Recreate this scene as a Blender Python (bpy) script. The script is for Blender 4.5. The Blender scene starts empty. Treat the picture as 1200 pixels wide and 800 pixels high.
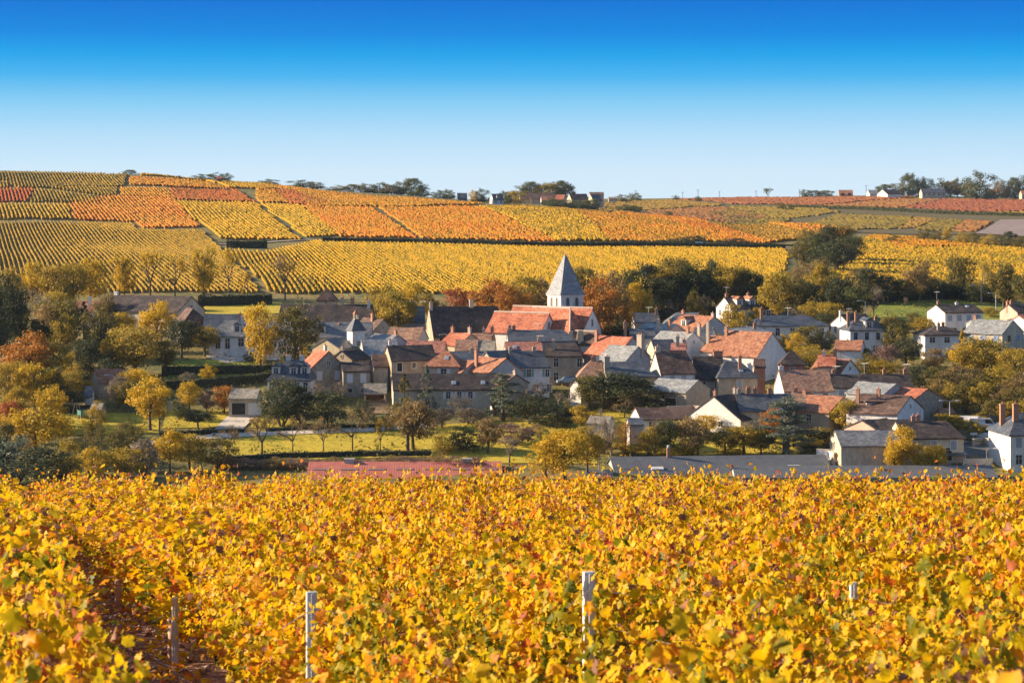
import bpy, math, random
import numpy as np
from mathutils import Vector, Matrix

R = math.radians
SC = bpy.context.scene
COL = SC.collection

# ------------------------------------------------------------------ camera
F = 2800.0 / 1200.0          # focal length in frame widths
HZ = 240.0                   # photo row of the camera's own level
CZ = 40.0                    # height of the camera above datum
cam_d = bpy.data.cameras.new('camera')
cam = bpy.data.objects.new('camera', cam_d)
COL.objects.link(cam)
cam.location = (0, 0, CZ)
cam.rotation_euler = (R(90), 0, 0)
cam_d.sensor_width = 36.0
cam_d.lens = 36.0 * F
cam_d.shift_y = -(400.0 - HZ) / 1200.0
cam_d.clip_start = 0.5
cam_d.clip_end = 12000
cam_d.dof.use_dof = True
cam_d.dof.focus_distance = 75
cam_d.dof.aperture_fstop = 6.3
SC.camera = cam

# ------------------------------------------------------------------ light
SUN_EL, SUN_BACK = 21.0, 11.0      # sun low on the left
SKY_K, EXPO = 0.085, 1.14
world = bpy.data.worlds.new('World')
SC.world = world
world.use_nodes = True
wn, wl = world.node_tree.nodes, world.node_tree.links
bg = wn['Background']
sky = wn.new('ShaderNodeTexSky')
sky.sky_type = 'NISHITA'
sky.sun_disc = False
sky.sun_elevation = R(SUN_EL)
sky.sun_rotation = R(270 + SUN_BACK)
sky.altitude = 200
sky.air_density = 1.0
sky.dust_density = 0.6
sky.ozone_density = 2.5
tc = wn.new('ShaderNodeTexCoord')
sep = wn.new('ShaderNodeSeparateXYZ')
wl.new(tc.outputs['Generated'], sep.inputs[0])
mr = wn.new('ShaderNodeMapRange')
mr.inputs['From Min'].default_value = 0.0
mr.inputs['From Max'].default_value = 0.1
wl.new(sep.outputs['Z'], mr.inputs['Value'])
ramp = wn.new('ShaderNodeValToRGB')
wl.new(mr.outputs[0], ramp.inputs[0])
cr = ramp.color_ramp
SKY_STOPS = [(0.0, (.70, .86, .98)), (0.143, (.64, .83, .98)), (0.286, (.47, .74, .96)), (0.429, (.23, .61, .92)), (0.536, (.06, .46, .88)),
             (0.625, (.008, .37, .84)), (0.714, (.001, .255, .78)), (0.857, (.001, .175, .69)), (1.0, (.001, .145, .61))]
cr.elements[0].position, cr.elements[0].color = SKY_STOPS[0][0], SKY_STOPS[0][1] + (1,)
cr.elements[1].position, cr.elements[1].color = SKY_STOPS[-1][0], SKY_STOPS[-1][1] + (1,)
for p_, c_ in SKY_STOPS[1:-1]:
    e_ = cr.elements.new(p_)
    e_.color = c_ + (1,)
# near the horizon the deep polarised blue of the photograph, above it the physical sky
sc_ = wn.new('ShaderNodeVectorMath'); sc_.operation = 'SCALE'
sc_.inputs['Scale'].default_value = 1.0 / SKY_K / 2 ** EXPO
wl.new(ramp.outputs[0], sc_.inputs[0])
mf = wn.new('ShaderNodeMapRange')
mf.inputs['From Min'].default_value = 0.10
mf.inputs['From Max'].default_value = 0.40
wl.new(sep.outputs['Z'], mf.inputs['Value'])
mx = wn.new('ShaderNodeMix'); mx.data_type = 'RGBA'
wl.new(mf.outputs[0], mx.inputs['Factor'])
wl.new(sc_.outputs[0], mx.inputs['A'])
wl.new(sky.outputs[0], mx.inputs['B'])
wl.new(mx.outputs['Result'], bg.inputs['Color'])
bg.inputs['Strength'].default_value = SKY_K

sun_d = bpy.data.lights.new('sun', 'SUN')
sun = bpy.data.objects.new('sun', sun_d)
COL.objects.link(sun)
sun_d.energy = 5.0
sun_d.angle = R(0.55)
sun_d.color = (1.0, 0.80, 0.56)
sv = Vector((-math.cos(R(SUN_EL)) * math.cos(R(SUN_BACK)), math.cos(R(SUN_EL)) * math.sin(R(SUN_BACK)), math.sin(R(SUN_EL))))
sun.rotation_euler = sv.to_track_quat('Z', 'Y').to_euler()
sun.location = (-200, 300, 300)

SC.view_settings.view_transform = 'Standard'
SC.view_settings.look = 'None'
SC.view_settings.exposure = EXPO
SC.view_settings.gamma = 1.0
SC.view_settings.use_curve_mapping = False
SC.render.engine = 'CYCLES'
SC.cycles.max_bounces = 6
SC.cycles.diffuse_bounces = 3
SC.cycles.transparent_max_bounces = 4
SC.cycles.caustics_reflective = False
SC.cycles.caustics_refractive = False

# ------------------------------------------------------------------ small helpers
FP = 2800.0
def px2(px, py, D):
    """a point at distance D seen at photo position px, py"""
    return ((px - 600.0) / FP * D, D, CZ - (py - HZ) / FP * D)

def tag(o, label=None, cat=None, group=None, kind=None):
    if label: o['label'] = label
    if cat: o['category'] = cat
    if group: o['group'] = group
    if kind: o['kind'] = kind
    return o

def empty(name, loc, rz=0.0, scale=(1, 1, 1)):
    o = bpy.data.objects.new(name, None)
    o.empty_display_size = 0.3
    o.location = loc
    o.rotation_euler = (0, 0, rz)
    o.scale = scale
    COL.objects.link(o)
    return o

def mesh_np(name, verts, faces, mats=(), face_attr=None, mat_idx=None, smooth=False):
    """verts (n,3); faces: (m,k) array of equal sized polygons, or a list of lists"""
    me = bpy.data.meshes.new(name)
    if isinstance(faces, np.ndarray):
        verts = np.asarray(verts, dtype=np.float32)
        m, k = faces.shape
        me.vertices.add(len(verts))
        me.vertices.foreach_set('co', verts.ravel())
        me.loops.add(m * k)
        me.loops.foreach_set('vertex_index', faces.astype(np.int32).ravel())
        me.polygons.add(m)
        me.polygons.foreach_set('loop_start', np.arange(0, m * k, k, dtype=np.int32))
        me.polygons.foreach_set('loop_total', np.full(m, k, dtype=np.int32))
        me.update(calc_edges=True)
    else:
        me.from_pydata([tuple(v) for v in verts], [], [tuple(f) for f in faces])
    for mt in mats:
        me.materials.append(mt)
    if face_attr is not None:
        a = me.attributes.new('tone', 'FLOAT', 'FACE')
        a.data.foreach_set('value', np.asarray(face_attr, dtype=np.float32))
    if mat_idx is not None:
        me.polygons.foreach_set('material_index', np.asarray(mat_idx, dtype=np.int32))
    if smooth:
        me.polygons.foreach_set('use_smooth', np.ones(len(me.polygons), dtype=bool))
    me.update()
    return me

def link(name, me, parent=None, mat=None):
    o = bpy.data.objects.new(name, me)
    COL.objects.link(o)
    if parent is not None:
        o.parent = parent
    if mat is not None:                 # this object's own material on a shared mesh
        o.material_slots[0].link = 'OBJECT'
        o.material_slots[0].material = mat
    return o

class MB:
    """collects simple shapes into one mesh"""
    def __init__(s):
        s.v, s.f, s.m = [], [], []
    def add(s, vs, fs, mi=0):
        b = len(s.v)
        s.v += [tuple(v) for v in vs]
        s.f += [[i + b for i in f] for f in fs]
        s.m += [mi] * len(fs)
    def box(s, c, d, mi=0, rz=0.0):
        cx, cy, cz = c; hx, hy, hz = d[0] / 2, d[1] / 2, d[2] / 2
        ca, sa = math.cos(rz), math.sin(rz)
        vs = []
        for z in (-hz, hz):
            for x, y in ((-hx, -hy), (hx, -hy), (hx, hy), (-hx, hy)):
                vs.append((cx + x * ca - y * sa, cy + x * sa + y * ca, cz + z))
        s.add(vs, [(3, 2, 1, 0), (4, 5, 6, 7), (0, 1, 5, 4), (1, 2, 6, 5), (2, 3, 7, 6), (3, 0, 4, 7)], mi)
    def frustum(s, c, d0, d1, h, mi=0):
        cx, cy, cz = c
        vs = [(cx + x * d0[0] / 2, cy + y * d0[1] / 2, cz) for x, y in ((-1, -1), (1, -1), (1, 1), (-1, 1))]
        vs += [(cx + x * d1[0] / 2, cy + y * d1[1] / 2, cz + h) for x, y in ((-1, -1), (1, -1), (1, 1), (-1, 1))]
        s.add(vs, [(3, 2, 1, 0), (4, 5, 6, 7), (0, 1, 5, 4), (1, 2, 6, 5), (2, 3, 7, 6), (3, 0, 4, 7)], mi)
    def tube(s, a, b, r0, r1=None, n=6, mi=0, caps=True):
        r1 = r0 if r1 is None else r1
        a, b = Vector(a), Vector(b)
        d = (b - a)
        if d.length < 1e-6: return
        d.normalize()
        u = d.orthogonal().normalized(); w = d.cross(u)
        vs = []
        for p, r in ((a, r0), (b, r1)):
            for i in range(n):
                t = 2 * math.pi * i / n
                vs.append(p + (u * math.cos(t) + w * math.sin(t)) * r)
        fs = [(i, (i + 1) % n, n + (i + 1) % n, n + i) for i in range(n)]
        if caps: fs += [tuple(range(n - 1, -1, -1)), tuple(range(n, 2 * n))]
        s.add(vs, fs, mi)
    def path(s, pts, radii, n=6, mi=0):
        for i in range(len(pts) - 1):
            s.tube(pts[i], pts[i + 1], radii[i], radii[i + 1], n, mi, caps=(i == len(pts) - 2))
    def mesh(s, name, mats=(), smooth=False):
        me = mesh_np(name, s.v, s.f, mats, mat_idx=s.m)
        if smooth: me.polygons.foreach_set('use_smooth', np.ones(len(me.polygons), dtype=bool))
        return me
    def obj(s, name, mats, parent=None, smooth=False):
        return link(name, s.mesh(name, mats if isinstance(mats, (list, tuple)) else (mats,), smooth), parent)

# ------------------------------------------------------------------ materials
def new_mat(name):
    m = bpy.data.materials.new(name)
    m.use_nodes = True
    nt = m.node_tree
    return m, nt.nodes, nt.links, nt.nodes['Principled BSDF']

def ramp_node(N, stops, interp='LINEAR'):
    r = N.new('ShaderNodeValToRGB')
    r.color_ramp.interpolation = interp
    e = r.color_ramp.elements
    e[0].position, e[0].color = stops[0][0], tuple(stops[0][1]) + (1,)
    e[1].position, e[1].color = stops[-1][0], tuple(stops[-1][1]) + (1,)
    for p, c in stops[1:-1]:
        k = e.new(p); k.color = tuple(c) + (1,)
    return r

def mat_noise(name, stops, scale=1.0, detail=4, rough=0.85, coord='Object', stretch=(1, 1, 1), bump=0.0, bscale=None, spec=0.3, fine=0.0):
    """surface with a noise mottling between the given colours"""
    m, N, L, B = new_mat(name)
    t = N.new('ShaderNodeTexCoord')
    mp = N.new('ShaderNodeMapping'); mp.inputs['Scale'].default_value = stretch
    L.new(t.outputs[coord], mp.inputs[0])
    n = N.new('ShaderNodeTexNoise')
    n.inputs['Scale'].default_value = scale; n.inputs['Detail'].default_value = detail
    n.inputs['Roughness'].default_value = 0.6
    L.new(mp.outputs[0], n.inputs['Vector'])
    r = ramp_node(N, stops)
    L.new(n.outputs['Fac'], r.inputs[0])
    out = r.outputs[0]
    if fine > 0:
        n2 = N.new('ShaderNodeTexNoise'); n2.inputs['Scale'].default_value = scale * 9; n2.inputs['Detail'].default_value = 3
        L.new(mp.outputs[0], n2.inputs['Vector'])
        mr_ = N.new('ShaderNodeMapRange')
        mr_.inputs['From Min'].default_value = .3; mr_.inputs['From Max'].default_value = .7
        mr_.inputs['To Min'].default_value = 1 - fine; mr_.inputs['To Max'].default_value = 1 + fine
        L.new(n2.outputs['Fac'], mr_.inputs['Value'])
        vm = N.new('ShaderNodeVectorMath'); vm.operation = 'SCALE'
        L.new(out, vm.inputs[0]); L.new(mr_.outputs[0], vm.inputs['Scale'])
        out = vm.outputs[0]
    L.new(out, B.inputs['Base Color'])
    B.inputs['Roughness'].default_value = rough
    B.inputs['Specular IOR Level'].default_value = spec
    if bump:
        n3 = N.new('ShaderNodeTexNoise'); n3.inputs['Scale'].default_value = bscale or scale * 6; n3.inputs['Detail'].default_value = 4
        L.new(mp.outputs[0], n3.inputs['Vector'])
        b = N.new('ShaderNodeBump'); b.inputs['Strength'].default_value = bump; b.inputs['Distance'].default_value = 0.1
        L.new(n3.outputs['Fac'], b.inputs['Height']); L.new(b.outputs[0], B.inputs['Normal'])
    return m

def mat_leaf(name, stops, transl=0.35, rough=0.6, objvar=0.10, spec=0.25):
    """foliage: the leaf tone stored on each face picks the colour, every plant differs a little"""
    m, N, L, B = new_mat(name)
    a = N.new('ShaderNodeAttribute'); a.attribute_name = 'tone'
    oi = N.new('ShaderNodeObjectInfo')
    ma = N.new('ShaderNodeMath'); ma.operation = 'MULTIPLY_ADD'
    L.new(oi.outputs['Random'], ma.inputs[0]); ma.inputs[1].default_value = objvar * 2; ma.inputs[2].default_value = -objvar
    ad = N.new('ShaderNodeMath'); ad.operation = 'ADD'; ad.use_clamp = True
    L.new(a.outputs['Fac'], ad.inputs[0]); L.new(ma.outputs[0], ad.inputs[1])
    r = ramp_node(N, stops)
    L.new(ad.outputs[0], r.inputs[0])
    B.inputs['Roughness'].default_value = rough
    B.inputs['Specular IOR Level'].default_value = spec
    L.new(r.outputs[0], B.inputs['Base Color'])
    tr = N.new('ShaderNodeBsdfTranslucent')
    L.new(r.outputs[0], tr.inputs['Color'])
    mxs = N.new('ShaderNodeMixShader'); mxs.inputs[0].default_value = transl
    L.new(B.outputs[0], mxs.inputs[1]); L.new(tr.outputs[0], mxs.inputs[2])
    L.new(mxs.outputs[0], N['Material Output'].inputs['Surface'])
    return m

def mat_plain(name, c, rough=0.7, metal=0.0, spec=0.4):
    m, N, L, B = new_mat(name)
    B.inputs['Base Color'].default_value = tuple(c) + (1,)
    B.inputs['Roughness'].default_value = rough
    B.inputs['Metallic'].default_value = metal
    B.inputs['Specular IOR Level'].default_value = spec
    return m
# ------------------------------------------------------------------ terrain: photo row of the ground at each distance, by column
KD = [378, 398, 433, 449, 461, 485, 514, 565, 602, 691, 850, 950, 1050, 1150, 1300, 1450, 1600, 1750, 2000, 2600, 4000]
KC = [-300, 0, 150, 300, 450, 600, 700, 800, 900, 1000, 1200, 1500]
def _col(far):
    return [562, 531, 480, 461, 448, 424, 396, 366] + far
KY = {
 -300: _col([343, 308, 270, 250, 232, 215, 192, 195, 203, 210, 220, 232, 238]),
    0: _col([345, 312, 278, 258, 240, 222, 199, 202, 209, 215, 224, 234, 239]),
  150: _col([345, 313, 280, 262, 244, 226, 205, 207, 213, 218, 226, 235, 239]),
  300: _col([345, 316, 285, 266, 248, 234, 216, 217, 221, 225, 230, 236, 239]),
  450: _col([345, 318, 286, 268, 252, 241, 228, 228, 230, 231, 234, 237, 239]),
  600: _col([345, 320, 288, 267, 253, 244, 240, 238, 236, 235, 236, 238, 239]),
  700: _col([345, 321, 289, 268, 255, 249, 249, 242, 236, 233, 235, 238, 239]),
  800: _col([345, 322, 290, 274, 261, 258, 255, 244, 236, 232, 234, 238, 239]),
  900: _col([345, 322, 290, 282, 276, 272, 262, 248, 237, 231, 233, 238, 239]),
 1000: _col([346, 323, 293, 282, 276, 272, 262, 249, 238, 229, 232, 238, 239]),
 1200: _col([350, 328, 302, 291, 284, 276, 263, 251, 240, 231, 232, 238, 239]),
 1500: _col([350, 328, 304, 293, 286, 278, 264, 252, 241, 231, 232, 238, 239]),
}
_DF = np.arange(0.0, 4001.0, 5.0)
_fore_d = [0, 8, 75, 80, 100, 130, 200, 300, 345, 385]
_fore_z = [-2.71, -3.47, -9.83, -10.4, -14.0, -18.5, -28.0, -39.6, -42.8, -43.2]
_tab = []
for c in KC:
    z = np.interp(_DF, KD, [-(y - HZ) / FP * d for y, d in zip(KY[c], KD)])
    zf = np.interp(_DF, _fore_d, _fore_z)
    k = np.exp(-0.5 * (np.arange(-6, 7) * 5 / 14.0) ** 2); k /= k.sum()
    zs = np.convolve(np.pad(z, 6, mode='edge'), k, mode='valid')
    k2 = np.exp(-0.5 * (np.arange(-3, 4) * 5 / 5.0) ** 2); k2 /= k2.sum()
    zfs = np.convolve(np.pad(zf, 3, mode='edge'), k2, mode='valid')
    zz = np.where(_DF <= 300, np.where(_DF < 72, zf, zfs), zs)
    w = np.clip((_DF - 285) / 40, 0, 1)
    _tab.append(zz)
_tab = np.array(_tab)

def gz_raw(X, Y):
    X = np.asarray(X, float); Y = np.asarray(Y, float)
    D = np.clip(Y, 0, 3999.0)
    px = 600 + FP * X / np.maximum(D, 300.0)
    px = np.clip(px, KC[0], KC[-1])
    ci = np.clip(np.searchsorted(KC, px, side='right') - 1, 0, len(KC) - 2)
    kc = np.array(KC, float)
    t = (px - kc[ci]) / (kc[ci + 1] - kc[ci])
    t = t * t * (3 - 2 * t) * 0.5 + t * 0.5
    di = np.clip((D / 5.0).astype(int), 0, len(_DF) - 2)
    u = D / 5.0 - di
    a = _tab[ci, di] * (1 - u) + _tab[ci, di + 1] * u
    b = _tab[ci + 1, di] * (1 - u) + _tab[ci + 1, di + 1] * u
    z = a * (1 - t) + b * t
    # soft bumps away from the foreground
    wv = np.clip((D - 90) / 200, 0, 1)
    z = z + wv * (0.35 * np.sin(X * 0.043 + 1.3) * np.sin(Y * 0.037) + 0.15 * np.sin(X * 0.11 + Y * 0.07))
    return z + CZ

def DR(d):
    return float(np.interp(d, [286, 300, 330, 400, 430, 450, 480, 510, 550, 600, 700, 850, 4000], [366, 378, 398, 433, 449, 461, 485, 514, 565, 602, 691, 850, 4000]))

GX = np.concatenate([np.arange(-2400, -700, 60), np.arange(-700, 701, 7.0), np.arange(760, 2401, 60)])
GY = np.concatenate([np.arange(-600, -40, 60), np.arange(-40, 120, 4.0), np.arange(120, 640, 5.0), np.arange(640, 1400, 10.0), np.arange(1400, 2000, 20.0), np.arange(2000, 4001, 100)])
_gxx, _gyy = np.meshgrid(GX, GY)
GZ = gz_raw(_gxx, _gyy)

def gz(X, Y):
    """height of the terrain mesh itself"""
    X = np.asarray(X, float); Y = np.asarray(Y, float)
    i = np.clip(np.searchsorted(GX, X, side='right') - 1, 0, len(GX) - 2)
    j = np.clip(np.searchsorted(GY, Y, side='right') - 1, 0, len(GY) - 2)
    u = np.clip((X - GX[i]) / (GX[i + 1] - GX[i]), 0, 1); v = np.clip((Y - GY[j]) / (GY[j + 1] - GY[j]), 0, 1)
    return (GZ[j, i] * (1 - u) + GZ[j, i + 1] * u) * (1 - v) + (GZ[j + 1, i] * (1 - u) + GZ[j + 1, i + 1] * u) * v

_DM = np.arange(345.0, 3000.0, 1.0)
def ground_at(px, py, dmin=345.0):
    """where the sight line through a photo position meets the ground"""
    D = _DM[_DM >= dmin]
    X = (px - 600.0) / FP * D
    zr = CZ - (py - HZ) / FP * D
    hit = np.nonzero(zr <= gz(X, D))[0]
    k = hit[0] if len(hit) else len(D) - 1
    return float(X[k]), float(D[k])

MAT_TERRAIN = mat_noise('terrain', [(0.25, (.17, .14, .035)), (0.42, (.11, .11, .025)), (0.55, (.22, .165, .045)), (0.75, (.14, .10, .05))],
                        scale=0.09, detail=6, rough=0.95, fine=0.45, bump=0.6, bscale=0.8)
MAT_SOIL = mat_noise('vineyard_soil', [(0.3, (.20, .10, .07)), (0.5, (.32, .18, .125)), (0.62, (.16, .085, .06)), (0.8, (.40, .26, .19))],
                     scale=2.2, detail=8, rough=0.95, fine=0.4, bump=0.9, bscale=9)
_nx, _ny = len(GX), len(GY)
_v = np.stack([_gxx, _gyy, GZ], -1).reshape(-1, 3)
_i = (np.arange(_ny - 1)[:, None] * _nx + np.arange(_nx - 1)[None, :]).ravel()
_f = np.stack([_i, _i + 1, _i + 1 + _nx, _i + _nx], 1)
_cy = _v[_f].mean(1)[:, 1]
terrain = link('terrain', mesh_np('terrain', _v, _f, (MAT_TERRAIN, MAT_SOIL), mat_idx=(_cy < 84).astype(int), smooth=True))
tag(terrain, kind='structure')

def patch(name, quad, mat, n=24, m=12, lift=0.08, px=True, kind='structure'):
    """a sheet lying on the ground between four corners (photo positions, in order)"""
    c = [ground_at(*q) if px else q for q in quad]
    c = np.array(c)
    u, v = np.meshgrid(np.linspace(0, 1, n + 1), np.linspace(0, 1, m + 1))
    P = (c[0][None, None] * ((1 - u) * (1 - v))[..., None] + c[1] * (u * (1 - v))[..., None] + c[2] * (u * v)[..., None] + c[3] * ((1 - u) * v)[..., None])
    z = gz(P[..., 0], P[..., 1]) + lift
    V = np.concatenate([P, z[..., None]], -1).reshape(-1, 3)
    i = (np.arange(m)[:, None] * (n + 1) + np.arange(n)[None, :]).ravel()
    Fc = np.stack([i, i + 1, i + n + 2, i + n + 1], 1)
    e1 = P[0, -1] - P[0, 0]; e2 = P[-1, 0] - P[0, 0]
    if e1[0] * e2[1] - e1[1] * e2[0] < 0: Fc = Fc[:, ::-1]
    o = link(name, mesh_np(name, V, Fc, (mat,), smooth=True))
    return tag(o, kind=kind)

def strip(name, pts, width, mat, lift=0.1, px=True, step=3.0, kind='structure'):
    """a path or road of a given width along points"""
    P = np.array([ground_at(*q) if px else q for q in pts], float)
    seg = np.linalg.norm(np.diff(P, axis=0), axis=1); s = np.concatenate([[0], np.cumsum(seg)])
    t = np.linspace(0, s[-1], max(2, int(s[-1] / step)) + 1)
    x, y = np.interp(t, s, P[:, 0]), np.interp(t, s, P[:, 1])
    dx, dy = np.gradient(x), np.gradient(y); l = np.hypot(dx, dy) + 1e-9
    nx, ny = -dy / l, dx / l
    V = []
    for k in (-0.5, -0.17, 0.17, 0.5):
        xx, yy = x + nx * k * width, y + ny * k * width
        V.append(np.stack([xx, yy, gz(xx, yy) + lift], -1))
    V = np.stack(V, 1).reshape(-1, 3)
    n = len(x)
    i = (np.arange(n - 1)[:, None] * 4 + np.arange(3)[None, :]).ravel()
    Fc = np.stack([i, i + 4, i + 5, i + 1], 1)[:, ::-1]
    o = link(name, mesh_np(name, V, Fc, (mat,), smooth=True))
    return tag(o, kind=kind)
# ------------------------------------------------------------------ vineyards on the far hill
rng = np.random.default_rng(7)
def vine_mat(name, cols):
    n = len(cols)
    return mat_leaf(name, [(i / (n - 1), c) for i, c in enumerate(cols)], transl=0.25, objvar=0.05, spec=0.1)
YEL = vine_mat('vine_gold', [(.14, .11, .015), (.38, .25, .015), (.55, .33, .012), (.60, .30, .015)])
YGR = vine_mat('vine_olive_gold', [(.10, .085, .015), (.22, .155, .018), (.38, .24, .018), (.44, .25, .02)])
ORG = vine_mat('vine_orange', [(.33, .17, .02), (.58, .26, .018), (.66, .25, .022), (.50, .12, .02)])
RED = vine_mat('vine_red', [(.34, .14, .03), (.56, .16, .025), (.52, .10, .03), (.36, .05, .03)])
AMB = vine_mat('vine_amber', [(.24, .14, .018), (.50, .26, .015), (.60, .26, .016), (.56, .17, .02)])
OLV = vine_mat('vine_olive', [(.14, .11, .02), (.22, .16, .022), (.28, .19, .025), (.30, .17, .03)])
BRN = vine_mat('vine_russet', [(.22, .12, .035), (.32, .15, .04), (.34, .13, .04), (.28, .09, .045)])
MAT_GRASSHILL = mat_noise('hill_grass', [(0.3, (.12, .11, .03)), (0.5, (.075, .08, .02)), (0.7, (.16, .13, .04))], scale=0.15, rough=0.95, fine=0.35)

def row_lines(poly, d, spacing):
    """clip parallel lines of direction d to a polygon in plan"""
    d = np.array(d, float); d /= np.linalg.norm(d)
    n = np.array([d[1], -d[0]])
    P = np.array(poly, float)
    s = P @ n; t = P @ d
    out = []
    for o in np.arange(s.min() + spacing * .5, s.max(), spacing):
        hits = []
        for i in range(len(P)):
            j = (i + 1) % len(P)
            if (s[i] - o) * (s[j] - o) < 0:
                k = (o - s[i]) / (s[j] - s[i])
                hits.append(t[i] + k * (t[j] - t[i]))
        hits.sort()
        for a, b in zip(hits[::2], hits[1::2]):
            a += rng.normal(0, 1.6); b += rng.normal(0, 1.6)
            if b - a > 4:
                out.append((n * o + d * a, n * o + d * b))
    return out

def row_mesh(lines, h, w, step, tone=0.5, tvar=0.3, gap=0.05, seed=0):
    """vine rows as ragged hedges of foliage; one mesh for the given lines"""
    rg = np.random.default_rng(seed)
    VV, FF, TT = [], [], []
    base = 0
    for a, b in lines:
        L = np.linalg.norm(b - a); n = max(2, int(L / step))
        t = np.linspace(0, 1, n + 1)
        c = a[None] * (1 - t[:, None]) + b[None] * t[:, None]
        d = (b - a) / L; nn = np.array([d[1], -d[0]])
        prof = [(-.42, .25), (-.55, .65), (-.12, 1.0), (.38, .85), (.48, .3)]
        hv = h * (0.92 + 0.16 * rg.standard_normal(n + 1)).clip(.55, 1.35)
        thin = rg.random(n + 1) < gap
        hv[thin] *= 0.55
        rows = []
        for k, (u, v) in enumerate(prof):
            jx = rg.normal(0, .10, n + 1) * w * 1.3; jz = rg.normal(0, .09, n + 1) * h
            uu = u * w + jx
            x = c[:, 0] + nn[0] * uu; y = c[:, 1] + nn[1] * uu
            rows.append(np.stack([x + d[0] * rg.normal(0, .2, n + 1) * step, y + d[1] * rg.normal(0, .2, n + 1) * step,
                                  gz(c[:, 0], c[:, 1]) + v * hv + jz], -1))
        V = np.stack(rows, 1).reshape(-1, 3)
        i = (np.arange(n)[:, None] * 5 + np.arange(4)[None, :]).ravel()
        Fq = np.stack([i, i + 1, i + 6, i + 5], 1)
        seg = np.repeat(rg.normal(0, tvar * .6, n), 4) + rg.normal(0, tvar * .8, n * 4)
        mid = (c[:-1] + c[1:]) / 2
        seg = seg + np.repeat(.5 * tvar * np.sin(mid[:, 0] * .09 + seed) * np.sin(mid[:, 1] * .045 + mid[:, 0] * .03), 4)
        VV.append(V); FF.append(Fq + base); TT.append((tone + seg).clip(0, 1))
        base += len(V)
    return np.concatenate(VV), np.concatenate(FF), np.concatenate(TT)

ROWS_MADE = [0]
def parcel(poly, mat, d=(-.23, 1), spacing=1.65, h=1.25, w=0.72, step=0.9, tone=.5, tvar=.3, singles=None, label=None, dmin=606, seed=1, gap=.05, name='vineyard'):
    P = [ground_at(x, y, dmin) for x, y in poly]
    lines = row_lines(P, d, spacing)
    if not lines: return
    if singles:
        for k, ln in enumerate(lines):
            V, Fq, T = row_mesh([ln], h, w, step, tone, tvar, gap, seed * 1000 + k)
            c = np.array([ln[0][0], ln[0][1], float(gz(ln[0][0], ln[0][1]))])
            o = link('vine_row', mesh_np('vine_row', V - c, Fq, (mat,), T))
            o.location = c
            tag(o, label, 'vine row', singles)
            ROWS_MADE[0] += 1
    else:
        V, Fq, T = row_mesh(lines, h, w, step, tone, tvar, gap, seed)
        o = link(name, mesh_np(name, V, Fq, (mat,), T))
        tag(o, kind='stuff')

# the slopes nearest the village: every row is a thing
parcel([(-60, 262), (155, 262), (160, 270), (237, 271), (252, 286), (306, 349), (-60, 349)], YGR, spacing=1.36, w=.40, h=1.0, step=.65, tone=.70, seed=1,
       singles='vine rows on the lower hillside above the farmhouse', label='golden olive vine row in the wide lower left hillside parcel above the farmhouse')
parcel([(374, 282.5), (600, 286), (917, 291), (925, 303), (900, 349), (395, 349), (310, 296)], YEL, d=(-.15, 1), spacing=1.34, h=.95, w=.46, step=.6, tone=.5, seed=2, gap=.14,
       singles='vine rows behind the steeple', label='bright yellow vine row on the slope directly behind the church steeple')
parcel([(262, 293), (312, 297), (395, 349), (318, 349)], YEL, d=(-.15, 1), spacing=1.4, h=1.0, w=.6, step=.65, tone=.45, seed=3, gap=.2, tvar=.42)
# upper parcels
parcel([(-270, 262), (-62, 262), (-62, 349), (-270, 349)], YGR, spacing=1.5, w=.5, h=1.0, step=.9, tone=.7, seed=31)
parcel([(-270, 238), (79, 240), (85, 258), (-270, 259)], YEL, tone=.5, seed=4, step=1.1)
parcel([(81, 240), (124, 231), (203, 233), (236, 267), (165, 268), (160, 261), (87, 258)], ORG, tone=.5, seed=5, step=1.1, gap=.22, tvar=.42)
parcel([(203, 236.5), (299, 239), (354, 282), (257, 281), (234, 262)], YEL, d=(-.2, 1), tone=.62, seed=6, step=1.0, gap=.1, w=1.1)
parcel([(-270, 222), (40, 222), (33, 237), (-270, 236)], RED, tone=.5, seed=7, step=1.2)
parcel([(42, 222), (116, 230.5), (114, 239), (35, 237.5)], YGR, tone=.55, seed=8, step=1.2)
parcel([(62, 217), (137, 221), (137, 230.5), (118, 230), (60, 222)], YGR, tone=.55, seed=9, step=1.2)
parcel([(140, 221), (195, 222), (207, 234), (142, 231)], AMB, tone=.4, seed=10, step=1.2)
parcel([(197, 222), (280, 224), (300, 238), (209, 235)], RED, tone=.2, tvar=.2, seed=11, step=1.2, w=1.3)
parcel([(-270, 201), (149, 205.5), (146, 219), (60, 221), (16, 221), (10, 212), (-270, 212)], YGR, tone=.42, w=.75, seed=12, step=1.3)
parcel([(-270, 213), (8, 213), (14, 221), (-270, 220.5)], YEL, tone=.4, seed=121, step=1.3)
parcel([(152, 208), (240, 214), (272, 222), (152, 218)], AMB, tone=.5, seed=13, step=1.2, w=1.0, gap=.22, tvar=.42)
parcel([(165, 206), (238, 209), (330, 217), (320, 222), (270, 221), (240, 212.5)], YEL, tone=.55, seed=14, step=1.3, w=1.2)
parcel([(305, 217), (360, 223), (485, 233.5), (570, 240), (484, 243.5), (362, 242), (346, 224), (322, 222.5), (300, 224)], AMB, d=(-.3, 1), tone=.42, seed=15, step=1.2, w=1.0, gap=.1)
parcel([(300, 226), (321, 224), (340, 239), (303, 238)], AMB, tone=.5, seed=151, step=1.2, w=1.3)
parcel([(322, 224), (346, 225), (388, 241), (341, 240)], RED, tone=.25, tvar=.2, seed=16, step=1.2, w=1.4)
parcel([(304, 240), (352, 242), (396, 277), (358, 279)], YEL, d=(-.2, 1), tone=.6, seed=17, step=1.0)
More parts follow.
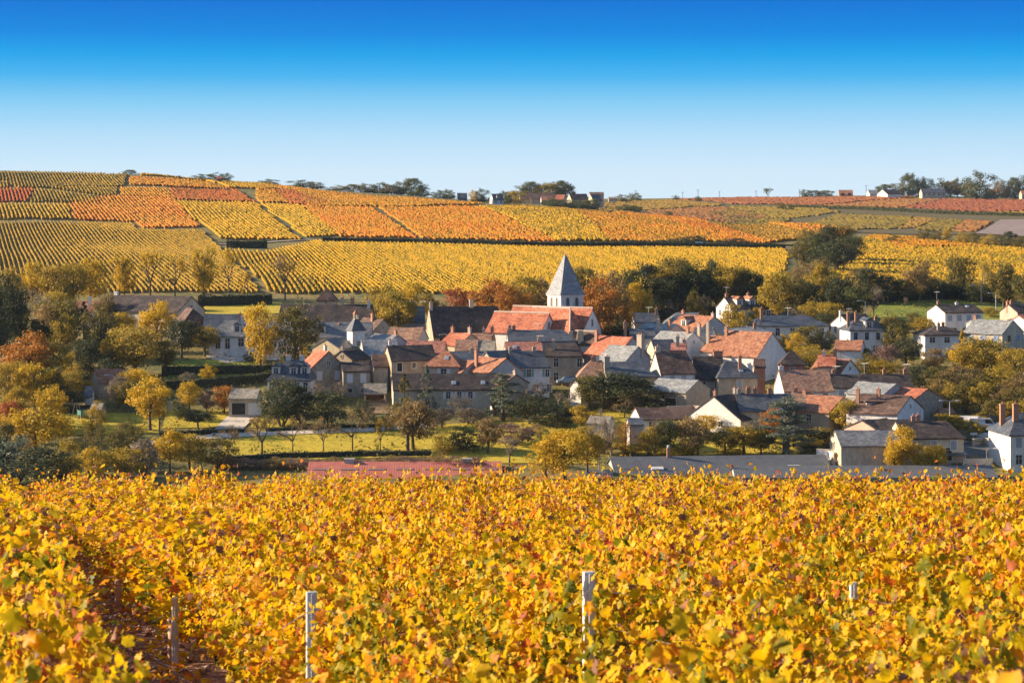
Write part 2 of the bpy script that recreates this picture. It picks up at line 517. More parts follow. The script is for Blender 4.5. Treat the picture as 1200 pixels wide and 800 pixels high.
parcel([(354, 242), (436, 244.5), (488, 280), (398, 278)], AMB, d=(-.2, 1), tone=.62, seed=18, step=1.0, w=.9, gap=.2, tvar=.42)
parcel([(446, 245), (560, 244), (650, 284), (496, 281)], AMB, d=(-.2, 1), tone=.66, seed=19, step=1.0, w=1.0, gap=.2, tvar=.42)
parcel([(562, 243), (600, 243), (665, 246), (715, 283), (650, 284)], YEL, d=(-.2, 1), tone=.55, seed=20, step=1.0, w=1.0, gap=.2, tvar=.42)
parcel([(667, 247), (720, 252), (765, 256), (860, 285), (715, 284)], AMB, d=(-.1, 1), tone=.38, seed=21, step=1.0, w=1.05, gap=.2, tvar=.42)
parcel([(720, 250.5), (790, 254.5), (905, 285.5), (850, 285), (765, 256)], ORG, d=(-.1, 1), tone=.7, seed=22, step=1.1, w=1.05, gap=.2, tvar=.3)
# right hand slopes
parcel([(1012, 281), (1030, 277), (1110, 284), (1420, 296), (1420, 338), (960, 338), (975, 322), (1008, 305)], YEL, d=(-.4, 1), spacing=1.5, tone=.38, tvar=.4, seed=23, step=.75, w=.85, gap=.14)
parcel([(1020, 279), (1075, 281), (1160, 292), (1050, 294)], AMB, d=(-.55, 1), spacing=2.0, h=1.6, tone=.6, seed=24, step=1.0, w=1.5)
parcel([(830, 262), (900, 264), (988, 273), (975, 279), (905, 285)], AMB, d=(-.1, 1), tone=.12, tvar=.2, spacing=2.2, seed=25, step=1.2, w=1.5, dmin=900)
parcel([(898, 263), (960, 266), (1000, 271), (990, 277), (940, 272)], ORG, d=(-.1, 1), tone=.4, spacing=2.2, seed=26, step=1.2, w=1.6, h=1.7, dmin=900)
# the far plateau
MAT_OLIVE = mat_noise('olive_field', [(.3, (.095, .078, .025)), (.7, (.14, .105, .032))], scale=.12, rough=.95, fine=.3)
patch('plateau_field', [(640, 250), (1420, 278), (1420, 236), (690, 236)], MAT_OLIVE, n=60, m=40, lift=.3)
for k, (pl, mt, tn) in enumerate([
    ([(790, 234), (870, 232), (1000, 231), (1075, 231), (960, 241), (860, 240)], BRN, .7),
    ([(1060, 233.5), (1105, 234), (1056, 244), (960, 242)], BRN, .35),
    ([(1108, 234), (1420, 236), (1420, 243), (1150, 249), (1060, 244)], BRN, .95),
    ([(1155, 249.5), (1420, 244), (1420, 253), (1180, 252)], OLV, .8),
    ([(720, 236), (790, 235), (850, 241), (760, 247), (690, 247)], OLV, .9),
    ([(860, 242), (955, 243), (985, 249), (940, 256), (830, 252)], OLV, .5),
    ([(760, 248), (850, 243), (900, 255), (860, 262), (770, 254)], BRN, .3),
    ([(850, 253), (930, 257), (905, 265), (850, 262)], OLV, .3),
    ([(985, 252), (1072, 255), (1052, 269), (992, 271), (945, 263)], OLV, .35),
    ([(1072, 255.5), (1098, 257), (1072, 268), (1054, 269)], OLV, .95),
    ([(1098, 257), (1132, 259), (1112, 271), (1074, 270)], OLV, .2),
    ([(1134, 259), (1165, 261), (1140, 273), (1115, 271)], BRN, .3),
    ([(600, 243.5), (700, 245), (745, 250), (690, 250), (640, 247)], OLV, .85)]):
    parcel(pl, mt, d=(-.1 - .05 * (k % 3), 1), spacing=2.8, h=1.0, w=1.9, step=2.2, tone=tn, tvar=.15, dmin=1120, seed=40 + k, gap=.03)
MAT_BARE = mat_noise('bare_field_soil', [(0.3, (.22, .16, .14)), (0.7, (.32, .25, .22))], scale=.2, rough=.95, fine=.2)
patch('bare_field', [(1142, 275), (1172, 259), (1420, 257), (1420, 285)], MAT_BARE, lift=.7)
MAT_TRACK = mat_noise('dirt_track', [(0.3, (.26, .22, .15)), (0.7, (.36, .31, .22))], scale=.4, rough=.95, fine=.2)
strip('hill_road', [(238, 287), (370, 281.5), (480, 283), (620, 286.5), (760, 288.5), (905, 290.5), (940, 291)], 4.5, MAT_TRACK, lift=.35)
strip('grass_verge', [(250, 284.5), (372, 279.5), (480, 281), (620, 284.5), (720, 286)], 5, MAT_GRASSHILL, lift=.25)
strip('grass_track', [(302, 240), (358, 281)], 5, MAT_GRASSHILL, lift=.25)
strip('grass_track', [(440, 245), (492, 281)], 5, MAT_GRASSHILL, lift=.25)
strip('grass_track', [(918, 296), (930, 330)], 6, MAT_GRASSHILL, lift=.2)
# ------------------------------------------------------------------ the vineyard in front
ROWD = np.array([-0.229, 1.0]); ROWD /= np.linalg.norm(ROWD)
ROW_X0 = [3.0 + 2.23 * k - (.33 if k < 0 else 0) for k in range(-8, 24)]
def mat_vineleaf():
    m, N, L, B = new_mat('vine_leaf')
    a = N.new('ShaderNodeAttribute'); a.attribute_name = 'tone'
    rim = N.new('ShaderNodeAttribute'); rim.attribute_name = 'rim'
    oi = N.new('ShaderNodeObjectInfo')
    ma = N.new('ShaderNodeMath'); ma.operation = 'MULTIPLY_ADD'
    L.new(oi.outputs['Random'], ma.inputs[0]); ma.inputs[1].default_value = .16; ma.inputs[2].default_value = -.08
    ad = N.new('ShaderNodeMath'); ad.operation = 'ADD'; ad.use_clamp = True
    L.new(a.outputs['Fac'], ad.inputs[0]); L.new(ma.outputs[0], ad.inputs[1])
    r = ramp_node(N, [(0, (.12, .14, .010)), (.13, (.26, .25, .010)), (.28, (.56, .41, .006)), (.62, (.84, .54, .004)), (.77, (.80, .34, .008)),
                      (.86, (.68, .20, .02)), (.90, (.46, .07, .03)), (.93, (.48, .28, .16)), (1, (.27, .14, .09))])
    L.new(ad.outputs[0], r.inputs[0])
    r2 = ramp_node(N, [(0, (.24, .22, .015)), (.3, (.66, .45, .02)), (.6, (.70, .36, .02)), (.85, (.46, .12, .03)), (1, (.17, .09, .075))])
    L.new(ad.outputs[0], r2.inputs[0])
    mixc = N.new('ShaderNodeMix'); mixc.data_type = 'RGBA'
    L.new(rim.outputs['Fac'], mixc.inputs['Factor']); L.new(r.outputs[0], mixc.inputs['A']); L.new(r2.outputs[0], mixc.inputs['B'])
    col = mixc.outputs['Result']
    L.new(col, B.inputs['Base Color'])
    B.inputs['Roughness'].default_value = .5
    B.inputs['Specular IOR Level'].default_value = .18
    tr = N.new('ShaderNodeBsdfTranslucent'); L.new(col, tr.inputs['Color'])
    ms = N.new('ShaderNodeMixShader'); ms.inputs[0].default_value = .45
    L.new(B.outputs[0], ms.inputs[1]); L.new(tr.outputs[0], ms.inputs[2])
    L.new(ms.outputs[0], N['Material Output'].inputs['Surface'])
    return m
MAT_VLEAF = mat_vineleaf()
MAT_CANE = mat_noise('vine_cane', [(.3, (.16, .07, .035)), (.7, (.30, .15, .08))], scale=6, rough=.8)
MAT_BARK = mat_noise('vine_bark', [(.3, (.06, .045, .035)), (.7, (.13, .10, .075))], scale=14, rough=.95, bump=.5)
# outline of a five-lobed vine leaf, stem at the origin, tip along +y (unit width)
LEAF = np.array([(0, .02), (-.14, -.14), (-.34, -.10), (-.38, .10), (-.52, .24), (-.46, .46), (-.33, .52), (-.34, .74), (-.16, .78), (0, 1.0),
                 (.15, .80), (.33, .76), (.34, .52), (.47, .44), (.51, .24), (.38, .08), (.35, -.10), (.15, -.14)])
LEAF_SMALL = np.array([(0, 0), (-.36, -.05), (-.5, .3), (-.3, .68), (0, 1.0), (.3, .68), (.5, .3), (.36, -.05)])

def leaf_fans(P, Nrm, size, tone, rg, outline, curl=0.35):
    """palmate leaves at points P facing Nrm; returns verts, tri faces, per-face tone, per-vertex rim"""
    n = len(P); k = len(outline)
    Nrm = Nrm / (np.linalg.norm(Nrm, axis=1, keepdims=True) + 1e-9)
    down = np.tile(np.array([0, 0, -1.0]), (n, 1)) + rg.normal(0, .9, (n, 3))
    T = down - (down * Nrm).sum(1, keepdims=True) * Nrm
    T /= np.linalg.norm(T, axis=1, keepdims=True) + 1e-9
    S = np.cross(T, Nrm)
    o = np.concatenate([[[0, .35]], outline])               # centre first
    fold = rg.uniform(-.1, curl * 1.6, n)[:, None]; cup = rg.uniform(-.3, curl, n)[:, None]
    jit = 1 + rg.normal(0, .08, (n, k + 1))
    ox = o[None, :, 0] * jit; oy = (o[None, :, 1] - .1) * jit
    oz = fold * np.abs(ox) - cup * (oy - .35) ** 2 * 1.6 + rg.normal(0, .07, (n, k + 1))
    s = size[:, None]
    V = P[:, None] + S[:, None] * (ox * s)[..., None] + T[:, None] * (oy * s)[..., None] + Nrm[:, None] * (oz * s)[..., None]
    base = (np.arange(n) * (k + 1))[:, None]
    a = np.arange(1, k + 1); b = np.roll(a, -1)
    Fc = np.stack([np.broadcast_to(base, (n, k)), base + a[None], base + b[None]], -1).reshape(-1, 3)
    tn = np.repeat(tone, k)
    rimv = np.concatenate([np.zeros((n, 1)), np.broadcast_to(rg.uniform(.1, 1, (n, 1)) ** 1.5, (n, k))], 1).ravel()
    return V.reshape(-1, 3), Fc, tn, rimv

def canopy(n, rg, length, top=1.42, half=.33, low=.28):
    """leaf positions and facings for a stretch of row of given length (along y)"""
    y = rg.uniform(-length / 2, length / 2, n)
    v = rg.random(n) ** 0.75
    z = low + (top - low) * v + rg.normal(0, .07, n)
    hw = half * (0.55 + 0.75 * np.sin(np.pi * (0.12 + 0.78 * v))) * (0.85 + .3 * rg.random(n))
    side = np.where(rg.random(n) < .5, -1, 1)
    depth = 1 - .75 * rg.random(n) ** 2.2
    x = side * hw * depth
    N_ = np.stack([side * (1.0 + 0 * y), rg.normal(0, .5, n), .15 + .35 * (v > .8) + rg.normal(0, .45, n)], -1)
    N_ += rg.normal(0, .55, (n, 3))
    # most leaves sit along upright shoots, which leaves hollows between them
    m = max(6, n // 24)
    sy, sx = rg.uniform(-length / 2, length / 2, m), rg.choice([-1, 1], m) * half * rg.uniform(.25, 1.15, m)
    sh = top + rg.normal(.06, .16, m); lx, ly = rg.normal(0, .13, m), rg.normal(0, .16, m)
    on = np.nonzero(rg.random(n) < .62)[0]; k = rg.integers(m, size=len(on)); t = rg.random(len(on)) ** .85
    x[on] = sx[k] + lx[k] * t + rg.normal(0, .055, len(on)); y[on] = sy[k] + ly[k] * t + rg.normal(0, .055, len(on))
    z[on] = low + (sh[k] - low) * t + rg.normal(0, .04, len(on)); v[on] = t
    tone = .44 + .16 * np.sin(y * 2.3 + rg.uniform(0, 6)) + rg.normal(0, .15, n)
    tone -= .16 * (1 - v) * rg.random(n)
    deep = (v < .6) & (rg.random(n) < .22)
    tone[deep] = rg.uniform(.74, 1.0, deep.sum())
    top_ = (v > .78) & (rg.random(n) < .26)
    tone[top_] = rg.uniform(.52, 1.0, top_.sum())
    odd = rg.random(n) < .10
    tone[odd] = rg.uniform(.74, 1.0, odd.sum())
    return np.stack([x, y, z], -1), N_, tone.clip(0, 1)

def set_rim(me, rim):
    a = me.attributes.new('rim', 'FLOAT', 'POINT'); a.data.foreach_set('value', np.asarray(rim, dtype=np.float32))

SPACE = 1.05
VINES = []
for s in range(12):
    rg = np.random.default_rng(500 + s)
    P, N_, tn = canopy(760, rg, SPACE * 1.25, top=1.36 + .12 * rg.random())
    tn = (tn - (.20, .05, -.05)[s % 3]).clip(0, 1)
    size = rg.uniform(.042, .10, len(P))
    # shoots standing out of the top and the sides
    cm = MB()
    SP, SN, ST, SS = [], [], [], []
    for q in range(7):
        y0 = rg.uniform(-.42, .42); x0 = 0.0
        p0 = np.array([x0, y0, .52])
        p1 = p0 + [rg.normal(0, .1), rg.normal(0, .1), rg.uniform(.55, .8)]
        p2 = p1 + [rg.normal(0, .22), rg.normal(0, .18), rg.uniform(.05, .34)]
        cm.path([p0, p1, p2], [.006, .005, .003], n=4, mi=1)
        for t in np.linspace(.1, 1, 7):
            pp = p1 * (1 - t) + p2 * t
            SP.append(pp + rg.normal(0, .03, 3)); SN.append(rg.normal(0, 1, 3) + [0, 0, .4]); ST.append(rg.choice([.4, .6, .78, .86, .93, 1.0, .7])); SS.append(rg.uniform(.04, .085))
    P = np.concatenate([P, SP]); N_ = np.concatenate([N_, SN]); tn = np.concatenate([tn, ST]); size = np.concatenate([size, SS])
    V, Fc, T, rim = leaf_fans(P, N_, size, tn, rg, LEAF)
    fm = mesh_np('foliage', V, Fc, (MAT_VLEAF,), T); set_rim(fm, rim)
    tm = MB()
    p = [np.array([rg.normal(0, .02), rg.normal(0, .03), -.1])]
    for zz in (.15, .32, .48): p.append(np.array([rg.normal(0, .035), rg.normal(0, .05), zz]))
    tm.path(p, [.035, .028, .026, .022], n=7)
    for sg in (-1, 1):
        tm.path([p[-1], p[-1] + [0, sg * .25, .08], p[-1] + [rg.normal(0, .02), sg * .5, .06]], [.018, .013, .008], n=6)
    tm.add(cm.v, cm.f, 1)
    VINES.append((fm, tm.mesh('trunk', (MAT_BARK, MAT_CANE), True)))

# where the vines stand
POSTS = {(5, 19.0), (4, 19.0), (3, 19.0), (6, 20.5)}
spots = []
def vine_gz(x, y): return float(gz(x, y))
for r_i, x0 in enumerate(ROW_X0):
    for k in range(0, 92):
        D = 5.5 + k * SPACE * ROWD[1] + (r_i * .37 % 1.0)
        if D > 78.5: break
        X = x0 - .229 * D
        px = 600 + FP * X / D
        if px < -750 or px > 1950: continue
        if D < 9.0 and not (-100 < px < 1300): continue
        spots.append((math.hypot(X, D), X, D, r_i, px))
spots.sort()
VLABEL = 'ragged golden yellow grapevine with red and brown dried leaf tips in the foreground rows'
rg = np.random.default_rng(11)
ry = math.atan2(.229, 1.0)
slope_x = math.atan(-.095)
near, rest = [], []
for s_ in spots:
    seen = -30 < s_[4] < 1230 and s_[2] > 8
    (near if seen and len(near) < 290 else rest).append(s_)
POST_AT = [(690, 19.0), (365, 19.0), (1000, 20.5), (205, 27.6), (215, 33.0)]
post_xy = [((px - 600) / FP * D, D) for px, D in POST_AT]
for n_, (dist, X, D, r_i, px) in enumerate(near):
    # leave the sight of the posts a little freer: short vines just in front of them
    sc = 1.0
    for (qx, qy) in post_xy:
        if 0.0 < qy - D < (5.6 if qx > 0 and qy < 20 else .9 if qy < 20 else 0) and abs(X - qx * D / qy) < .62: sc = .56
    root = empty('grapevine', (X, D, vine_gz(X, D)), ry + (math.pi if rg.random() < .5 else 0), (sc * rg.uniform(.88, 1.2) * (1.5 if r_i == 8 and D > 27 else (1.55 if r_i == 7 and D > 20 else 1)), 1, sc * rg.uniform(.82, 1.16) * (.94 if r_i == 7 and D < 34 else 1)))
    tag(root, VLABEL, 'grapevine', 'grapevines in the foreground vineyard')
    fm, tm = VINES[3 * int(rg.integers(len(VINES) // 3)) + int(np.clip(round((D - 14) / 11 + rg.normal(0, .7)), 0, 2))]
    link('foliage', fm, root); link('trunk', tm, root)
VV, FF, TT, RR = [], [], [], []
base = 0
ca, sa = math.cos(ry), math.sin(ry)
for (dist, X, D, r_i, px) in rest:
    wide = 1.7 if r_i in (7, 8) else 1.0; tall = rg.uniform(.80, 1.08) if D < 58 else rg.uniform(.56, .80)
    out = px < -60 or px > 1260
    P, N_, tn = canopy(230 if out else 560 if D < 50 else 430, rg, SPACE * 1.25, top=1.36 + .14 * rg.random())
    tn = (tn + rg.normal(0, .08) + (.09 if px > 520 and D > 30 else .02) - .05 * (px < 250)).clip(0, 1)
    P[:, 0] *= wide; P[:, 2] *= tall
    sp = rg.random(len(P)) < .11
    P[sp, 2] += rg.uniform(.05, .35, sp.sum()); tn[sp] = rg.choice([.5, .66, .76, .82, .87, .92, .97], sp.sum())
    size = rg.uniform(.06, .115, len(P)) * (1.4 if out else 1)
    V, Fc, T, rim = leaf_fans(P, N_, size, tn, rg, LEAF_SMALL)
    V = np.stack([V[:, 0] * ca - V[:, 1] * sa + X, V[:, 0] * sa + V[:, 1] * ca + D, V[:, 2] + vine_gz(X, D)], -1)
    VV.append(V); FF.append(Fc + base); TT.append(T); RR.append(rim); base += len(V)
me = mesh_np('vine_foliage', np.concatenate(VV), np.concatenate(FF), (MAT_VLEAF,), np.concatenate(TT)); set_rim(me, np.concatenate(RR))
tag(link('vine_foliage', me), kind='stuff')

# posts, guards
MAT_STEEL = mat_noise('galvanised_steel', [(.3, (.50, .51, .52)), (.7, (.68, .69, .70))], scale=5, rough=.55)
MAT_GUARD = mat_noise('faded_tube', [(.3, (.50, .30, .22)), (.7, (.62, .42, .32))], scale=5, rough=.7)
MAT_WIRE = mat_plain('steel_wire', (.5, .5, .5), .4, .6)
def vine_post(X, D, h, w, label):
    b = MB()
    z0 = vine_gz(X, D)
    root = empty('vineyard_post', (X, D, z0), .3)
    b.box((0, 0, h / 2 - .15), (w, w * .55, h + .3)); b.box((0, -w * .42, h / 2 - .15), (w * .3, w * .3, h + .28))
    for k in range(7):
        b.box((w * .5, -w * .2, .35 + k * .16), (w * .25, w * .2, .03))
    b.obj('profile', MAT_STEEL, root)
    wr = MB()
    for zz in (h - .12,):
        wr.tube((0, -.05 - w * .3, zz), (-.35, -.5, zz - .07), .0035, n=4); wr.tube((0, -.05 - w * .3, zz), (.3, -.25, zz - .05), .0035, n=4)
    wr.obj('wire_clip', MAT_WIRE, root)
    return tag(root, label, 'post')
vine_post(*post_xy[0], 1.60, .09, 'pale steel vineyard post standing proud of the leaves, nearest the middle of the vines')
vine_post(*post_xy[1], 1.44, .08, 'grey steel vineyard post half sunk in yellow leaves beside the bare soil alley')
vine_post(*post_xy[2], 1.42, .06, 'thin steel vineyard post almost buried in leaves, farthest from the soil alley')
vine_post(*post_xy[3], .8, .07, 'short grey post at the foot of the vines along the soil alley')
vine_post(*post_xy[4], 1.02, .07, 'grey steel post seen through leaves above the soil alley')
for px, D, h, lb in ((202, 28.2, .5, 'faded pink plastic vine guard tube beside the short grey post'), (139, 36.5, .45, 'faded pink guard tube farther along the soil alley')):
    X = (px - 600) / FP * D; b = MB()
    b.tube((0, 0, -.1), (0, 0, h), .055, .055, 10); b.tube((0, 0, h - .02), (0, 0, h + .01), .06, .06, 10)
    o = b.obj('vine_guard', MAT_GUARD, None, True); o.location = (X, D, vine_gz(X, D)); tag(o, lb, 'vine guard')

# fallen leaves and stones in the alleys
P, N_, S_, T_ = [], [], [], []
def alley_points(n, x0a, x0b, d0, d1):
    D = d0 + (d1 - d0) * rg.random(n) ** .8; X0 = rg.uniform(x0a, x0b, n)
    X = X0 - .229 * D
    return X, D, gz(X, D)
X, D, Z = alley_points(5200, .7, 2.7, 18, 76)
P = np.stack([X, D, Z + .015 + .02 * rg.random(len(X))], -1)
N_ = rg.normal(0, .35, (len(X), 3)) + [0, 0, 1]
tn = rg.choice([.35, .55, .7, .8, .86, .92, .96, 1.0, 1.0, 1.0], len(X))
V, Fc, T, rim = leaf_fans(P, N_, rg.uniform(.06, .13, len(X)), tn, rg, LEAF_SMALL, curl=.6)
me = mesh_np('fallen_leaves', V, Fc, (MAT_VLEAF,), T); set_rim(me, rim)
tag(link('fallen_leaves', me), kind='stuff')
X, D, Z = alley_points(2600, .7, 2.8, 18, 60)
b_v, b_f = [], []
ico = np.array([(0, 0, 1), (.9, 0, .2), (.28, .85, .2), (-.72, .53, .2), (-.72, -.53, .2), (.28, -.85, .2), (0, 0, -.6)])
ift = np.array([(0, 1, 2), (0, 2, 3), (0, 3, 4), (0, 4, 5), (0, 5, 1), (6, 2, 1), (6, 3, 2), (6, 4, 3), (6, 5, 4), (6, 1, 5)])
n = len(X); sz = rg.uniform(.015, .06, n)
V = ico[None] * (1 + rg.normal(0, .2, (n, 7, 3))) * sz[:, None, None] * np.array([1.2, 1.2, .8]) + np.stack([X, D, Z], -1)[:, None]
Fc = (np.arange(n) * 7)[:, None, None] + ift[None]
MAT_STONE = mat_noise('field_stone', [(.3, (.24, .16, .13)), (.7, (.42, .32, .27))], scale=3, rough=.9)
tag(link('field_stones', mesh_np('field_stones', V.reshape(-1, 3), Fc.reshape(-1, 3), (MAT_STONE,))), kind='stuff')

# trellis wires strung along the rows that carry the visible posts
for k, (r_i, lb) in enumerate(((8, 'thin steel trellis wire along the row beside the bare soil alley'), (9, 'thin steel trellis wire along the row with the middle post'), (10, 'thin steel trellis wire along the row with the almost buried post'))):
    x0 = ROW_X0[r_i]; b = MB(); Ds = np.arange(9, 46, 2.2)
    for hh in (.95, 1.16):
        pts = [(x0 - .229 * d, d, vine_gz(x0 - .229 * d, d) + hh - .02 * (j % 3)) for j, d in enumerate(Ds)]
        b.path(pts, [.003] * len(pts), 4)
    tag(b.obj('trellis_wire', (MAT_WIRE,)), lb, 'wire')
# ------------------------------------------------------------------ building materials
def mat_roof(name, stops, scale=.5, band=.0, rough=.8, spec=.25):
    """tiles or slates: mottled weathering, courses running along the ridge"""
    m, N, L, B = new_mat(name)
    t = N.new('ShaderNodeTexCoord')
    oi = N.new('ShaderNodeObjectInfo')
    vm0 = N.new('ShaderNodeVectorMath'); vm0.operation = 'ADD'
    cmb = N.new('ShaderNodeCombineXYZ')
    ml = N.new('ShaderNodeMath'); ml.operation = 'MULTIPLY'; ml.inputs[1].default_value = 70
    L.new(oi.outputs['Random'], ml.inputs[0]); L.new(ml.outputs[0], cmb.inputs[0]); L.new(ml.outputs[0], cmb.inputs[1])
    L.new(t.outputs['Object'], vm0.inputs[0]); L.new(cmb.outputs[0], vm0.inputs[1])
    n = N.new('ShaderNodeTexNoise'); n.inputs['Scale'].default_value = scale; n.inputs['Detail'].default_value = 6; n.inputs['Roughness'].default_value = .65
    L.new(vm0.outputs[0], n.inputs['Vector'])
    r = ramp_node(N, stops); L.new(n.outputs['Fac'], r.inputs[0])
    mp = N.new('ShaderNodeMapping'); mp.inputs['Scale'].default_value = (2.6, 2.6, 6.0); L.new(vm0.outputs[0], mp.inputs[0])
    v = N.new('ShaderNodeTexVoronoi'); v.inputs['Scale'].default_value = 1.0; L.new(mp.outputs[0], v.inputs['Vector'])
    sx = N.new('ShaderNodeSeparateColor'); L.new(v.outputs['Color'], sx.inputs[0])
    mr_ = N.new('ShaderNodeMapRange'); mr_.inputs['To Min'].default_value = .6; mr_.inputs['To Max'].default_value = 1.4
    L.new(sx.outputs[0], mr_.inputs['Value'])
    vm = N.new('ShaderNodeVectorMath'); vm.operation = 'SCALE'; L.new(r.outputs[0], vm.inputs[0]); L.new(mr_.outputs[0], vm.inputs['Scale'])
    L.new(vm.outputs[0], B.inputs['Base Color'])
    B.inputs['Roughness'].default_value = rough; B.inputs['Specular IOR Level'].default_value = spec
    w = N.new('ShaderNodeTexWave'); w.wave_type = 'BANDS'; w.bands_direction = 'Z'; w.inputs['Scale'].default_value = 1.6; w.inputs['Distortion'].default_value = 1.0
    L.new(t.outputs['Object'], w.inputs['Vector'])
    b = N.new('ShaderNodeBump'); b.inputs['Strength'].default_value = .35; b.inputs['Distance'].default_value = .06
    L.new(w.outputs['Fac'], b.inputs['Height']); L.new(b.outputs[0], B.inputs['Normal'])
    return m
ROOF = {
 'slate': mat_roof('slate', [(.28, (.045, .053, .068)), (.5, (.078, .084, .095)), (.72, (.14, .14, .14))], rough=.42, spec=.5),
 'lslate': mat_roof('weathered_slate', [(.25, (.21, .22, .215)), (.5, (.28, .28, .265)), (.75, (.38, .37, .34))], rough=.45, spec=.5),
 'mslate': mat_roof('grey_slate', [(.25, (.13, .135, .14)), (.5, (.185, .185, .18)), (.75, (.25, .24, .22))], rough=.42, spec=.55),
 'brown': mat_roof('brown_tile', [(.28, (.075, .046, .038)), (.5, (.13, .078, .06)), (.72, (.23, .15, .11))]),
 'dbrown': mat_roof('dark_tile', [(.28, (.034, .029, .030)), (.5, (.062, .048, .045)), (.72, (.125, .09, .072))]),
 'mottled': mat_roof('mottled_tile', [(.2, (.14, .085, .06)), (.42, (.28, .155, .10)), (.55, (.36, .20, .135)), (.62, (.25, .19, .13)), (.8, (.15, .125, .09))], scale=.9),
 'orange': mat_roof('orange_tile', [(.3, (.32, .095, .055)), (.5, (.44, .145, .08)), (.7, (.52, .22, .13))]),
 'rust': mat_roof('rust_tile', [(.25, (.22, .085, .048)), (.45, (.34, .14, .078)), (.6, (.40, .19, .11)), (.8, (.22, .125, .085))], scale=.8),
 'salmon': mat_roof('salmon_tile', [(.25, (.30, .12, .085)), (.5, (.37, .155, .11)), (.75, (.42, .20, .145))]),
 'stoneroof': mat_roof('stone_tile', [(.25, (.22, .19, .15)), (.5, (.31, .27, .21)), (.75, (.38, .33, .27))], scale=.9),
}
WALL = {
 'white': mat_noise('white_render', [(.3, (.60, .56, .50)), (.5, (.74, .71, .66)), (.7, (.80, .78, .73))], scale=.45, rough=.9, fine=.14, stretch=(1, 1, .3)),
 'cream': mat_noise('cream_render', [(.3, (.44, .37, .26)), (.7, (.62, .54, .40))], scale=.5, rough=.9, fine=.18, stretch=(1, 1, .35)),
 'beige': mat_noise('beige_render', [(.3, (.33, .26, .18)), (.7, (.50, .41, .30))], scale=.7, rough=.9, fine=.14),
 'stone': mat_noise('rubble_stone', [(.3, (.26, .21, .155)), (.5, (.38, .315, .235)), (.7, (.46, .39, .30))], scale=1.6, rough=.95, fine=.3, bump=.5),
 'grey': mat_noise('grey_render', [(.3, (.40, .39, .37)), (.7, (.50, .49, .46))], scale=.45, rough=.9, fine=.16, stretch=(1, 1, .3)),
 'pink': mat_noise('pink_render', [(.3, (.52, .33, .25)), (.7, (.62, .43, .34))], scale=.6, rough=.9, fine=.1),
 'brick': mat_noise('red_brick', [(.3, (.30, .13, .085)), (.7, (.44, .22, .15))], scale=3, rough=.9, fine=.25),
}
GLASS = mat_plain('window_glass', (.018, .024, .032), .08, 0, .5)
M_FRAME = mat_plain('white_frame', (.70, .68, .63), .6)
M_STONE = mat_plain('pale_stone_surround', (.56, .50, .41), .85)
SHUT = {'w': mat_plain('white_shutter', (.70, .69, .66), .6), 'g': mat_plain('green_shutter', (.22, .33, .29), .6), 'b': mat_plain('blue_shutter', (.20, .30, .52), .6),
        'n': mat_plain('brown_shutter', (.10, .055, .045), .6), 'y': mat_plain('grey_shutter', (.30, .34, .37), .6), 'k': mat_plain('dark_door_and_opening', (.03, .027, .025), .7)}  # the near-black leaf also stands in for shade inside open bays
M_METAL = mat_plain('aerial_metal', (.55, .56, .57), .5, .3)
M_POT = mat_noise('clay_pot', [(.3, (.38, .14, .07)), (.7, (.50, .22, .12))], scale=4, rough=.85)
M_RIDGE = mat_noise('ridge_mortar', [(.3, (.50, .36, .28)), (.7, (.62, .50, .41))], scale=2, rough=.9)
CHIM = {'b': mat_noise('chimney_brick', [(.3, (.34, .17, .11)), (.7, (.48, .27, .18))], scale=5, rough=.9, fine=.2),
        'c': mat_noise('chimney_render', [(.3, (.40, .33, .25)), (.7, (.54, .46, .37))], scale=3, rough=.9, fine=.1),
        'w': mat_noise('chimney_white', [(.3, (.60, .57, .53)), (.7, (.72, .70, .66))], scale=3, rough=.9)}
_wcache = {}
def window_mesh(kind, w, h, fr):
    k = (kind, round(w, 2), round(h, 2), fr)
    if k not in _wcache:
        b = MB()
        if kind == 'surround':          # frame ring, faces -y
            t = .13
            for c, d in (((-w / 2 - t / 2, -.02, 0), (t, .10, h + 2 * t)), ((w / 2 + t / 2, -.02, 0), (t, .10, h + 2 * t)), ((0, -.02, h / 2 + t / 2), (w, .10, t)), ((0, -.04, -h / 2 - t / 2), (w, .16, t))):
                b.box(c, d)
        elif kind == 'pane':
            b.box((0, -.003, 0), (w, .03, h), 0)
            b.box((0, -.022, 0), (.06, .03, h), 1); b.box((-w / 4 - .015, -.022, h * .12), (w / 2 - .03, .024, .05), 1); b.box((w / 4 + .015, -.022, h * .12), (w / 2 - .03, .024, .05), 1)
        elif kind == 'shutter':
            b.box((0, -.05, 0), (w, .05, h), 0)
            for q in (-.3, .3): b.box((0, -.08, q * h), (w * .9, .025, .08), 0)
        elif kind == 'doorleaf':
            b.box((0, -.01, 0), (w, .06, h), 0); b.box((w * .32, -.06, -.1), (.05, .05, .14), 1)
        _wcache[k] = b.mesh(kind, fr)
    return _wcache[k]
FRAMES = {'surround': (M_STONE,), 'pane': (GLASS, M_FRAME)}

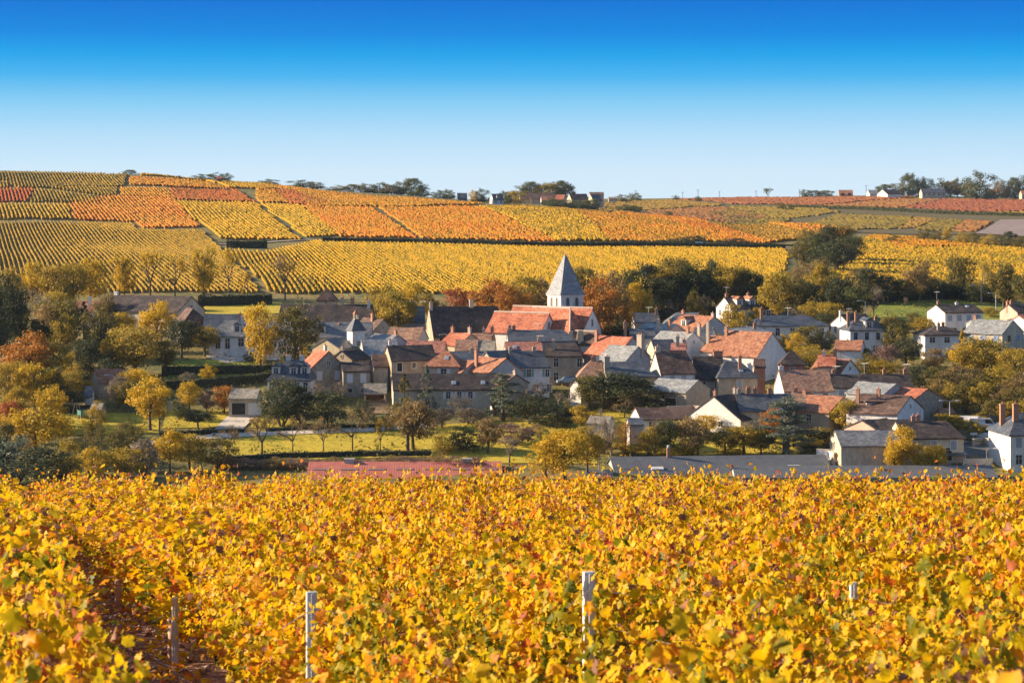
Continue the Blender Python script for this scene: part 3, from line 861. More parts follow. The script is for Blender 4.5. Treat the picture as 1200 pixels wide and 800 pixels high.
def add_window(root, p, rz, w, h, kind='p', sh='w', surround=M_STONE):
    """kind: p plain, o open shutters, c closed shutters, d door, v dark opening"""
    def put(nm, me, par, loc):
        o = link(nm, me, par); o.location = loc; return o
    if kind == 'd':
        f = put('door', window_mesh('surround', w, h, (surround,)), root, p); f.rotation_euler[2] = rz
        put('door_leaf', window_mesh('doorleaf', w, h, (SHUT[sh], M_METAL)), f, (0, 0, 0))
        return f
    f = put('window', window_mesh('surround', w, h, (surround,)), root, p); f.rotation_euler[2] = rz
    if kind == 'c':
        for s in (-1, 1): put('shutter', window_mesh('shutter', w / 2 - .02, h, (SHUT[sh],)), f, (s * w / 4, 0, 0))
    else:
        put('pane', window_mesh('pane', w, h, (GLASS, SHUT[sh] if kind == 'p' and sh in 'nb' else M_FRAME)), f, (0, 0, 0))
        if kind == 'o':
            for s in (-1, 1): put('shutter', window_mesh('shutter', w / 2, h, (SHUT[sh],)), f, (s * (w * .75 + .16), 0, 0))
    return f

HLOG = []
def roof_mesh(L, W, H, hr, hips, t=.2, oe=.32, og=.12, sag=.0, rg=None):
    """solid roof; ridge along x, hips = inset of the ridge at each end, H = eave height"""
    sl = hr / (W / 2)
    ye = W / 2 + oe; ze = H - oe * sl
    ox = [og if h == 0 else oe for h in hips]
    xa, xb = -L / 2 - ox[0], L / 2 + ox[1]
    ra, rb = (-L / 2 - og if hips[0] == 0 else -L / 2 + hips[0]), (L / 2 + og if hips[1] == 0 else L / 2 - hips[1])
    if ra > rb: ra = rb = (ra + rb) / 2
    zr = H + hr
    n = max(2, int((rb - ra) / 1.6) + 1)
    top, b = [], MB()
    rx = np.linspace(ra, rb, n); ex = np.linspace(xa, xb, n)
    w = rg.normal(0, .035, (3, n)) if rg is not None else np.zeros((3, n))
    sg = -sag * np.sin(np.pi * np.linspace(0, 1, n))
    V = []
    for k in range(n):
        V += [(ex[k], -ye, ze + w[0, k]), (ex[k] * .5 + rx[k] * .5, -ye / 2, (ze + zr) / 2 + sg[k] * .8 + w[0, k] * .5), (rx[k], 0, zr + w[1, k] + sg[k]),
              (ex[k] * .5 + rx[k] * .5, ye / 2, (ze + zr) / 2 + sg[k] * .8), (ex[k], ye, ze + w[2, k])]
    m = len(V)
    Vb = [(x, y, z - t) for x, y, z in V]
    fs = []
    for k in range(n - 1):
        for j in range(4):
            a = k * 5 + j
            fs.append((a, a + 5, a + 6, a + 1)); fs.append((m + a + 1, m + a + 6, m + a + 5, m + a))
    for k in range(n - 1):
        a = k * 5; fs.append((a, m + a, m + a + 5, a + 5)); a += 4; fs.append((a, a + 5, m + a + 5, m + a))
    for e, (k, h) in enumerate(((0, hips[0]), (n - 1, hips[1]))):
        i = [k * 5 + j for j in range(5)]
        if h == 0:
            for j in range(4):
                f = (i[j], i[j + 1], m + i[j + 1], m + i[j]); fs.append(f if e == 0 else f[::-1])
        else:
            # the hip end: from the two eave corners up to the ridge end
            f = tuple(i); fs.append(f[::-1] if e == 1 else f); g = tuple(m + q for q in i); fs.append(g if e == 1 else g[::-1])
            q = (i[0], i[4], m + i[4], m + i[0]); fs.append(q if e == 0 else q[::-1])
    b.add(V + Vb, fs, 0)
    return b, (ra, rb, zr), sl

def chimney_mesh(w, d, h, mat, pots=1):
    b = MB()
    b.box((0, 0, h / 2 - .8), (w, d, h + 1.6), 0)
    b.box((0, 0, h - .12), (w + .14, d + .14, .12), 0)
    for k in range(pots):
        x = (k - (pots - 1) / 2) * (w * .55 if pots > 1 else 0)
        b.tube((x, 0, h - .05), (x, 0, h + .38), .13, .105, 8, 1)
    return b.mesh('chimney', (mat, M_POT))

def antenna(root, x, y, z0, h=2.0, rz=0.6):
    b = MB()
    b.tube((x, y, z0 - .3), (x, y, z0 + h), .035, n=5)
    ca, sa = math.cos(rz), math.sin(rz)
    b.tube((x - ca * .7, y - sa * .7, z0 + h - .1), (x + ca * .9, y + sa * .9, z0 + h - .1), .03, n=4)
    for k in range(-2, 4):
        c = (x + ca * k * .28, y + sa * k * .28); b.tube((c[0] - sa * .35, c[1] + ca * .35, z0 + h - .1), (c[0] + sa * .35, c[1] - ca * .35, z0 + h - .1), .022, n=4)
    return b.obj('aerial', (M_METAL,), root)

def dish(root, p, rz):
    b = MB(); n = 12
    ring = [(.36 * math.cos(2 * math.pi * i / n), -.08, .36 * math.sin(2 * math.pi * i / n)) for i in range(n)]
    b.add([(0, .06, 0)] + ring, [(0, 1 + i, 1 + (i + 1) % n) for i in range(n)] + [(0, 1 + (i + 1) % n, 1 + i) for i in range(n)])
    b.tube((0, .06, 0), (0, .3, -.1), .03, n=5); b.tube((0, .04, -.1), (0, -.32, -.02), .015, n=4)
    o = b.obj('satellite_dish', (WALL['white'],), root); o.location = p; o.rotation_euler[2] = rz
    return o

def house(label, x1, x2, y, yaw, W, hw, hr, roof, wall, hips=(0, 0), near=None, L=None, D=None, DA=None, win=(), ch=(), dorm=(), aer=(), name='house', cat='house',
          ridge_cap=False, ey=None, surround=None, base=None, oe=.32, og=.12, group=None, sag=.06, vel=(), door=None):
    """x1, x2, y: photo columns and row of the ridge; or near=(px, py) of the ridge end nearest the camera with L in metres"""
    t = R(yaw)
    c, s = math.cos(t), math.sin(t)
    def ctr(D):
        if near is None:
            pm = (x1 + x2) / 2
            return px2(pm, y, D)
        p = px2(near[0], near[1], D)
        sg = -1 if s > 0 else 1            # the end that points towards the camera
        k = L / 2 - (hips[1] if sg > 0 else hips[0])
        return (p[0] - sg * c * k, p[1] - sg * s * k, p[2])
    if D is not None:
        q = (DA or DR(D)) / D; D = DA or DR(D)
        W, hr = W * q, hr * q
        if L is not None: L *= q
    X, Y, zr = ctr(D)
    near_D = D
    if near is None:
        Lr = (x2 - x1) / FP * Y / max(.12, abs(c - (X / Y) * s))
        L = Lr + hips[0] + hips[1]
        X -= c * (hips[0] - hips[1]) / 2; Y -= s * (hips[0] - hips[1]) / 2
    g0 = float(gz(X, Y))
    if ey is not None:                 # rise of the roof from the row where the eave is seen
        De = Y - W / 2 * abs(c) if near is None else near_D
        hr = max(.8, zr - (CZ - (ey - HZ) / FP * De))
    H = zr - hr - g0                   # eave height above the ground at the middle
    HLOG.append((label[:46], round(D), round(FP / Y, 1), round(L, 1), round(W, 1), round(H, 1)))
    root = empty(name, (X, Y, g0), t)
    tag(root, label, cat, group)
    rg = np.random.default_rng(int(abs(X * 7 + Y * 13)) % 9999)
    # walls with gables
    zb = -2.2
    b = MB()
    hx, hy = L / 2, W / 2
    ztop = H - .12
    sl = hr / hy
    V = []
    for sx, hip in ((-1, hips[0]), (1, hips[1])):
        V += [(sx * hx, -hy, zb), (sx * hx, hy, zb), (sx * hx, hy, ztop), (sx * hx, -hy, ztop)]
        V.append((sx * hx, 0, H + hr - .14 if hip == 0 else ztop))
    b.add(V, [(0, 3, 4, 2, 1), (5, 6, 7, 9, 8), (0, 5, 8, 3), (1, 2, 7, 6), (3, 8, 9, 4), (2, 4, 9, 7)], 0)
    wm = WALL[wall] if isinstance(wall, str) else wall
    b.obj('wall', (wm,), root)
    rb, (ra, rbx, zrr), slp = roof_mesh(L, W, H, hr, hips, oe=oe, og=og, sag=sag, rg=rg)
    ro = rb.obj('roof', (ROOF[roof],), root)
    if ridge_cap:
        k = MB(); k.tube((ra, 0, H + hr + .02), (rbx, 0, H + hr + .02), .16, n=6)
        k.obj('ridge', (M_RIDGE,), ro)
    sm = surround or (M_STONE if wall in ('stone', 'beige', 'cream', 'pink', 'brick', 'grey') else M_FRAME)
    def face(fc, u, z):
        if fc == 'F': return (u, -hy, z), 0.0
        if fc == 'B': return (u, hy, z), math.pi
        if fc == 'L': return (-hx, -u, z), -math.pi / 2
        return (hx, u, z), math.pi / 2
    for wd in win:
        fc, n, row, kind = wd[:4]
        sh = wd[4] if len(wd) > 4 else 'w'
        w, h = wd[5] if len(wd) > 5 else ((.9, 1.35) if kind != 'd' else (1.0, 2.1))
        off = wd[6] if len(wd) > 6 else 0.0
        ln = L if fc in 'FB' else W
        span = wd[7] if len(wd) > 7 else ln
        if row == 'd': zc = h / 2 + .1
        else: zc = H - .62 - h / 2 - row * 2.75 if row >= 0 else H + hr * .28
        for k in range(n):
            u = off + ((k + .5) / n - .5) * span
            p, rz = face(fc, u, zc)
            add_window(root, p, rz, w, h, kind, sh, sm)
    for cc in ch:
        u, v, h = cc[:3]; st = cc[3] if len(cc) > 3 else 'b'; sz = cc[4] if len(cc) > 4 else (.66, .5); pots = cc[5] if len(cc) > 5 else 1
        x = ra + (rbx - ra) * u; yv = v * hy
        o = link('chimney', chimney_mesh(sz[0] * .92, sz[1] * .92, h * .85 + abs(v) * hr, CHIM[st], pots), ro)
        o.location = (x + (.0 if .02 < u < .98 else (.5 if u <= .02 else -.5)), yv, H + hr - abs(v) * hr)
    for dd in dorm:
        u, kind = dd[:2]
        x = -hx + L * u
        d0 = MB(); ww, hh = 1.5, 1.5
        yf = -hy * .72; zf = H + hr * .28 - .3
        dl = hh / slp + .6
        d0.box((0, dl / 2, hh / 2), (ww, dl, hh), 0)
        d0.add([(-ww / 2 - .15, -.15, hh), (ww / 2 + .15, -.15, hh), (0, -.15, hh + .7), (-ww / 2 - .15, dl + .8, hh), (ww / 2 + .15, dl + .8, hh), (0, dl + .8, hh + .7)],
               [(0, 1, 2), (0, 2, 5, 3), (1, 4, 5, 2), (0, 3, 4, 1), (3, 5, 4)], 1)
        do = d0.obj('dormer', (wm if kind != 'w' else WALL['white'], ROOF[dd[2] if len(dd) > 2 else roof]), root)
        do.location = (x, yf, zf)
        po = link('pane', window_mesh('pane', .8, 1.0, (GLASS, M_FRAME)), do); po.location = (0, -.02, hh * .52)
    for (u, v) in vel:
        x = -hx + L * u; yv = -hy * (1 - v); zz = H + hr * v + .05
        b2 = MB(); b2.box((0, 0, 0), (.8, 1.1, .10), 0); b2.box((0, 0, .06), (.62, .9, .03), 1)
        o = b2.obj('skylight', (M_METAL, mat_sky_glass), root); o.location = (x, yv, zz); o.rotation_euler[0] = math.atan(slp)
    for a in aer:
        antenna(root, ra + (rbx - ra) * a[0], 0, H + hr, a[1] if len(a) > 1 else 2.2, a[2] if len(a) > 2 else .6)
    root['_H'] = H
    return root
mat_sky_glass = mat_plain('skylight_glass', (.25, .32, .40), .05, 0, .9)
# ------------------------------------------------------------------ the village, house by house
H_ = house
# --- left: farm and manor
H_('long stone farmhouse with a dark brown roof and round window under the lower left vineyard', 134, 224, 346, -27, 10, 4.2, 4.6, 'dbrown', 'cream',
   win=[('F', 1, 0, 'v', 'n', (.9, .9), -6.5), ('F', 1, 'd', 'd', 'k', (2.2, 2.6), -5), ('F', 1, 0, 'p', 'n', (1.0, 1.5), 7.5), ('R', 1, -1, 'p', 'n', (.5, .6))], ch=[(0, 0, .8, 'w', (1.0, .5), 0)], name='farmhouse', cat='farmhouse', D=505, ey=364, DA=522)
H_('low brown-roofed stable standing in front of the long farmhouse gable', 0, 0, 0, -58, 7, 3.0, 3.2, 'brown', 'stone', near=(226, 361), L=5, hips=(0, 2.2), name='stable', cat='stable', D=488, ey=380, DA=506)
H_('long low barn with a navy slate roof behind the grey slate lodge', 240, 296, 367.5, 3, 9, 2.4, 2.6, 'slate', 'stone', name='barn', cat='barn', D=500, ey=383.5)
H_('pinkish low roofed cottage with one white chimney, mostly hidden by trees above the orange maple', 87, 121, 352, 4, 7, 2.8, 2.0, 'rust', 'beige', ch=[(.55, -.4, 1.2, 'w')], D=530)
H_('grey slate lodge with tall white windows and a white dormer beside the parked silver car', 264, 342, 375, -4, 8, 3.6, 3.2, 'mslate', 'white', hips=(2.6, 0), D=488,
   win=[('F', 2, 0, 'o', 'w', (.95, 2.1), -5.4, 4), ('F', 1, 0, 'p', 'w', (1.1, 1.6), -1.6), ('F', 3, 0, 'c', 'w', (1, 1.7), 4.2, 7)], ch=[(.22, .0, 1.6, 'b'), (.28, -.5, 1.2, 'w')], dorm=[(.34, 'w')], name='lodge', cat='lodge', ey=393)
H_('long barn with a dark navy tiled roof standing below the little dovecote tower', 330, 436, 356, -4, 11, 3.4, 4.4, 'dbrown', 'beige', ch=[(.67, .0, 1.7, 'c'), (.78, .0, 1.5, 'b', (.9, .6), 2), (.99, -.2, 1.0, 'w')], D=512, name='barn', cat='barn', aer=[(.72,)], ey=377)
H_('long barn with a grey slate roof in front of the navy roofed barn', 370, 436, 377, 2, 8, 3.0, 3.0, 'mslate', 'grey', D=486, dorm=[(.12, 'w', 'slate')], name='barn', cat='barn', ey=394)
# dovecote tower
H_('small square dovecote tower with a red-brown pyramid roof rising behind the navy barn', 382, 385, 338, -3, 3.6, 6.0, 2.2, 'brown', 'cream', hips=(1.8, 1.8), D=532,
   win=[('F', 1, 0, 'v', 'n', (.35, 1.3))], name='dovecote', cat='dovecote')
# white turret
def turret():
    X, Y, zt = px2(417, 387, DR(468) + 6)
    g = float(gz(X, Y)); H = zt - g
    root = empty('turret', (X, Y, g), R(28))
    tag(root, 'slim white turret with a slate pyramid roof and small belfry lantern among the houses', 'turret')
    b = MB(); b.box((0, 0, H / 2 - 1), (2.7, 2.7, H + 2)); b.obj('wall', (WALL['white'],), root)
    r = MB(); r.frustum((0, 0, H - .05), (3.3, 3.3), (.9, .9), 2.3); ro = r.obj('roof', (ROOF['slate'],), root)
    l = MB()
    for sx in (-1, 1):
        for sy in (-1, 1): l.box((sx * .34, sy * .34, H + 2.8), (.12, .14, 1.1), 0)
    l.box((0, 0, H + 2.3), (.9, .9, .12), 0); l.frustum((0, 0, H + 3.3), (1.05, 1.05), (.1, .1), .8, 1); l.obj('lantern', (WALL['cream'], ROOF['orange']), ro)
    add_window(root, (0, -1.35, H - 2.6), 0, .6, .9, 'p'); add_window(root, (-1.35, 0, H - 2.4), -math.pi / 2, .6, .9, 'p')
turret()
H_('cream gabled house with a slate roof left of the white turret', 0, 0, 0, 58, 6.4, 4.2, 2.2, 'slate', 'cream', near=(382, 397), L=8, win=[('L', 1, 0, 'c', 'y', (.8, 1.6), -2.3)], D=452, ey=407, DA=477)
H_('narrow orange-walled gable with a dark roof against the white turret', 0, 0, 0, 55, 3.6, 4.8, 1.8, 'slate', 'pink', near=(396, 383), L=5, ch=[(.0, 0, .8, 'b')], D=470, ey=392, DA=490)
H_('stone house with a bright orange roof slope and round gable window beside the mansard house', 0, 0, 0, -66, 6.8, 5.2, 3.4, 'orange', 'stone', near=(385, 411), L=6.5, D=424,
   win=[('R', 2, 0, 'c', 'w', (1.0, 1.6)), ('R', 1, -1, 'p', 'w', (.7, .7))], ch=[(.45, .2, .9, 'w')], ey=431, DA=449)
H_('stone wing with a dark roof and white shutters joined to the orange roofed house', 400, 431, 423.5, 10, 6.5, 4.0, 2.2, 'dbrown', 'stone', D=424, win=[('F', 2, 0, 'c', 'w', (1.0, 1.6)), ('F', 2, 1, 'p', 'n', (.9, .7))], ey=434, DA=449)
H_('small stone gable with a dark roof behind the orange roofed stone house', 0, 0, 0, 60, 4.6, 4.6, 1.9, 'dbrown', 'beige', near=(400, 410.5), L=6, D=440, win=[('L', 1, -1, 'p', 'n', (.4, .5))], ch=[(.0, 0, .8, 'c')], ey=420)
# mansard house
H_('navy slate villa with two pale chimneys, white dormers and white window wall beside the conifers', 336, 356, 421, -2, 8, 4.2, 3.6, 'slate', 'white', hips=(3.0, 1.6), D=418,
   win=[('F', 5, 0, 'p', 'w', (.8, 1.7))], ch=[(.1, 0, .9, 'w', (1.0, .6), 2), (.9, 0, .9, 'w', (1.0, .6), 2)], dorm=[(.18, 'w'), (.60, 'w'), (.86, 'w')], name='villa', cat='villa', ey=444)
H_('broad pale grey slate roofed hall below the white turret', 424, 464, 397, 10, 11, 3.4, 4.0, 'lslate', 'grey', D=450, ey=419, DA=475)
H_('narrow house with a navy slate roof right of the white turret', 427, 449, 391, 2, 6, 3.6, 2.0, 'slate', 'grey', D=462, ey=398, DA=487)
H_('grey gabled house with a slate roof and red chimney behind the dark roofed cream house', 0, 0, 0, -50, 6, 4.0, 2.6, 'mslate', 'grey', near=(466, 392), L=7, ch=[(.9, 0, .9, 'b')], D=452, ey=403, DA=478)
H_('brown roofed gable with a dark chimney below the big gold tree', 0, 0, 0, -52, 5.6, 3.4, 2.6, 'brown', 'beige', near=(449.5, 373.5), L=7, ch=[(.55, -.2, 1.2, 'b')], D=480, win=[('R', 1, -1, 'p', 'n', (.4, .5))], ey=388, DA=498)
H_('low house with a mottled brown tile roof left of the big dark barn', 458, 496, 383, -12, 8, 3.0, 2.8, 'mottled', 'grey', D=464, ey=397.5, DA=487)
H_('low house with a plain salmon pink roof below the mottled brown roof', 478, 522, 399, -6, 6, 3.0, 2.4, 'salmon', 'beige', D=448, ey=412, DA=474)
H_('cream house with a dark roof, brown shutters and bright white left gable', 454, 506, 404, 14, 7.6, 4.2, 3.2, 'dbrown', 'beige', D=424, win=[('F', 2, 0, 'p', 'n', (.95, 1.6), 0, 11), ('F', 1, 0, 'p', 'n', (.7, 1.0)), ('F', 3, 1, 'p', 'n', (.9, 1.2))], ch=[(.02, 0, 1.0, 'w')],
   surround=M_FRAME, ey=421, DA=456)
H_('small brown roofed house squeezed against the white gable of the cream house', 436, 453, 414.5, 8, 6.5, 3.4, 2.6, 'brown', 'cream', D=430, L=None, ey=428, DA=456)
H_('great medieval barn with a steep dark roof and cream left gable below the vine rows', 503, 583, 358.5, 12, 10.5, 3.0, 6.6, 'dbrown', 'beige', hips=(0, 1.2), D=486, ch=[(.03, -.1, 1.1, 'c'), (.62, 0, 1.6, 'c', (.9, .7))], win=[('F', 4, 'd', 'd', 'k', (1.4, 2.4))], name='barn', cat='barn', ey=392.5, DA=506)
H_('house with a navy roof and white chimney half behind the gold tree', 466, 497, 358, 4, 9, 3.0, 4.2, 'slate', 'grey', D=506, ch=[(.5, 0, 1.4, 'c')], aer=[(.55, 1.0), (.9, 1.0)], ey=376, DA=524)
# --- centre
H_('small house with an orange left roof slope in front of the dark medieval barn', 0, 0, 0, -40, 6.5, 3.6, 2.4, 'orange', 'cream', near=(552, 390), L=5, D=452, ch=[(.0, 0, 1.2, 'b'), (1, 0, 1.3, 'c')], ey=402, DA=478)
H_('low house with a weathered brown roof and two chimneys under the dark barn', 552, 579, 390, -4, 6, 3.4, 2.2, 'mottled', 'beige', D=458, ch=[(.55, 0, 1.0, 'c'), (1.0, 0, 1.5, 'b')], ey=401, DA=483)
H_('terraced house with a rough brown tile roof left of the beige tile roof', 535, 560, 397.5, -3, 6.5, 3.4, 2.4, 'mottled', 'cream', D=444, ey=410, DA=472)
H_('terraced house with a beige stone tile roof beside a red chimney', 560, 580, 398, -3, 6.5, 3.4, 2.3, 'stoneroof', 'cream', D=443, ch=[(1.0, 0, 1.1, 'b')], ey=410, DA=472)
H_('long white building with a slate roof lying in front of the orange church roofs', 595, 660, 386, 2, 8, 3.4, 2.4, 'slate', 'grey', hips=(0, 2.2), D=447, win=[('F', 6, 0, 'p', 'w', (.7, .9))], ch=[(.0, 0, 1.0, 'c'), (.12, 0, .9, 'b')], aer=[(.55, 1.3)], name='row_house', ey=398.5, DA=474)
H_('house with a clean salmon roof and a tiny dark roof window in the village centre', 592, 634, 400, 3, 6.5, 3.6, 2.2, 'salmon', 'grey', hips=(0, 0), D=432, ch=[(1.0, 0, .9, 'c')], vel=[(.26, .35)], aer=[(.93, 1.2)], ey=410, DA=466)
H_('stone house with a speckled dark brown roof and grey shutters right of the salmon roof', 640, 675, 402, -4, 7.5, 4.2, 3.0, 'dbrown', 'beige', hips=(0, 1.0), D=430, win=[('F', 2, 0, 'p', 'y', (.85, 1.6), 1, 9), ('F', 2, 1, 'p', 'y', (.85, 1.6), 1, 9)], ch=[(.28, -.5, .8, 'c')], ey=416, DA=463)
H_('white house with a dark roof, pale green shutters and two chimneys at the village centre', 597, 634, 410.5, 9, 8.2, 4.6, 3.6, 'slate', 'white', hips=(0, .8), D=404, win=[('F', 2, 0, 'o', 'g', (.75, 1.35), 1.3, 7), ('F', 3, 1, 'p', 'g', (.85, 1.4), .9, 7.5)], ch=[(.78, 0, .8, 'c'), (.05, 0, .8, 'c')], ey=429, DA=450)
H_('long navy roofed house joined to the left of the white house with green shutters', 527, 596, 411.5, 3, 7, 3.6, 2.6, 'slate', 'beige', D=412, ch=[(.38, 0, .7, 'c')], ey=422, DA=452)
H_('sharp cream gable with a navy roof poking between the terraces', 0, 0, 0, 50, 4.6, 3.6, 3.6, 'slate', 'cream', near=(569.5, 411), L=9, D=402, ey=429, DA=446)
H_('house with a rusty brown roof and grey-green gable, red brick chimney on its left slope', 0, 0, 0, -50, 7, 3.8, 2.8, 'rust', 'grey', near=(593, 419.5), L=7, D=396, ch=[(.35, -.75, 1.5, 'b')], win=[('R', 1, 0, 'p', 'w', (.5, .7))], ey=434, DA=441)
H_('low beige gabled outbuilding in front of the rusty roofed house', 0, 0, 0, -48, 5.2, 2.0, 2.2, 'brown', 'beige', near=(605, 438.5), L=5, D=384, ch=[(1.0, 0, .8, 'c')], name='outbuilding', cat='outbuilding', ey=448, DA=434)
H_('beige house with a hipped orange and brown roof above the long dark cottage', 520, 526, 411, -8, 7.4, 3.4, 3.0, 'rust', 'cream', hips=(3.0, 2.6), D=402, win=[('F', 1, 0, 'o', 'w', (1.0, 1.5), .4)], vel=[(.6, .5)], ey=428, DA=447)
H_('house with a rusty orange roof and grey right gable above the long dark cottage', 0, 0, 0, -46, 6, 3.2, 2.4, 'rust', 'grey', near=(557, 422), L=6.5, D=398, ey=434, DA=444)
H_('long low cottage with a dark roof, white left gable and two skylights', 460, 582, 437, 5, 7.6, 3.0, 3.4, 'dbrown', 'cream', D=376, win=[('F', 3, 0, 'o', 'w', (.75, 1.2), 2.4, 6), ('F', 1, 'd', 'd', 'n', (1.0, 2.0), -3.3)], vel=[(.58, .35), (.86, .35)], ch=[], surround=M_FRAME, name='cottage', cat='cottage', ey=455, DA=436)
# open garage
def carport():
    X, D = ground_at(439.5, 469); z = float(gz(X, D)); s = D / FP
    root = empty('open_garage', (X, D, z), R(4))
    tag(root, 'open fronted garage with a pale brown roof at the head of the drive', 'garage')
    L, W, H = 24.5 * s * 1.05, 5.0, 10.0 * s
    b = MB(); b.box((-L / 2 + .15, 0, H / 2 - .3), (.3, W, H + .6)); b.box((L / 2 - .15, 0, H / 2 - .3), (.3, W, H + .6)); b.obj('side_wall', (WALL['cream'],), root)
    b = MB(); b.box((0, W / 2 - .15, H / 2 - .3), (L - .6, .3, H + .6)); b.obj('back_wall', (WALL['brick'],), root)
    r, _, _ = roof_mesh(L, W, H, 1.5, (0, 0)); r.obj('roof', (ROOF['stoneroof'],), root)
carport()
# --- church
SPIRE = mat_roof('spire_slate', [(.25, (.15, .16, .17)), (.5, (.20, .205, .21)), (.75, (.25, .25, .245))], rough=.34, spec=.8)
def church():
    D = DR(462.0) + 26
    t30 = R(30)
    X, Y, zt = px2(662.5, 345, D)
    g = float(gz(X, Y)); H = zt - g; s = D / FP
    root = empty('church', (X, Y, g), 0)
    tag(root, 'village church with orange tiled roofs and a white tower under a tall slate spire', 'church')
    tw = 30.5 * s
    b = MB(); b.box((0, 0, H / 2 - 1), (tw, tw, H + 2), 0, t30); b.box((0, 0, H - .15), (tw + .35, tw + .35, .3), 0, t30)
    tower = b.obj('tower', (WALL['white'],), root)
    sp = MB(); hs = 45.5 * s
    e = tw + .7
    ca, sa = math.cos(t30), math.sin(t30)
    def rot(x, y, z): return (x * ca - y * sa, x * sa + y * ca, z)
    vs = [rot(x * e / 2, y * e / 2, H + .0) for x, y in ((-1, -1), (1, -1), (1, 1), (-1, 1))] + [rot(x * e / 2 * .86, y * e / 2 * .86, H + hs * .1) for x, y in ((-1, -1), (1, -1), (1, 1), (-1, 1))]
    vs += [rot(x * .22, y * .22, H + hs) for x, y in ((-1, -1), (1, -1), (1, 1), (-1, 1))]
    fs = [(3, 2, 1, 0), (8, 9, 10, 11)]
    for k in (0, 4):
        for i in range(4): fs.append((k + i, k + (i + 1) % 4, k + 4 + (i + 1) % 4, k + 4 + i))
    sp.add(vs, fs); spire = sp.obj('spire', (SPIRE,), root)
    k = MB(); k.frustum((0, 0, H + hs - .7), (.62, .62), (.2, .2), 1.0); k.tube((0, 0, H + hs), (0, 0, H + hs + .9), .05, n=5); k.obj('finial', (M_STONE,), spire)
    # belfry openings: arched pairs with louvres
    def belfry(p, rz, w, h):
        o = MB(); n = 8
        arch = [(-w / 2, 0), (w / 2, 0)] + [(w / 2 * math.cos(math.pi * i / n), h - w / 2 + w / 2 * math.sin(math.pi * i / n)) for i in range(n + 1)]
        o.add([(x, -.03, z) for x, z in arch] + [(x, .1, z) for x, z in arch], [tuple(range(len(arch)))] + [(i, (i + 1) % len(arch), len(arch) + (i + 1) % len(arch), len(arch) + i) for i in range(len(arch))], 0)
        for q in range(5): o.box((0, -.09, .3 + q * (h - w * .6) / 5), (w * .86, .14, .06), 1)
        ob = o.obj('belfry_opening', (SHUT['k'], SHUT['y']), tower); ob.location = p; ob.rotation_euler[2] = rz
        r = MB()
        outer = [(-w / 2 - .16, -.1), (-w / 2 - .16, h - w / 2)] + [((w / 2 + .16) * math.cos(math.pi * i / n), h - w / 2 + (w / 2 + .16) * math.sin(math.pi * i / n)) for i in range(n, -1, -1)] + [(w / 2 + .16, -.1)]
        inner = [(-w / 2, -.1), (-w / 2, h - w / 2)] + [(w / 2 * math.cos(math.pi * i / n), h - w / 2 + w / 2 * math.sin(math.pi * i / n)) for i in range(n, -1, -1)] + [(w / 2, -.1)]
        m = len(outer)
        r.add([(x, -.1, z) for x, z in outer] + [(x, -.1, z) for x, z in inner], [(i, i + 1, m + i + 1, m + i) for i in range(m - 1)], 0)
        rr = r.obj('arch', (M_STONE,), ob)
    for u in (-.2, .2):
        x, y, _ = rot(u * tw, -tw / 2, 0); belfry((x, y, H - 2.35), t30, .72, 1.75)
        x, y, _ = rot(-tw / 2, u * tw, 0); belfry((x, y, H - 2.35), t30 - math.pi / 2, .72, 1.75)
    # naves and chapels; each is walls + roof
    def wing(near, L, W, yaw, hr, roof='orange', hips=(0, 0), D=450, win=True):
        D = DR(D) + 26
        t = R(yaw); c, s_ = math.cos(t), math.sin(t)
        p = px2(near[0], near[1], D); sg = -1 if s_ > 0 else 1
        kk = L / 2 - (hips[1] if sg > 0 else hips[0])
        cx, cy, zr = p[0] - sg * c * kk, p[1] - sg * s_ * kk, p[2]
        HH = zr - hr - g
        hx, hy = L / 2, W / 2
        b = MB(); V = []
        for sx, hip in ((-1, hips[0]), (1, hips[1])):
            V += [(sx * hx, -hy, -2), (sx * hx, hy, -2), (sx * hx, hy, HH - .12), (sx * hx, -hy, HH - .12), (sx * hx, 0, HH + (hr - .14 if hip == 0 else -.12))]
        b.add(V, [(0, 3, 4, 2, 1), (5, 6, 7, 9, 8), (0, 5, 8, 3), (1, 2, 7, 6), (3, 8, 9, 4), (2, 4, 9, 7)])
        w = b.obj('wall', (WALL['white'],), root); w.location = (cx - X, cy - Y, 0); w.rotation_euler[2] = t
        r, (ra, rb, zz), sl = roof_mesh(L, W, HH, hr, hips, og=.2, oe=.35)
        ro = r.obj('roof', (ROOF[roof],), root); ro.location = w.location; ro.rotation_euler[2] = t
        m = MB(); m.tube((ra, 0, HH + hr + .03), (rb, 0, HH + hr + .03), .2, n=6)
        if hips[1] > 0:
            m.tube((rb, 0, HH + hr), (hx + .3, -hy - .3, HH - .15), .15, n=6)
        m.obj('ridge', (M_RIDGE,), ro)
        if win:
            f = link('window', window_mesh('surround', .55, 1.3, (M_STONE,)), w); f.location = (hx, 0, HH + hr * .32); f.rotation_euler[2] = math.pi / 2
            q = link('pane', window_mesh('pane', .55, 1.3, (GLASS, M_FRAME)), f)
        return w, HH
    wing((694, 361), 19.0, 7.6, -33, 4.4, D=449)
    wing((643, 367), 13.0, 6.4, -33, 3.6, D=446)
    wing((668.5, 361.5), 13.0, 7.2, -42, 5.2, D=447, hips=(0, 2.9), win=False)
    wing((700, 388.5), 5.2, 4.0, -33, 2.2, D=436, roof='brown', win=False)
    b = MB()
    for px_, py_, w_ in ((680.5, 387, 1.0), (669, 388, .8)):
        p = px2(px_, py_, DR(440) + 24); b.frustum((p[0] - X, p[1] - Y, -2), (w_ * 1.6, w_ * 1.6), (w_, w_), p[2] - g + 2)
    b.obj('buttress', (WALL['cream'],), root)
church()
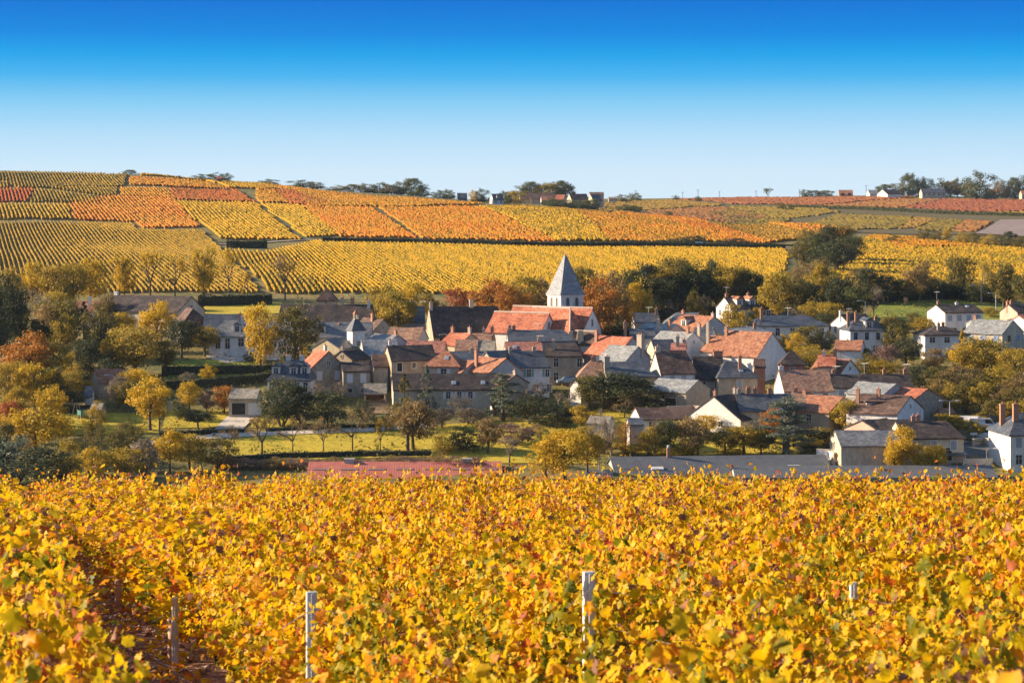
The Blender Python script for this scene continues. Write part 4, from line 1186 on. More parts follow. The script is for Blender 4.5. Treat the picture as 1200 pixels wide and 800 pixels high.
# --- behind and right of the church
H_('navy roofed house behind the church apse, aerial on its ridge and red chimney', 742, 771, 366, 2, 7.5, 2.6, 2.6, 'slate', 'grey', D=496, ch=[(1.0, -.2, 1.0, 'b')], aer=[(.62, 1.2)], win=[('F', 3, 0, 'p', 'w', (.7, .9))], ey=377, DA=520)
H_('house with a blue-grey slate roof lit on the left half, under the dark wood', 793, 818, 366, 2, 9, 3.2, 3.4, 'mslate', 'grey', hips=(2.6, 0), D=490, ey=380, DA=514)
H_('brown roofed house with a white cross gable beside clipped golden trees', 0, 0, 0, -48, 9, 4.2, 3.4, 'rust', 'grey', near=(837, 370), L=9, D=478, ch=[(0, 0, 1.0, 'b'), (1, 0, .7, 'c')], win=[('R', 1, 0, 'p', 'w', (.8, 1.5), -1), ('F', 1, 0, 'p', 'w', (1.6, 1.4))], dorm=[(.4, 'w', 'rust')], ey=386, DA=500)
H_('house with a pale grey left roof slope and pinkish gable between slate roofs', 0, 0, 0, -42, 7.6, 3.8, 2.8, 'lslate', 'pink', near=(793, 379.5), L=8, D=466, ch=[(.7, -.75, 1.4, 'c'), (1, -.5, 1.0, 'b')], ey=391, DA=491)
H_('low blue slate roofed house with a tall chimney right of the rust tree', 738, 766, 384, 3, 7, 3.4, 2.4, 'slate', 'grey', D=466, ch=[(-.3, -.6, 1.6, 'b')], ey=395, DA=490)
H_('white gabled house with a moss grey left roof slope and orange verge', 0, 0, 0, -44, 8, 4.0, 3.2, 'lslate', 'white', near=(813, 389), L=8, D=448, ch=[(.85, -.1, 1.2, 'b'), (1, .5, 1.8, 'c')], win=[('R', 1, -1, 'p', 'w', (.4, .5))], ey=405, DA=475)
H_('house with a steep navy roof behind the white gable with orange verge', 815, 836, 383, -20, 8, 3.4, 3.6, 'slate', 'white', D=462, ey=401, DA=486)
H_('black roofed cottage with a lit cream left gable among chimneys', 763, 788, 397, 12, 5.6, 3.2, 2.4, 'slate', 'cream', D=444, name='cottage', cat='cottage', ey=409, DA=472)
H_('cottage with a small pale pink roof and two chimneys above the dark brown roofed house', 787, 804, 401.5, -6, 6, 3.2, 2.0, 'salmon', 'grey', D=438, ch=[(.45, -.5, 1.6, 'c'), (1, 0, .8, 'c')], name='cottage', cat='cottage', ey=409.5, DA=465)
H_('house with a long bright orange left roof slope right of the church', 0, 0, 0, -46, 9, 3.8, 4.6, 'orange', 'grey', near=(741, 394.5), L=8, D=430, ch=[(0, -.3, 1.2, 'b')], ey=417, DA=464)
H_('narrow house with a pale slate left slope and a big grey chimney stack', 0, 0, 0, -44, 6.6, 3.8, 3.4, 'lslate', 'grey', near=(748, 405), L=6.5, D=416, ch=[(1, .3, 2.4, 'c', (1.3, .9), 2)], ey=421, DA=455)
H_('tall house with a dark brown roof, white left gable and three white shuttered windows', 768, 804, 411, 9, 8.6, 4.4, 4.4, 'brown', 'grey', hips=(0, .6), D=404, win=[('F', 3, 0, 'c', 'w', (1.2, 1.5))], ch=[(.02, 0, 1.0, 'c', (1.0, .7))], vel=[], ridge_cap=False, ey=436, DA=444)
H_('house with a speckled black stone roof and a triple brick chimney', 812, 846, 417, 2, 8, 3.8, 4.0, 'dbrown', 'beige', D=406, ch=[(.85, 0, 1.1, 'b', (1.8, .6), 3)], win=[('F', 2, 0, 'p', 'n', (1, 1.4))], ey=443, DA=446)
H_('beige house with a hipped blue slate roof and brick chimney next to the triple chimney', 850, 868, 423.5, 4, 7.6, 4.0, 3.0, 'slate', 'beige', hips=(2.0, 2.4), D=398, win=[('F', 1, 0, 'c', 'y', (1.0, 1.6), .3)], ch=[(1, -.5, 1.4, 'b')], vel=[(.62, .4)], ey=441, DA=443)
H_('slate roofed house half hidden by the big round dark tree', 707, 746, 423, 6, 9, 3.4, 3.0, 'slate', 'beige', hips=(0, 2.8), D=396, win=[('F', 1, 'd', 'd', 'n', (1.4, 2.2), 4)], ch=[(.0, -.4, 1.2, 'c', (1.1, .7))], ey=440, DA=443)
H_('cottage with a speckled pinkish roof and pale hip left of the big round dark tree', 692, 705, 422, 0, 7.5, 3.4, 3.4, 'mottled', 'white', hips=(2.4, 0), D=398, ch=[(.2, 0, .8, 'b'), (.6, 0, .7, 'w')], name='cottage', cat='cottage', ey=441, DA=444)
H_('little bright white gable in front of the pinkish speckled roof', 0, 0, 0, 50, 2.3, 2.6, 2.0, 'brown', 'white', near=(674.5, 443), L=2.4, D=404, name='outbuilding', cat='outbuilding', ey=451)
H_('low wall-height shed with a brown lean roof below the church chapel', 694, 714, 408, -10, 5, 3.0, 2.0, 'rust', 'pink', D=428, ch=[(.9, 0, 1.0, 'c')], name='shed', cat='shed', DA=470)
# --- right
H_('white house with a dark roof and two red framed dormers under the wood', 849, 881, 347.5, 18, 9, 4.2, 4.2, 'dbrown', 'white', D=512, dorm=[(.34, 'w', 'rust'), (.8, 'w', 'rust')], ch=[(.02, 0, .8, 'b'), (.86, 0, .9, 'b')], aer=[(.08, 2.2)], win=[('L', 2, 0, 'p', 'w', (1.0, 1.3)), ('F', 2, 0, 'p', 'w', (1.0, 1.3), 4, 5)], ey=361, DA=534)
H_('long white house with a hipped navy slate roof and five windows at the upper right', 898, 944, 369, 8, 9.5, 4.0, 3.2, 'slate', 'white', hips=(3.6, 3.8), D=484, win=[('F', 5, 0, 'p', 'g', (.9, 1.6))], ch=[(-.25, -.5, 1.9, 'b')], aer=[(.55, 1.6)], ey=381, DA=511)
H_('low hip roofed slate annex in front of the long white navy roofed house', 868, 886, 382.5, 4, 7, 2.8, 2.0, 'mslate', 'white', hips=(2.6, 2.2), D=464, ch=[(1.0, -.4, 1.0, 'b')], ey=388.5, DA=490)
H_('long barn with a sunlit white wall and tall rust orange roof', 0, 0, 0, -38, 10, 4.0, 5.0, 'rust', 'white', near=(905, 389), L=9.5, D=430, name='barn', cat='barn', ch=[(.0, -.2, .9, 'b')], ey=415, DA=464)
H_('lower white barn joined to the left of the tall rust roofed barn', 0, 0, 0, -34, 8.5, 3.6, 3.4, 'rust', 'white', near=(884, 394.5), L=9, D=442, name='barn', cat='barn', ch=[(.0, -.5, 3.4, 'c', (.6, .5))], win=[('F', 1, 0, 'p', 'w', (.7, 1.2), 2)], ey=411, DA=470)
H_('tiny outbuilding with a rust roof left of the white walled barns', 848, 862, 393.5, -8, 5.5, 2.6, 2.0, 'rust', 'beige', D=450, name='outbuilding', cat='outbuilding', ey=405, DA=478)
H_('brick shed with a flat brown roof behind the blue slate hip roof', 884, 896, 420, -3, 4.0, 3.0, 1.2, 'brown', 'brick', D=418, name='shed', cat='shed')
H_('white house with a brown roof and lit left gable near the one armed street lamp', 985, 1014, 367.5, 22, 8, 4.6, 3.8, 'dbrown', 'white', D=492, ch=[(.03, 0, .8, 'w')], aer=[(.35, 1.2)], win=[('L', 2, 0, 'p', 'w')], ey=380, DA=510)
H_('white wing with a navy slate roof, blue shutters and tall brick chimneys', 1000, 1029, 375, 8, 7.5, 4.8, 2.6, 'slate', 'white', hips=(1.8, 0), D=478, win=[('F', 3, 0, 'p', 'b', (.8, 1.5)), ('F', 2, 1, 'p', 'w', (.9, 1.4))], ch=[(-.35, -.3, 2.0, 'b'), (.0, -.1, 2.0, 'b'), (.98, 0, .9, 'b')], dorm=[(.62, 'w')], vel=[], ey=386, DA=497)
H_('bungalow with a plain light brown roof below the white house with tall chimneys', 980, 1011, 398, -14, 8, 2.6, 2.6, 'rust', 'white', D=452, name='bungalow', cat='bungalow', ey=409, DA=476)
H_('small square hut with a dark pyramid roof and round stone window', 927, 929, 410.5, -4, 4.6, 3.6, 3.0, 'dbrown', 'brick', hips=(2.2, 2.2), D=424, win=[('F', 1, 0, 'p', 'w', (.7, .8))], name='hut', cat='hut', ey=425.5)
H_('cluster house with a short bright orange roof and chimneys above the long grey-brown roof', 959, 979, 415, -8, 7, 3.0, 2.6, 'orange', 'cream', D=424, ch=[(.35, -.1, .8, 'w'), (.95, 0, 1.2, 'b')], aer=[], ey=428)
H_('white gable with an orange-brown roof facing right beside the short orange roof', 0, 0, 0, -40, 6.6, 3.0, 2.8, 'rust', 'white', near=(996, 420.5), L=6.5, D=424, win=[('R', 1, -1, 'p', 'n', (.5, .6))], ey=436)
H_('house with a huge reddish brown tiled roof and thin white left gable', 913, 970, 433, 4, 9.5, 4.0, 4.4, 'mottled', 'white', D=398, ch=[(.0, 0, .8, 'w', (.9, .6))], win=[('F', 3, 0, 'p', 'w')], ey=457)
H_('long white house with a grey-brown roof and three brick chimneys', 971, 1064, 438, 4, 8, 3.8, 3.0, 'dbrown', 'white', D=398, ch=[(.07, 0, .9, 'b'), (.70, 0, 1.0, 'b'), (.99, 0, 1.0, 'b')], win=[('F', 5, 0, 'c', 'y', (1, 1.5))], aer=[(.1, 1.5), (.45, 2.0), (.97, 1.8)], ey=453)
H_('white house with a broad sunlit white gable and dark roof behind olive shrubs', 0, 0, 0, 52, 9.4, 3.2, 4.6, 'dbrown', 'white', near=(836, 463.5), L=8, D=350, ch=[(.02, 0, .9, 'b'), (.9, .2, .9, 'c')], win=[('L', 1, 0, 'p', 'w', (.9, .9), 1.5)], ey=489, DA=412)
H_('long house with a black slate roof and row of brick chimneys behind the cedar', 862, 926, 460.5, 3, 8.5, 3.6, 3.6, 'slate', 'cream', D=366, ch=[(.02, 0, .9, 'c'), (.24, 0, 1.1, 'b', (.8, .6), 2), (.36, 0, 1.0, 'b'), (.62, 0, 1.0, 'b')], ey=480)
H_('white porch house with a small gable in front of the black slate roof', 0, 0, 0, 48, 3.6, 3.2, 2.0, 'brown', 'white', near=(879, 484), L=5, D=352, name='outbuilding', cat='outbuilding', ey=490, DA=413)
H_('small cream dormer house front peeping over the blue cedar', 0, 0, 0, 44, 3.0, 4.0, 1.6, 'brown', 'cream', near=(904, 471), L=5, D=366, win=[('L', 1, -1, 'p', 'w', (.8, .8))], name='outbuilding', cat='outbuilding', ey=479)
H_('tall house with a patchy rust and orange roof, lit cream wall and grey right gable', 0, 0, 0, -36, 9, 4.8, 4.0, 'rust', 'beige', near=(988, 464), L=9.5, D=366, win=[('F', 1, 0, 'p', 'k', (.9, 1.6), 1.5)], ch=[(.3, 0, .7, 'b')], ey=479.5)
H_('house with a mottled red roof behind the tall patchy rust roof', 928, 953, 459.5, -6, 8, 3.6, 3.4, 'mottled', 'beige', D=376, ch=[(.2, 0, .9, 'b')], ey=474)
H_('shed with a pale grey roof and shaded gable right of the patchy rust roof', 0, 0, 0, -40, 6, 3.2, 2.0, 'stoneroof', 'grey', near=(1018, 466), L=6, D=372, name='shed', cat='shed', ey=475)
H_('house with a moss grey roof and beige gable in the middle gardens', 0, 0, 0, -38, 6.8, 4.2, 2.6, 'lslate', 'beige', near=(818, 445), L=7.5, D=380, win=[('F', 1, 'd', 'd', 'k', (2.2, 2.4), 1.0)], ey=457, DA=430)  # dark leaf on the front paints the shade of a plain opening
H_('garden cottage with a purple brown roof and cream left gable', 745, 783, 476.5, 12, 6, 2.6, 2.6, 'brown', 'white', D=352, win=[('F', 1, 0, 'p', 'y', (1.0, .9), -1)], name='cottage', cat='cottage', ey=490, DA=416)
H_('dark slate lean-to sheds in front of the garden cottage', 736, 752, 489, 2, 5, 2.0, 1.2, 'slate', 'grey', D=338, name='shed', cat='shed', ey=496)
H_('weathered grey garden shed left of the garden cottage', 692, 716, 487, -12, 5, 2.4, 1.8, 'stoneroof', 'grey', D=350, name='shed', cat='shed', ey=495)
# right hand upper hamlet
H_('white detached house with a brown roof and four upper windows below the green meadow', 1097, 1141, 356.5, 14, 9, 4.8, 3.4, 'dbrown', 'white', D=498, win=[('F', 4, 0, 'c', 'y', (1.1, 1.3)), ('F', 2, 1, 'p', 'k', (1.5, 1.2), -1, 6)], ch=[(.02, 0, .8, 'b'), (.55, 0, .5, 'w')], aer=[(.03, 2.8)], vel=[(.76, .7)], ey=365.5, DA=518)
H_('garage annex with a pale blue metal roof joined to the white detached house', 1138, 1163, 375, 8, 6, 2.6, .9, 'lslate', 'grey', D=486, name='garage', cat='garage', ey=379, DA=506)
H_('square white house with a hipped brown roof below the white detached house', 1097, 1107, 382, 6, 8.5, 5.0, 2.2, 'dbrown', 'white', hips=(3.6, 3.8), D=470, win=[('F', 3, 0, 'p', 'w', (1.1, 1.1)), ('F', 1, 1, 'c', 'w', (1.5, 1.4), 3.4), ('L', 1, 1, 'p', 'n', (1.6, 1.4))], ch=[(.8, 0, .9, 'b'), (-.35, -.5, .9, 'c')], ey=391.5, DA=491)
H_('house with a grey left roof slope and blue shutters at the right edge', 0, 0, 0, -40, 8.6, 4.4, 3.2, 'lslate', 'cream', near=(1187, 375), L=8.5, D=470, win=[('F', 3, 0, 'c', 'b', (1.0, 1.5)), ('R', 1, 0, 'p', 'n', (1.4, 1.4), -1.7), ('R', 1, 0, 'c', 'b', (1.2, 1.2), 2.4)], ch=[(.03, 0, .8, 'b')], ey=389, DA=494)
H_('house with a pink trimmed white gable and dark roof at the far right edge', 1182, 1216, 356, 22, 6.5, 4.4, 3.0, 'dbrown', 'pink', D=500, ch=[(.1, 0, .8, 'b'), (-.02, .2, .7, 'b')], ey=365, DA=520)
H_('low house cut by the right edge with a pink brown roof', 1194, 1222, 369, 20, 6, 3.4, 2.2, 'rust', 'white', D=486, ey=376, DA=506)
# right hand lower group
H_('large white gable with brown roof and two brick chimneys behind the slate roofed front houses', 0, 0, 0, -30, 11, 3.2, 4.2, 'brown', 'white', near=(1067, 463), L=8, D=356, ch=[(.1, -.5, 1.2, 'b'), (.45, -.3, 1.2, 'b')], win=[('R', 1, -1, 'p', 'n', (.5, .6))], ey=481)
H_('grey gabled barn with a pale left roof above the large white gable', 0, 0, 0, -42, 7.5, 3.4, 2.6, 'lslate', 'grey', near=(1050, 449), L=7, D=382, name='barn', cat='barn', ey=460)
H_('dark stone barn with one orange roof slope beside the hillside bushes', 0, 0, 0, -42, 9, 3.6, 3.4, 'orange', 'stone', near=(1087, 455), L=4.5, D=378, name='barn', cat='barn', ey=467)
H_('small white house with a hipped brown roof left of the large white gable', 1027, 1034, 462, 0, 5.6, 3.8, 2.4, 'brown', 'white', hips=(2.2, 2.2), D=362, win=[('F', 1, 0, 'c', 'w', (1.0, 1.4))], ey=469.5)
H_('pinkish gable behind the long slate roofed front house', 0, 0, 0, 40, 6.6, 2.8, 2.4, 'dbrown', 'pink', near=(1010, 491.5), L=5, D=332, ey=503)
H_('low grey roofed range of outbuildings behind the front houses', 1024, 1074, 491, 3, 6, 2.8, 1.8, 'dbrown', 'grey', D=336, name='outbuilding', cat='outbuilding', ey=502)
H_('long cream house with a dark slate roof and lit white end at the right foreground', 979, 1054, 503.5, 4, 7.4, 4.6, 2.6, 'mslate', 'cream', D=316, win=[('F', 1, 0, 'p', 'n', (.9, 1.4), 3.8), ('F', 2, 1, 'p', 'n', (1.0, 1.5), .6, 3.6), ('F', 1, 'd', 'd', 'k', (1.4, 2.2), 4.0)], ey=521)
H_('cream house with blue-grey shutters, dark roof, porch and two brick chimneys in the right foreground', 1050, 1109, 492.5, 5, 8.4, 4.8, 3.2, 'dbrown', 'cream', hips=(0, 1.5), D=326, win=[('F', 3, 0, 'c', 'y', (1.0, 1.5)), ('F', 1, 'd', 'd', 'k', (1.0, 2.1), 2.5)], ch=[(.35, 0, .9, 'b'), (.45, 0, 1.1, 'b')], surround=M_FRAME, ey=512)
def porch():
    X, D = px2(1117, 530, DR(319))[:2]
    z = float(gz(X, D)); zt = px2(1117, 530, DR(319))[2]
    b = MB(); h = zt - z
    for x in (-1.8, 1.8): b.box((x, -.7, h / 2 - .3), (.14, .14, h + .5), 0)
    b.add([(-2.3, -1.1, h - .3), (2.3, -1.1, h - .3), (2.3, 1.3, h + .35), (-2.3, 1.3, h + .35), (-2.3, -1.1, h - .45), (2.3, -1.1, h - .45), (2.3, 1.3, h + .2), (-2.3, 1.3, h + .2)],
          [(0, 1, 2, 3), (7, 6, 5, 4), (0, 4, 5, 1), (1, 5, 6, 2), (2, 6, 7, 3), (3, 7, 4, 0)], 1)
    o = b.obj('porch', (M_FRAME, ROOF['slate'])); o.location = (X, D, z); o.rotation_euler[2] = R(5)
    tag(o, 'slate covered porch on posts in front of the cream house with blue-grey shutters', 'porch')
porch()
v_ = H_('tall white town house with a steep slate hip roof cut by the right edge', 1192, 1212, 483, 7, 9, 6.0, 3.6, 'slate', 'white', hips=(3.0, 2.4), D=318, win=[('F', 3, 0, 'c', 'y', (1.0, 1.6)), ('F', 3, 1, 'p', 'w', (1.0, 1.5)), ('L', 1, 0, 'c', 'y', (.7, 1.5), -1.5)], ch=[(-.5, -.35, 1.9, 'b', (.95, .7)), (-.9, .2, 1.6, 'b', (.95, .7))], name='town_house', ey=508)
dish(v_, (.2, -4.65, 3.4), .3)
# farmyard garage on the lawn
H_('low brown roofed garage with one open bay at the head of the lawn drive', 272, 304, 455, -3, 6.5, 2.6, 1.9, 'stoneroof', 'cream', D=394, win=[('F', 1, 'd', 'd', 'k', (2.4, 2.1), -.7), ('F', 1, 'd', 'd', 'w', (2.3, 2.1), 2.2)], name='garage', cat='garage', ey=466)  # the dark leaf is the shade inside the open bay, put in as colour
H_('small tiled lean-to with pale wall below the mottled gold-olive tree', 0, 0, 0, 30, 4, 2.4, 2.0, 'rust', 'beige', near=(111, 432), L=5, D=425, name='shed', cat='shed')
H_('white garden hut under dark trees behind the swing', 101, 109, 452, 4, 4, 2.4, 1.4, 'slate', 'white', D=405, name='hut', cat='hut')
H_('low stone washhouse with two dark openings on the left lawn', 109, 121, 472, -4, 3, 2.4, .8, 'stoneroof', 'beige', D=382, win=[('F', 2, 'd', 'd', 'k', (.6, 1.5))], name='washhouse', cat='washhouse')
# hangars at the foot of the vines
def hangar(label, x1, x2, yr, D, W, hr, H, roofm, wallm, yaw=0, vents=(), strips=0, name='hangar', ch=()):
    D = DR(D); t = R(yaw); X, Y, zr = px2((x1 + x2) / 2, yr, D)
    Y += 0; L = (x2 - x1) / FP * D / math.cos(t)
    g = float(gz(X, Y)); Hh = zr - hr - g
    root = empty(name, (X, Y, g), t); tag(root, label, 'hangar')
    hx, hy = L / 2, W / 2
    b = MB(); V = []
    for sx in (-1, 1): V += [(sx * hx, -hy, -1.5), (sx * hx, hy, -1.5), (sx * hx, hy, Hh - .1), (sx * hx, -hy, Hh - .1), (sx * hx, 0, Hh + hr - .12)]
    b.add(V, [(0, 3, 4, 2, 1), (5, 6, 7, 9, 8), (0, 5, 8, 3), (1, 2, 7, 6), (3, 8, 9, 4), (2, 4, 9, 7)]); b.obj('wall', (wallm,), root)
    r, (ra, rb, zz), sl = roof_mesh(L, W, Hh, hr, (0, 0), t=.12, oe=.4, og=.3); ro = r.obj('roof', (roofm,), root)
    for u in vents:
        b = MB(); b.box((0, 0, .1), (1.5, .9, .8), 0); b.box((0, 0, .55), (1.7, 1.1, .1), 0); o = b.obj('vent', (WALL['grey'],), ro); o.location = (ra + (rb - ra) * u, -.2, Hh + hr - .1)
    if strips:
        for k in range(strips):
            b = MB(); b.box((0, 0, 0), (L / strips * .62, .55, .05), 0)
            o = b.obj('roof_light', (M_RLIGHT,), ro); vv = .52; o.location = (ra + (rb - ra) * (k + .5) / strips, -hy * (1 - vv), Hh + hr * vv + .05); o.rotation_euler[0] = math.atan(sl)
    for (u, vv, ln) in ch:
        b = MB(); b.box((0, 0, .08), (ln, .9, .2), 0); o = b.obj('skylight', (WALL['white'],), ro); o.location = (ra + (rb - ra) * u, -hy * (1 - vv), Hh + hr * vv); o.rotation_euler[0] = math.atan(sl)
    return root, ro, (ra, rb, Hh + hr)
M_RLIGHT = mat_noise('grubby_roof_light', [(.3, (.20, .13, .11)), (.7, (.30, .22, .19))], scale=3, rough=.5)
def mat_corr(name, c0, c1):
    m, N, L, B = new_mat(name)
    t = N.new('ShaderNodeTexCoord'); w = N.new('ShaderNodeTexWave'); w.bands_direction = 'X'; w.inputs['Scale'].default_value = .8; w.inputs['Distortion'].default_value = .4
    L.new(t.outputs['Object'], w.inputs['Vector'])
    n = N.new('ShaderNodeTexNoise'); n.inputs['Scale'].default_value = .8; n.inputs['Detail'].default_value = 5; L.new(t.outputs['Object'], n.inputs['Vector'])
    r = ramp_node(N, [(.3, c0), (.7, c1)]); L.new(n.outputs['Fac'], r.inputs[0]); L.new(r.outputs[0], B.inputs['Base Color'])
    b = N.new('ShaderNodeBump'); b.inputs['Strength'].default_value = .3; b.inputs['Distance'].default_value = .04; L.new(w.outputs['Fac'], b.inputs['Height']); L.new(b.outputs[0], B.inputs['Normal'])
    B.inputs['Roughness'].default_value = .6
    return m
M_REDTIN = mat_corr('red_tile_sheet', (.46, .125, .085), (.56, .185, .125))
M_GREYTIN = mat_corr('grey_fibre_sheet', (.095, .10, .11), (.145, .148, .15))
hangar('long red corrugated hangar roof with pale vents just behind the front vines', 364, 586, 540.5, 306, 12, 2.0, 5, M_REDTIN, WALL['white'], yaw=1, vents=(.21, .82), strips=7)
_, ro_, rr_ = hangar('long grey sheet roofed hangar with a brick chimney and white skylights behind the front vines', 716, 966, 533.5, 312, 13, 2.4, 5, M_GREYTIN, WALL['grey'], yaw=6, ch=((.2, .35, 2.0), (.83, .35, 2.0)))
cm_ = MB(); cm_.box((0, 0, .4), (.5, .5, 2.0), 0); cm_.tube((0, 0, 1.4), (0, 0, 1.8), .22, n=8, mi=1)
co_ = cm_.obj('chimney', (CHIM['b'], M_METAL), ro_); co_.location = (rr_[0] + (rr_[1] - rr_[0]) * .27, -.3, rr_[2])
hangar('low grey shed roof running right along the vines in front of the cream houses', 860, 1160, 545, 300, 9, 1.3, 4, M_GREYTIN, WALL['grey'], yaw=.5, name='shed')
hangar('dark sheet roof of a low shed between the red and grey hangars', 688, 716, 550, 300, 6, 1.0, 3, M_GREYTIN, WALL['grey'], yaw=0, name='shed')
# --- hamlets on the plateau
H_('distant white house with a slate roof on the skyline of the golden hill', 576, 588, 227, 16, 8, 3.6, 3.4, 'slate', 'white', D=1330, win=[('F', 2, 0, 'p', 'k')], dorm=[(.5, 'w')])
H_('distant grey house with a slate roof between trees on the skyline', 536, 547, 226, 4, 8, 3.2, 3.2, 'slate', 'grey', D=1340, win=[('F', 2, 0, 'p', 'k')])
H_('distant brown roofed barn at the left of the hamlet below the skyline wood', 609, 623, 225.5, 3, 9, 3.4, 3.6, 'brown', 'beige', D=1420, name='barn', cat='barn')
H_('distant long brown roofed barn in the hamlet below the skyline wood', 622, 650, 226, 1, 9, 3.2, 3.4, 'brown', 'beige', D=1415, name='barn', cat='barn')
H_('distant low white house with a salmon roof at the hamlet edge', 634, 646, 230, 4, 7, 2.6, 2.0, 'salmon', 'white', D=1390, win=[('F', 3, 0, 'p', 'k')])
H_('distant house with an orange roof slope in the middle of the skyline hamlet', 652, 662, 228, -14, 8, 3.2, 2.6, 'orange', 'cream', D=1395)
H_('distant dark roofed house with a lit cream gable in the skyline hamlet', 667, 687, 227, 18, 9, 3.2, 3.4, 'brown', 'cream', D=1385, win=[('F', 3, 0, 'p', 'k')])
H_('distant tall brown barn block at the right end of the skyline hamlet', 691, 707, 225, 2, 9, 5.6, 1.4, 'brown', 'pink', D=1420, name='barn', cat='barn')
H_('distant house with a pointed cream gable in front of the tall barn block', 692, 702, 228, 24, 8, 3.0, 3.4, 'slate', 'cream', D=1380)
H_('distant low cream shed alone right of the skyline hamlet', 713, 723, 230.5, 0, 7, 3.0, 1.0, 'stoneroof', 'cream', D=1560, name='shed', cat='shed')
H_('small bright red hut on the crest of the golden hill', 253.5, 260, 207, 8, 3.6, 2.2, .8, 'orange', 'brick', D=1298, name='hut', cat='hut', win=[('F', 1, 'd', 'd', 'k', (1.2, 1.8))])
H_('distant red roofed barn at the left of the right skyline hamlet', 983, 999, 222.5, -4, 10, 3.6, 3.4, 'rust', 'beige', D=1720, name='barn', cat='barn', win=[('F', 2, 'd', 'd', 'k', (2.4, 2.6))])
H_('distant white house with a grey roof right of the red roofed skyline barn', 1017, 1027, 222.5, 8, 10, 3.2, 3.0, 'lslate', 'white', D=1730)
H_('distant white shed with a broad gable on the skyline', 1034, 1050, 222, 26, 13, 3.4, 3.2, 'dbrown', 'white', D=1705, name='shed', cat='shed')
H_('distant long cream house with a slate roof and two chimneys on the skyline', 1079, 1107, 221, 2, 10, 5.2, 2.8, 'slate', 'cream', D=1700, ch=[(.45, 0, 1.2, 'b'), (.98, 0, 1.2, 'b')], win=[('F', 5, 0, 'p', 'k', (1.1, 1.6))])
H_('distant house with a red roof among the skyline trees at the far right', 1156, 1168, 221.5, -10, 10, 4, 4, 'rust', 'beige', D=1700)
H_('distant small house with a red roof at the right end of the skyline', 1196, 1204, 223, 0, 9, 3.6, 3.0, 'rust', 'cream', D=1700)
# ------------------------------------------------------------------ trees: tapered trunk and limbs, crown of many small leaves
PAL = {
 'gold': [(.30, .21, .016), (.52, .36, .02), (.68, .43, .02), (.60, .38, .03)],
 'goldolive': [(.18, .145, .024), (.36, .265, .03), (.50, .34, .034), (.54, .335, .036)],
 'olive': [(.07, .075, .022), (.15, .13, .03), (.24, .185, .035), (.31, .22, .04)],
 'dark': [(.026, .045, .028), (.052, .07, .032), (.09, .098, .036), (.19, .15, .04)],
 'green': [(.05, .07, .022), (.09, .11, .028), (.14, .14, .035), (.21, .18, .04)],
 'rust': [(.22, .11, .02), (.40, .17, .025), (.52, .21, .03), (.34, .20, .03)],
 'red': [(.26, .08, .03), (.42, .12, .035), (.50, .16, .04), (.30, .10, .04)],
 'brown': [(.16, .115, .05), (.26, .18, .07), (.34, .23, .085), (.38, .24, .07)],
 'grey': [(.14, .115, .085), (.20, .165, .12), (.26, .21, .15), (.24, .18, .10)],
 'blue': [(.06, .09, .068), (.11, .145, .105), (.17, .195, .135), (.24, .24, .15)],
 'purple': [(.15, .09, .075), (.24, .145, .115), (.31, .20, .155), (.3, .19, .12)],
}
LEAFM = {k: mat_leaf('leaf_' + k, [(i / 3, c) for i, c in enumerate(v)], transl=.38, objvar=.10) for k, v in PAL.items()}
TRUNKM = mat_noise('tree_bark', [(.3, (.09, .07, .05)), (.7, (.19, .15, .115))], scale=2, rough=.95, stretch=(1, 1, .3), fine=.2)
PALEBARK = mat_noise('pale_bark', [(.3, (.30, .25, .19)), (.7, (.48, .41, .33))], scale=2, rough=.9, stretch=(1, 1, .3), fine=.2)

def cards(P, N_, size, rg, asp=.75):
    n = len(P)
    N_ = N_ / (np.linalg.norm(N_, axis=1, keepdims=True) + 1e-9)
    a = rg.normal(0, 1, (n, 3)); T = a - (a * N_).sum(1, keepdims=True) * N_
    T /= np.linalg.norm(T, axis=1, keepdims=True) + 1e-9
    S = np.cross(N_, T)
    s = size[:, None]
    bend = N_ * s * .18
    V = np.stack([P - T * s * .55, P + S * s * asp * .5 - bend, P + T * s * .55, P - S * s * asp * .5 - bend], 1).reshape(-1, 3)
    return V, np.arange(n * 4).reshape(n, 4)

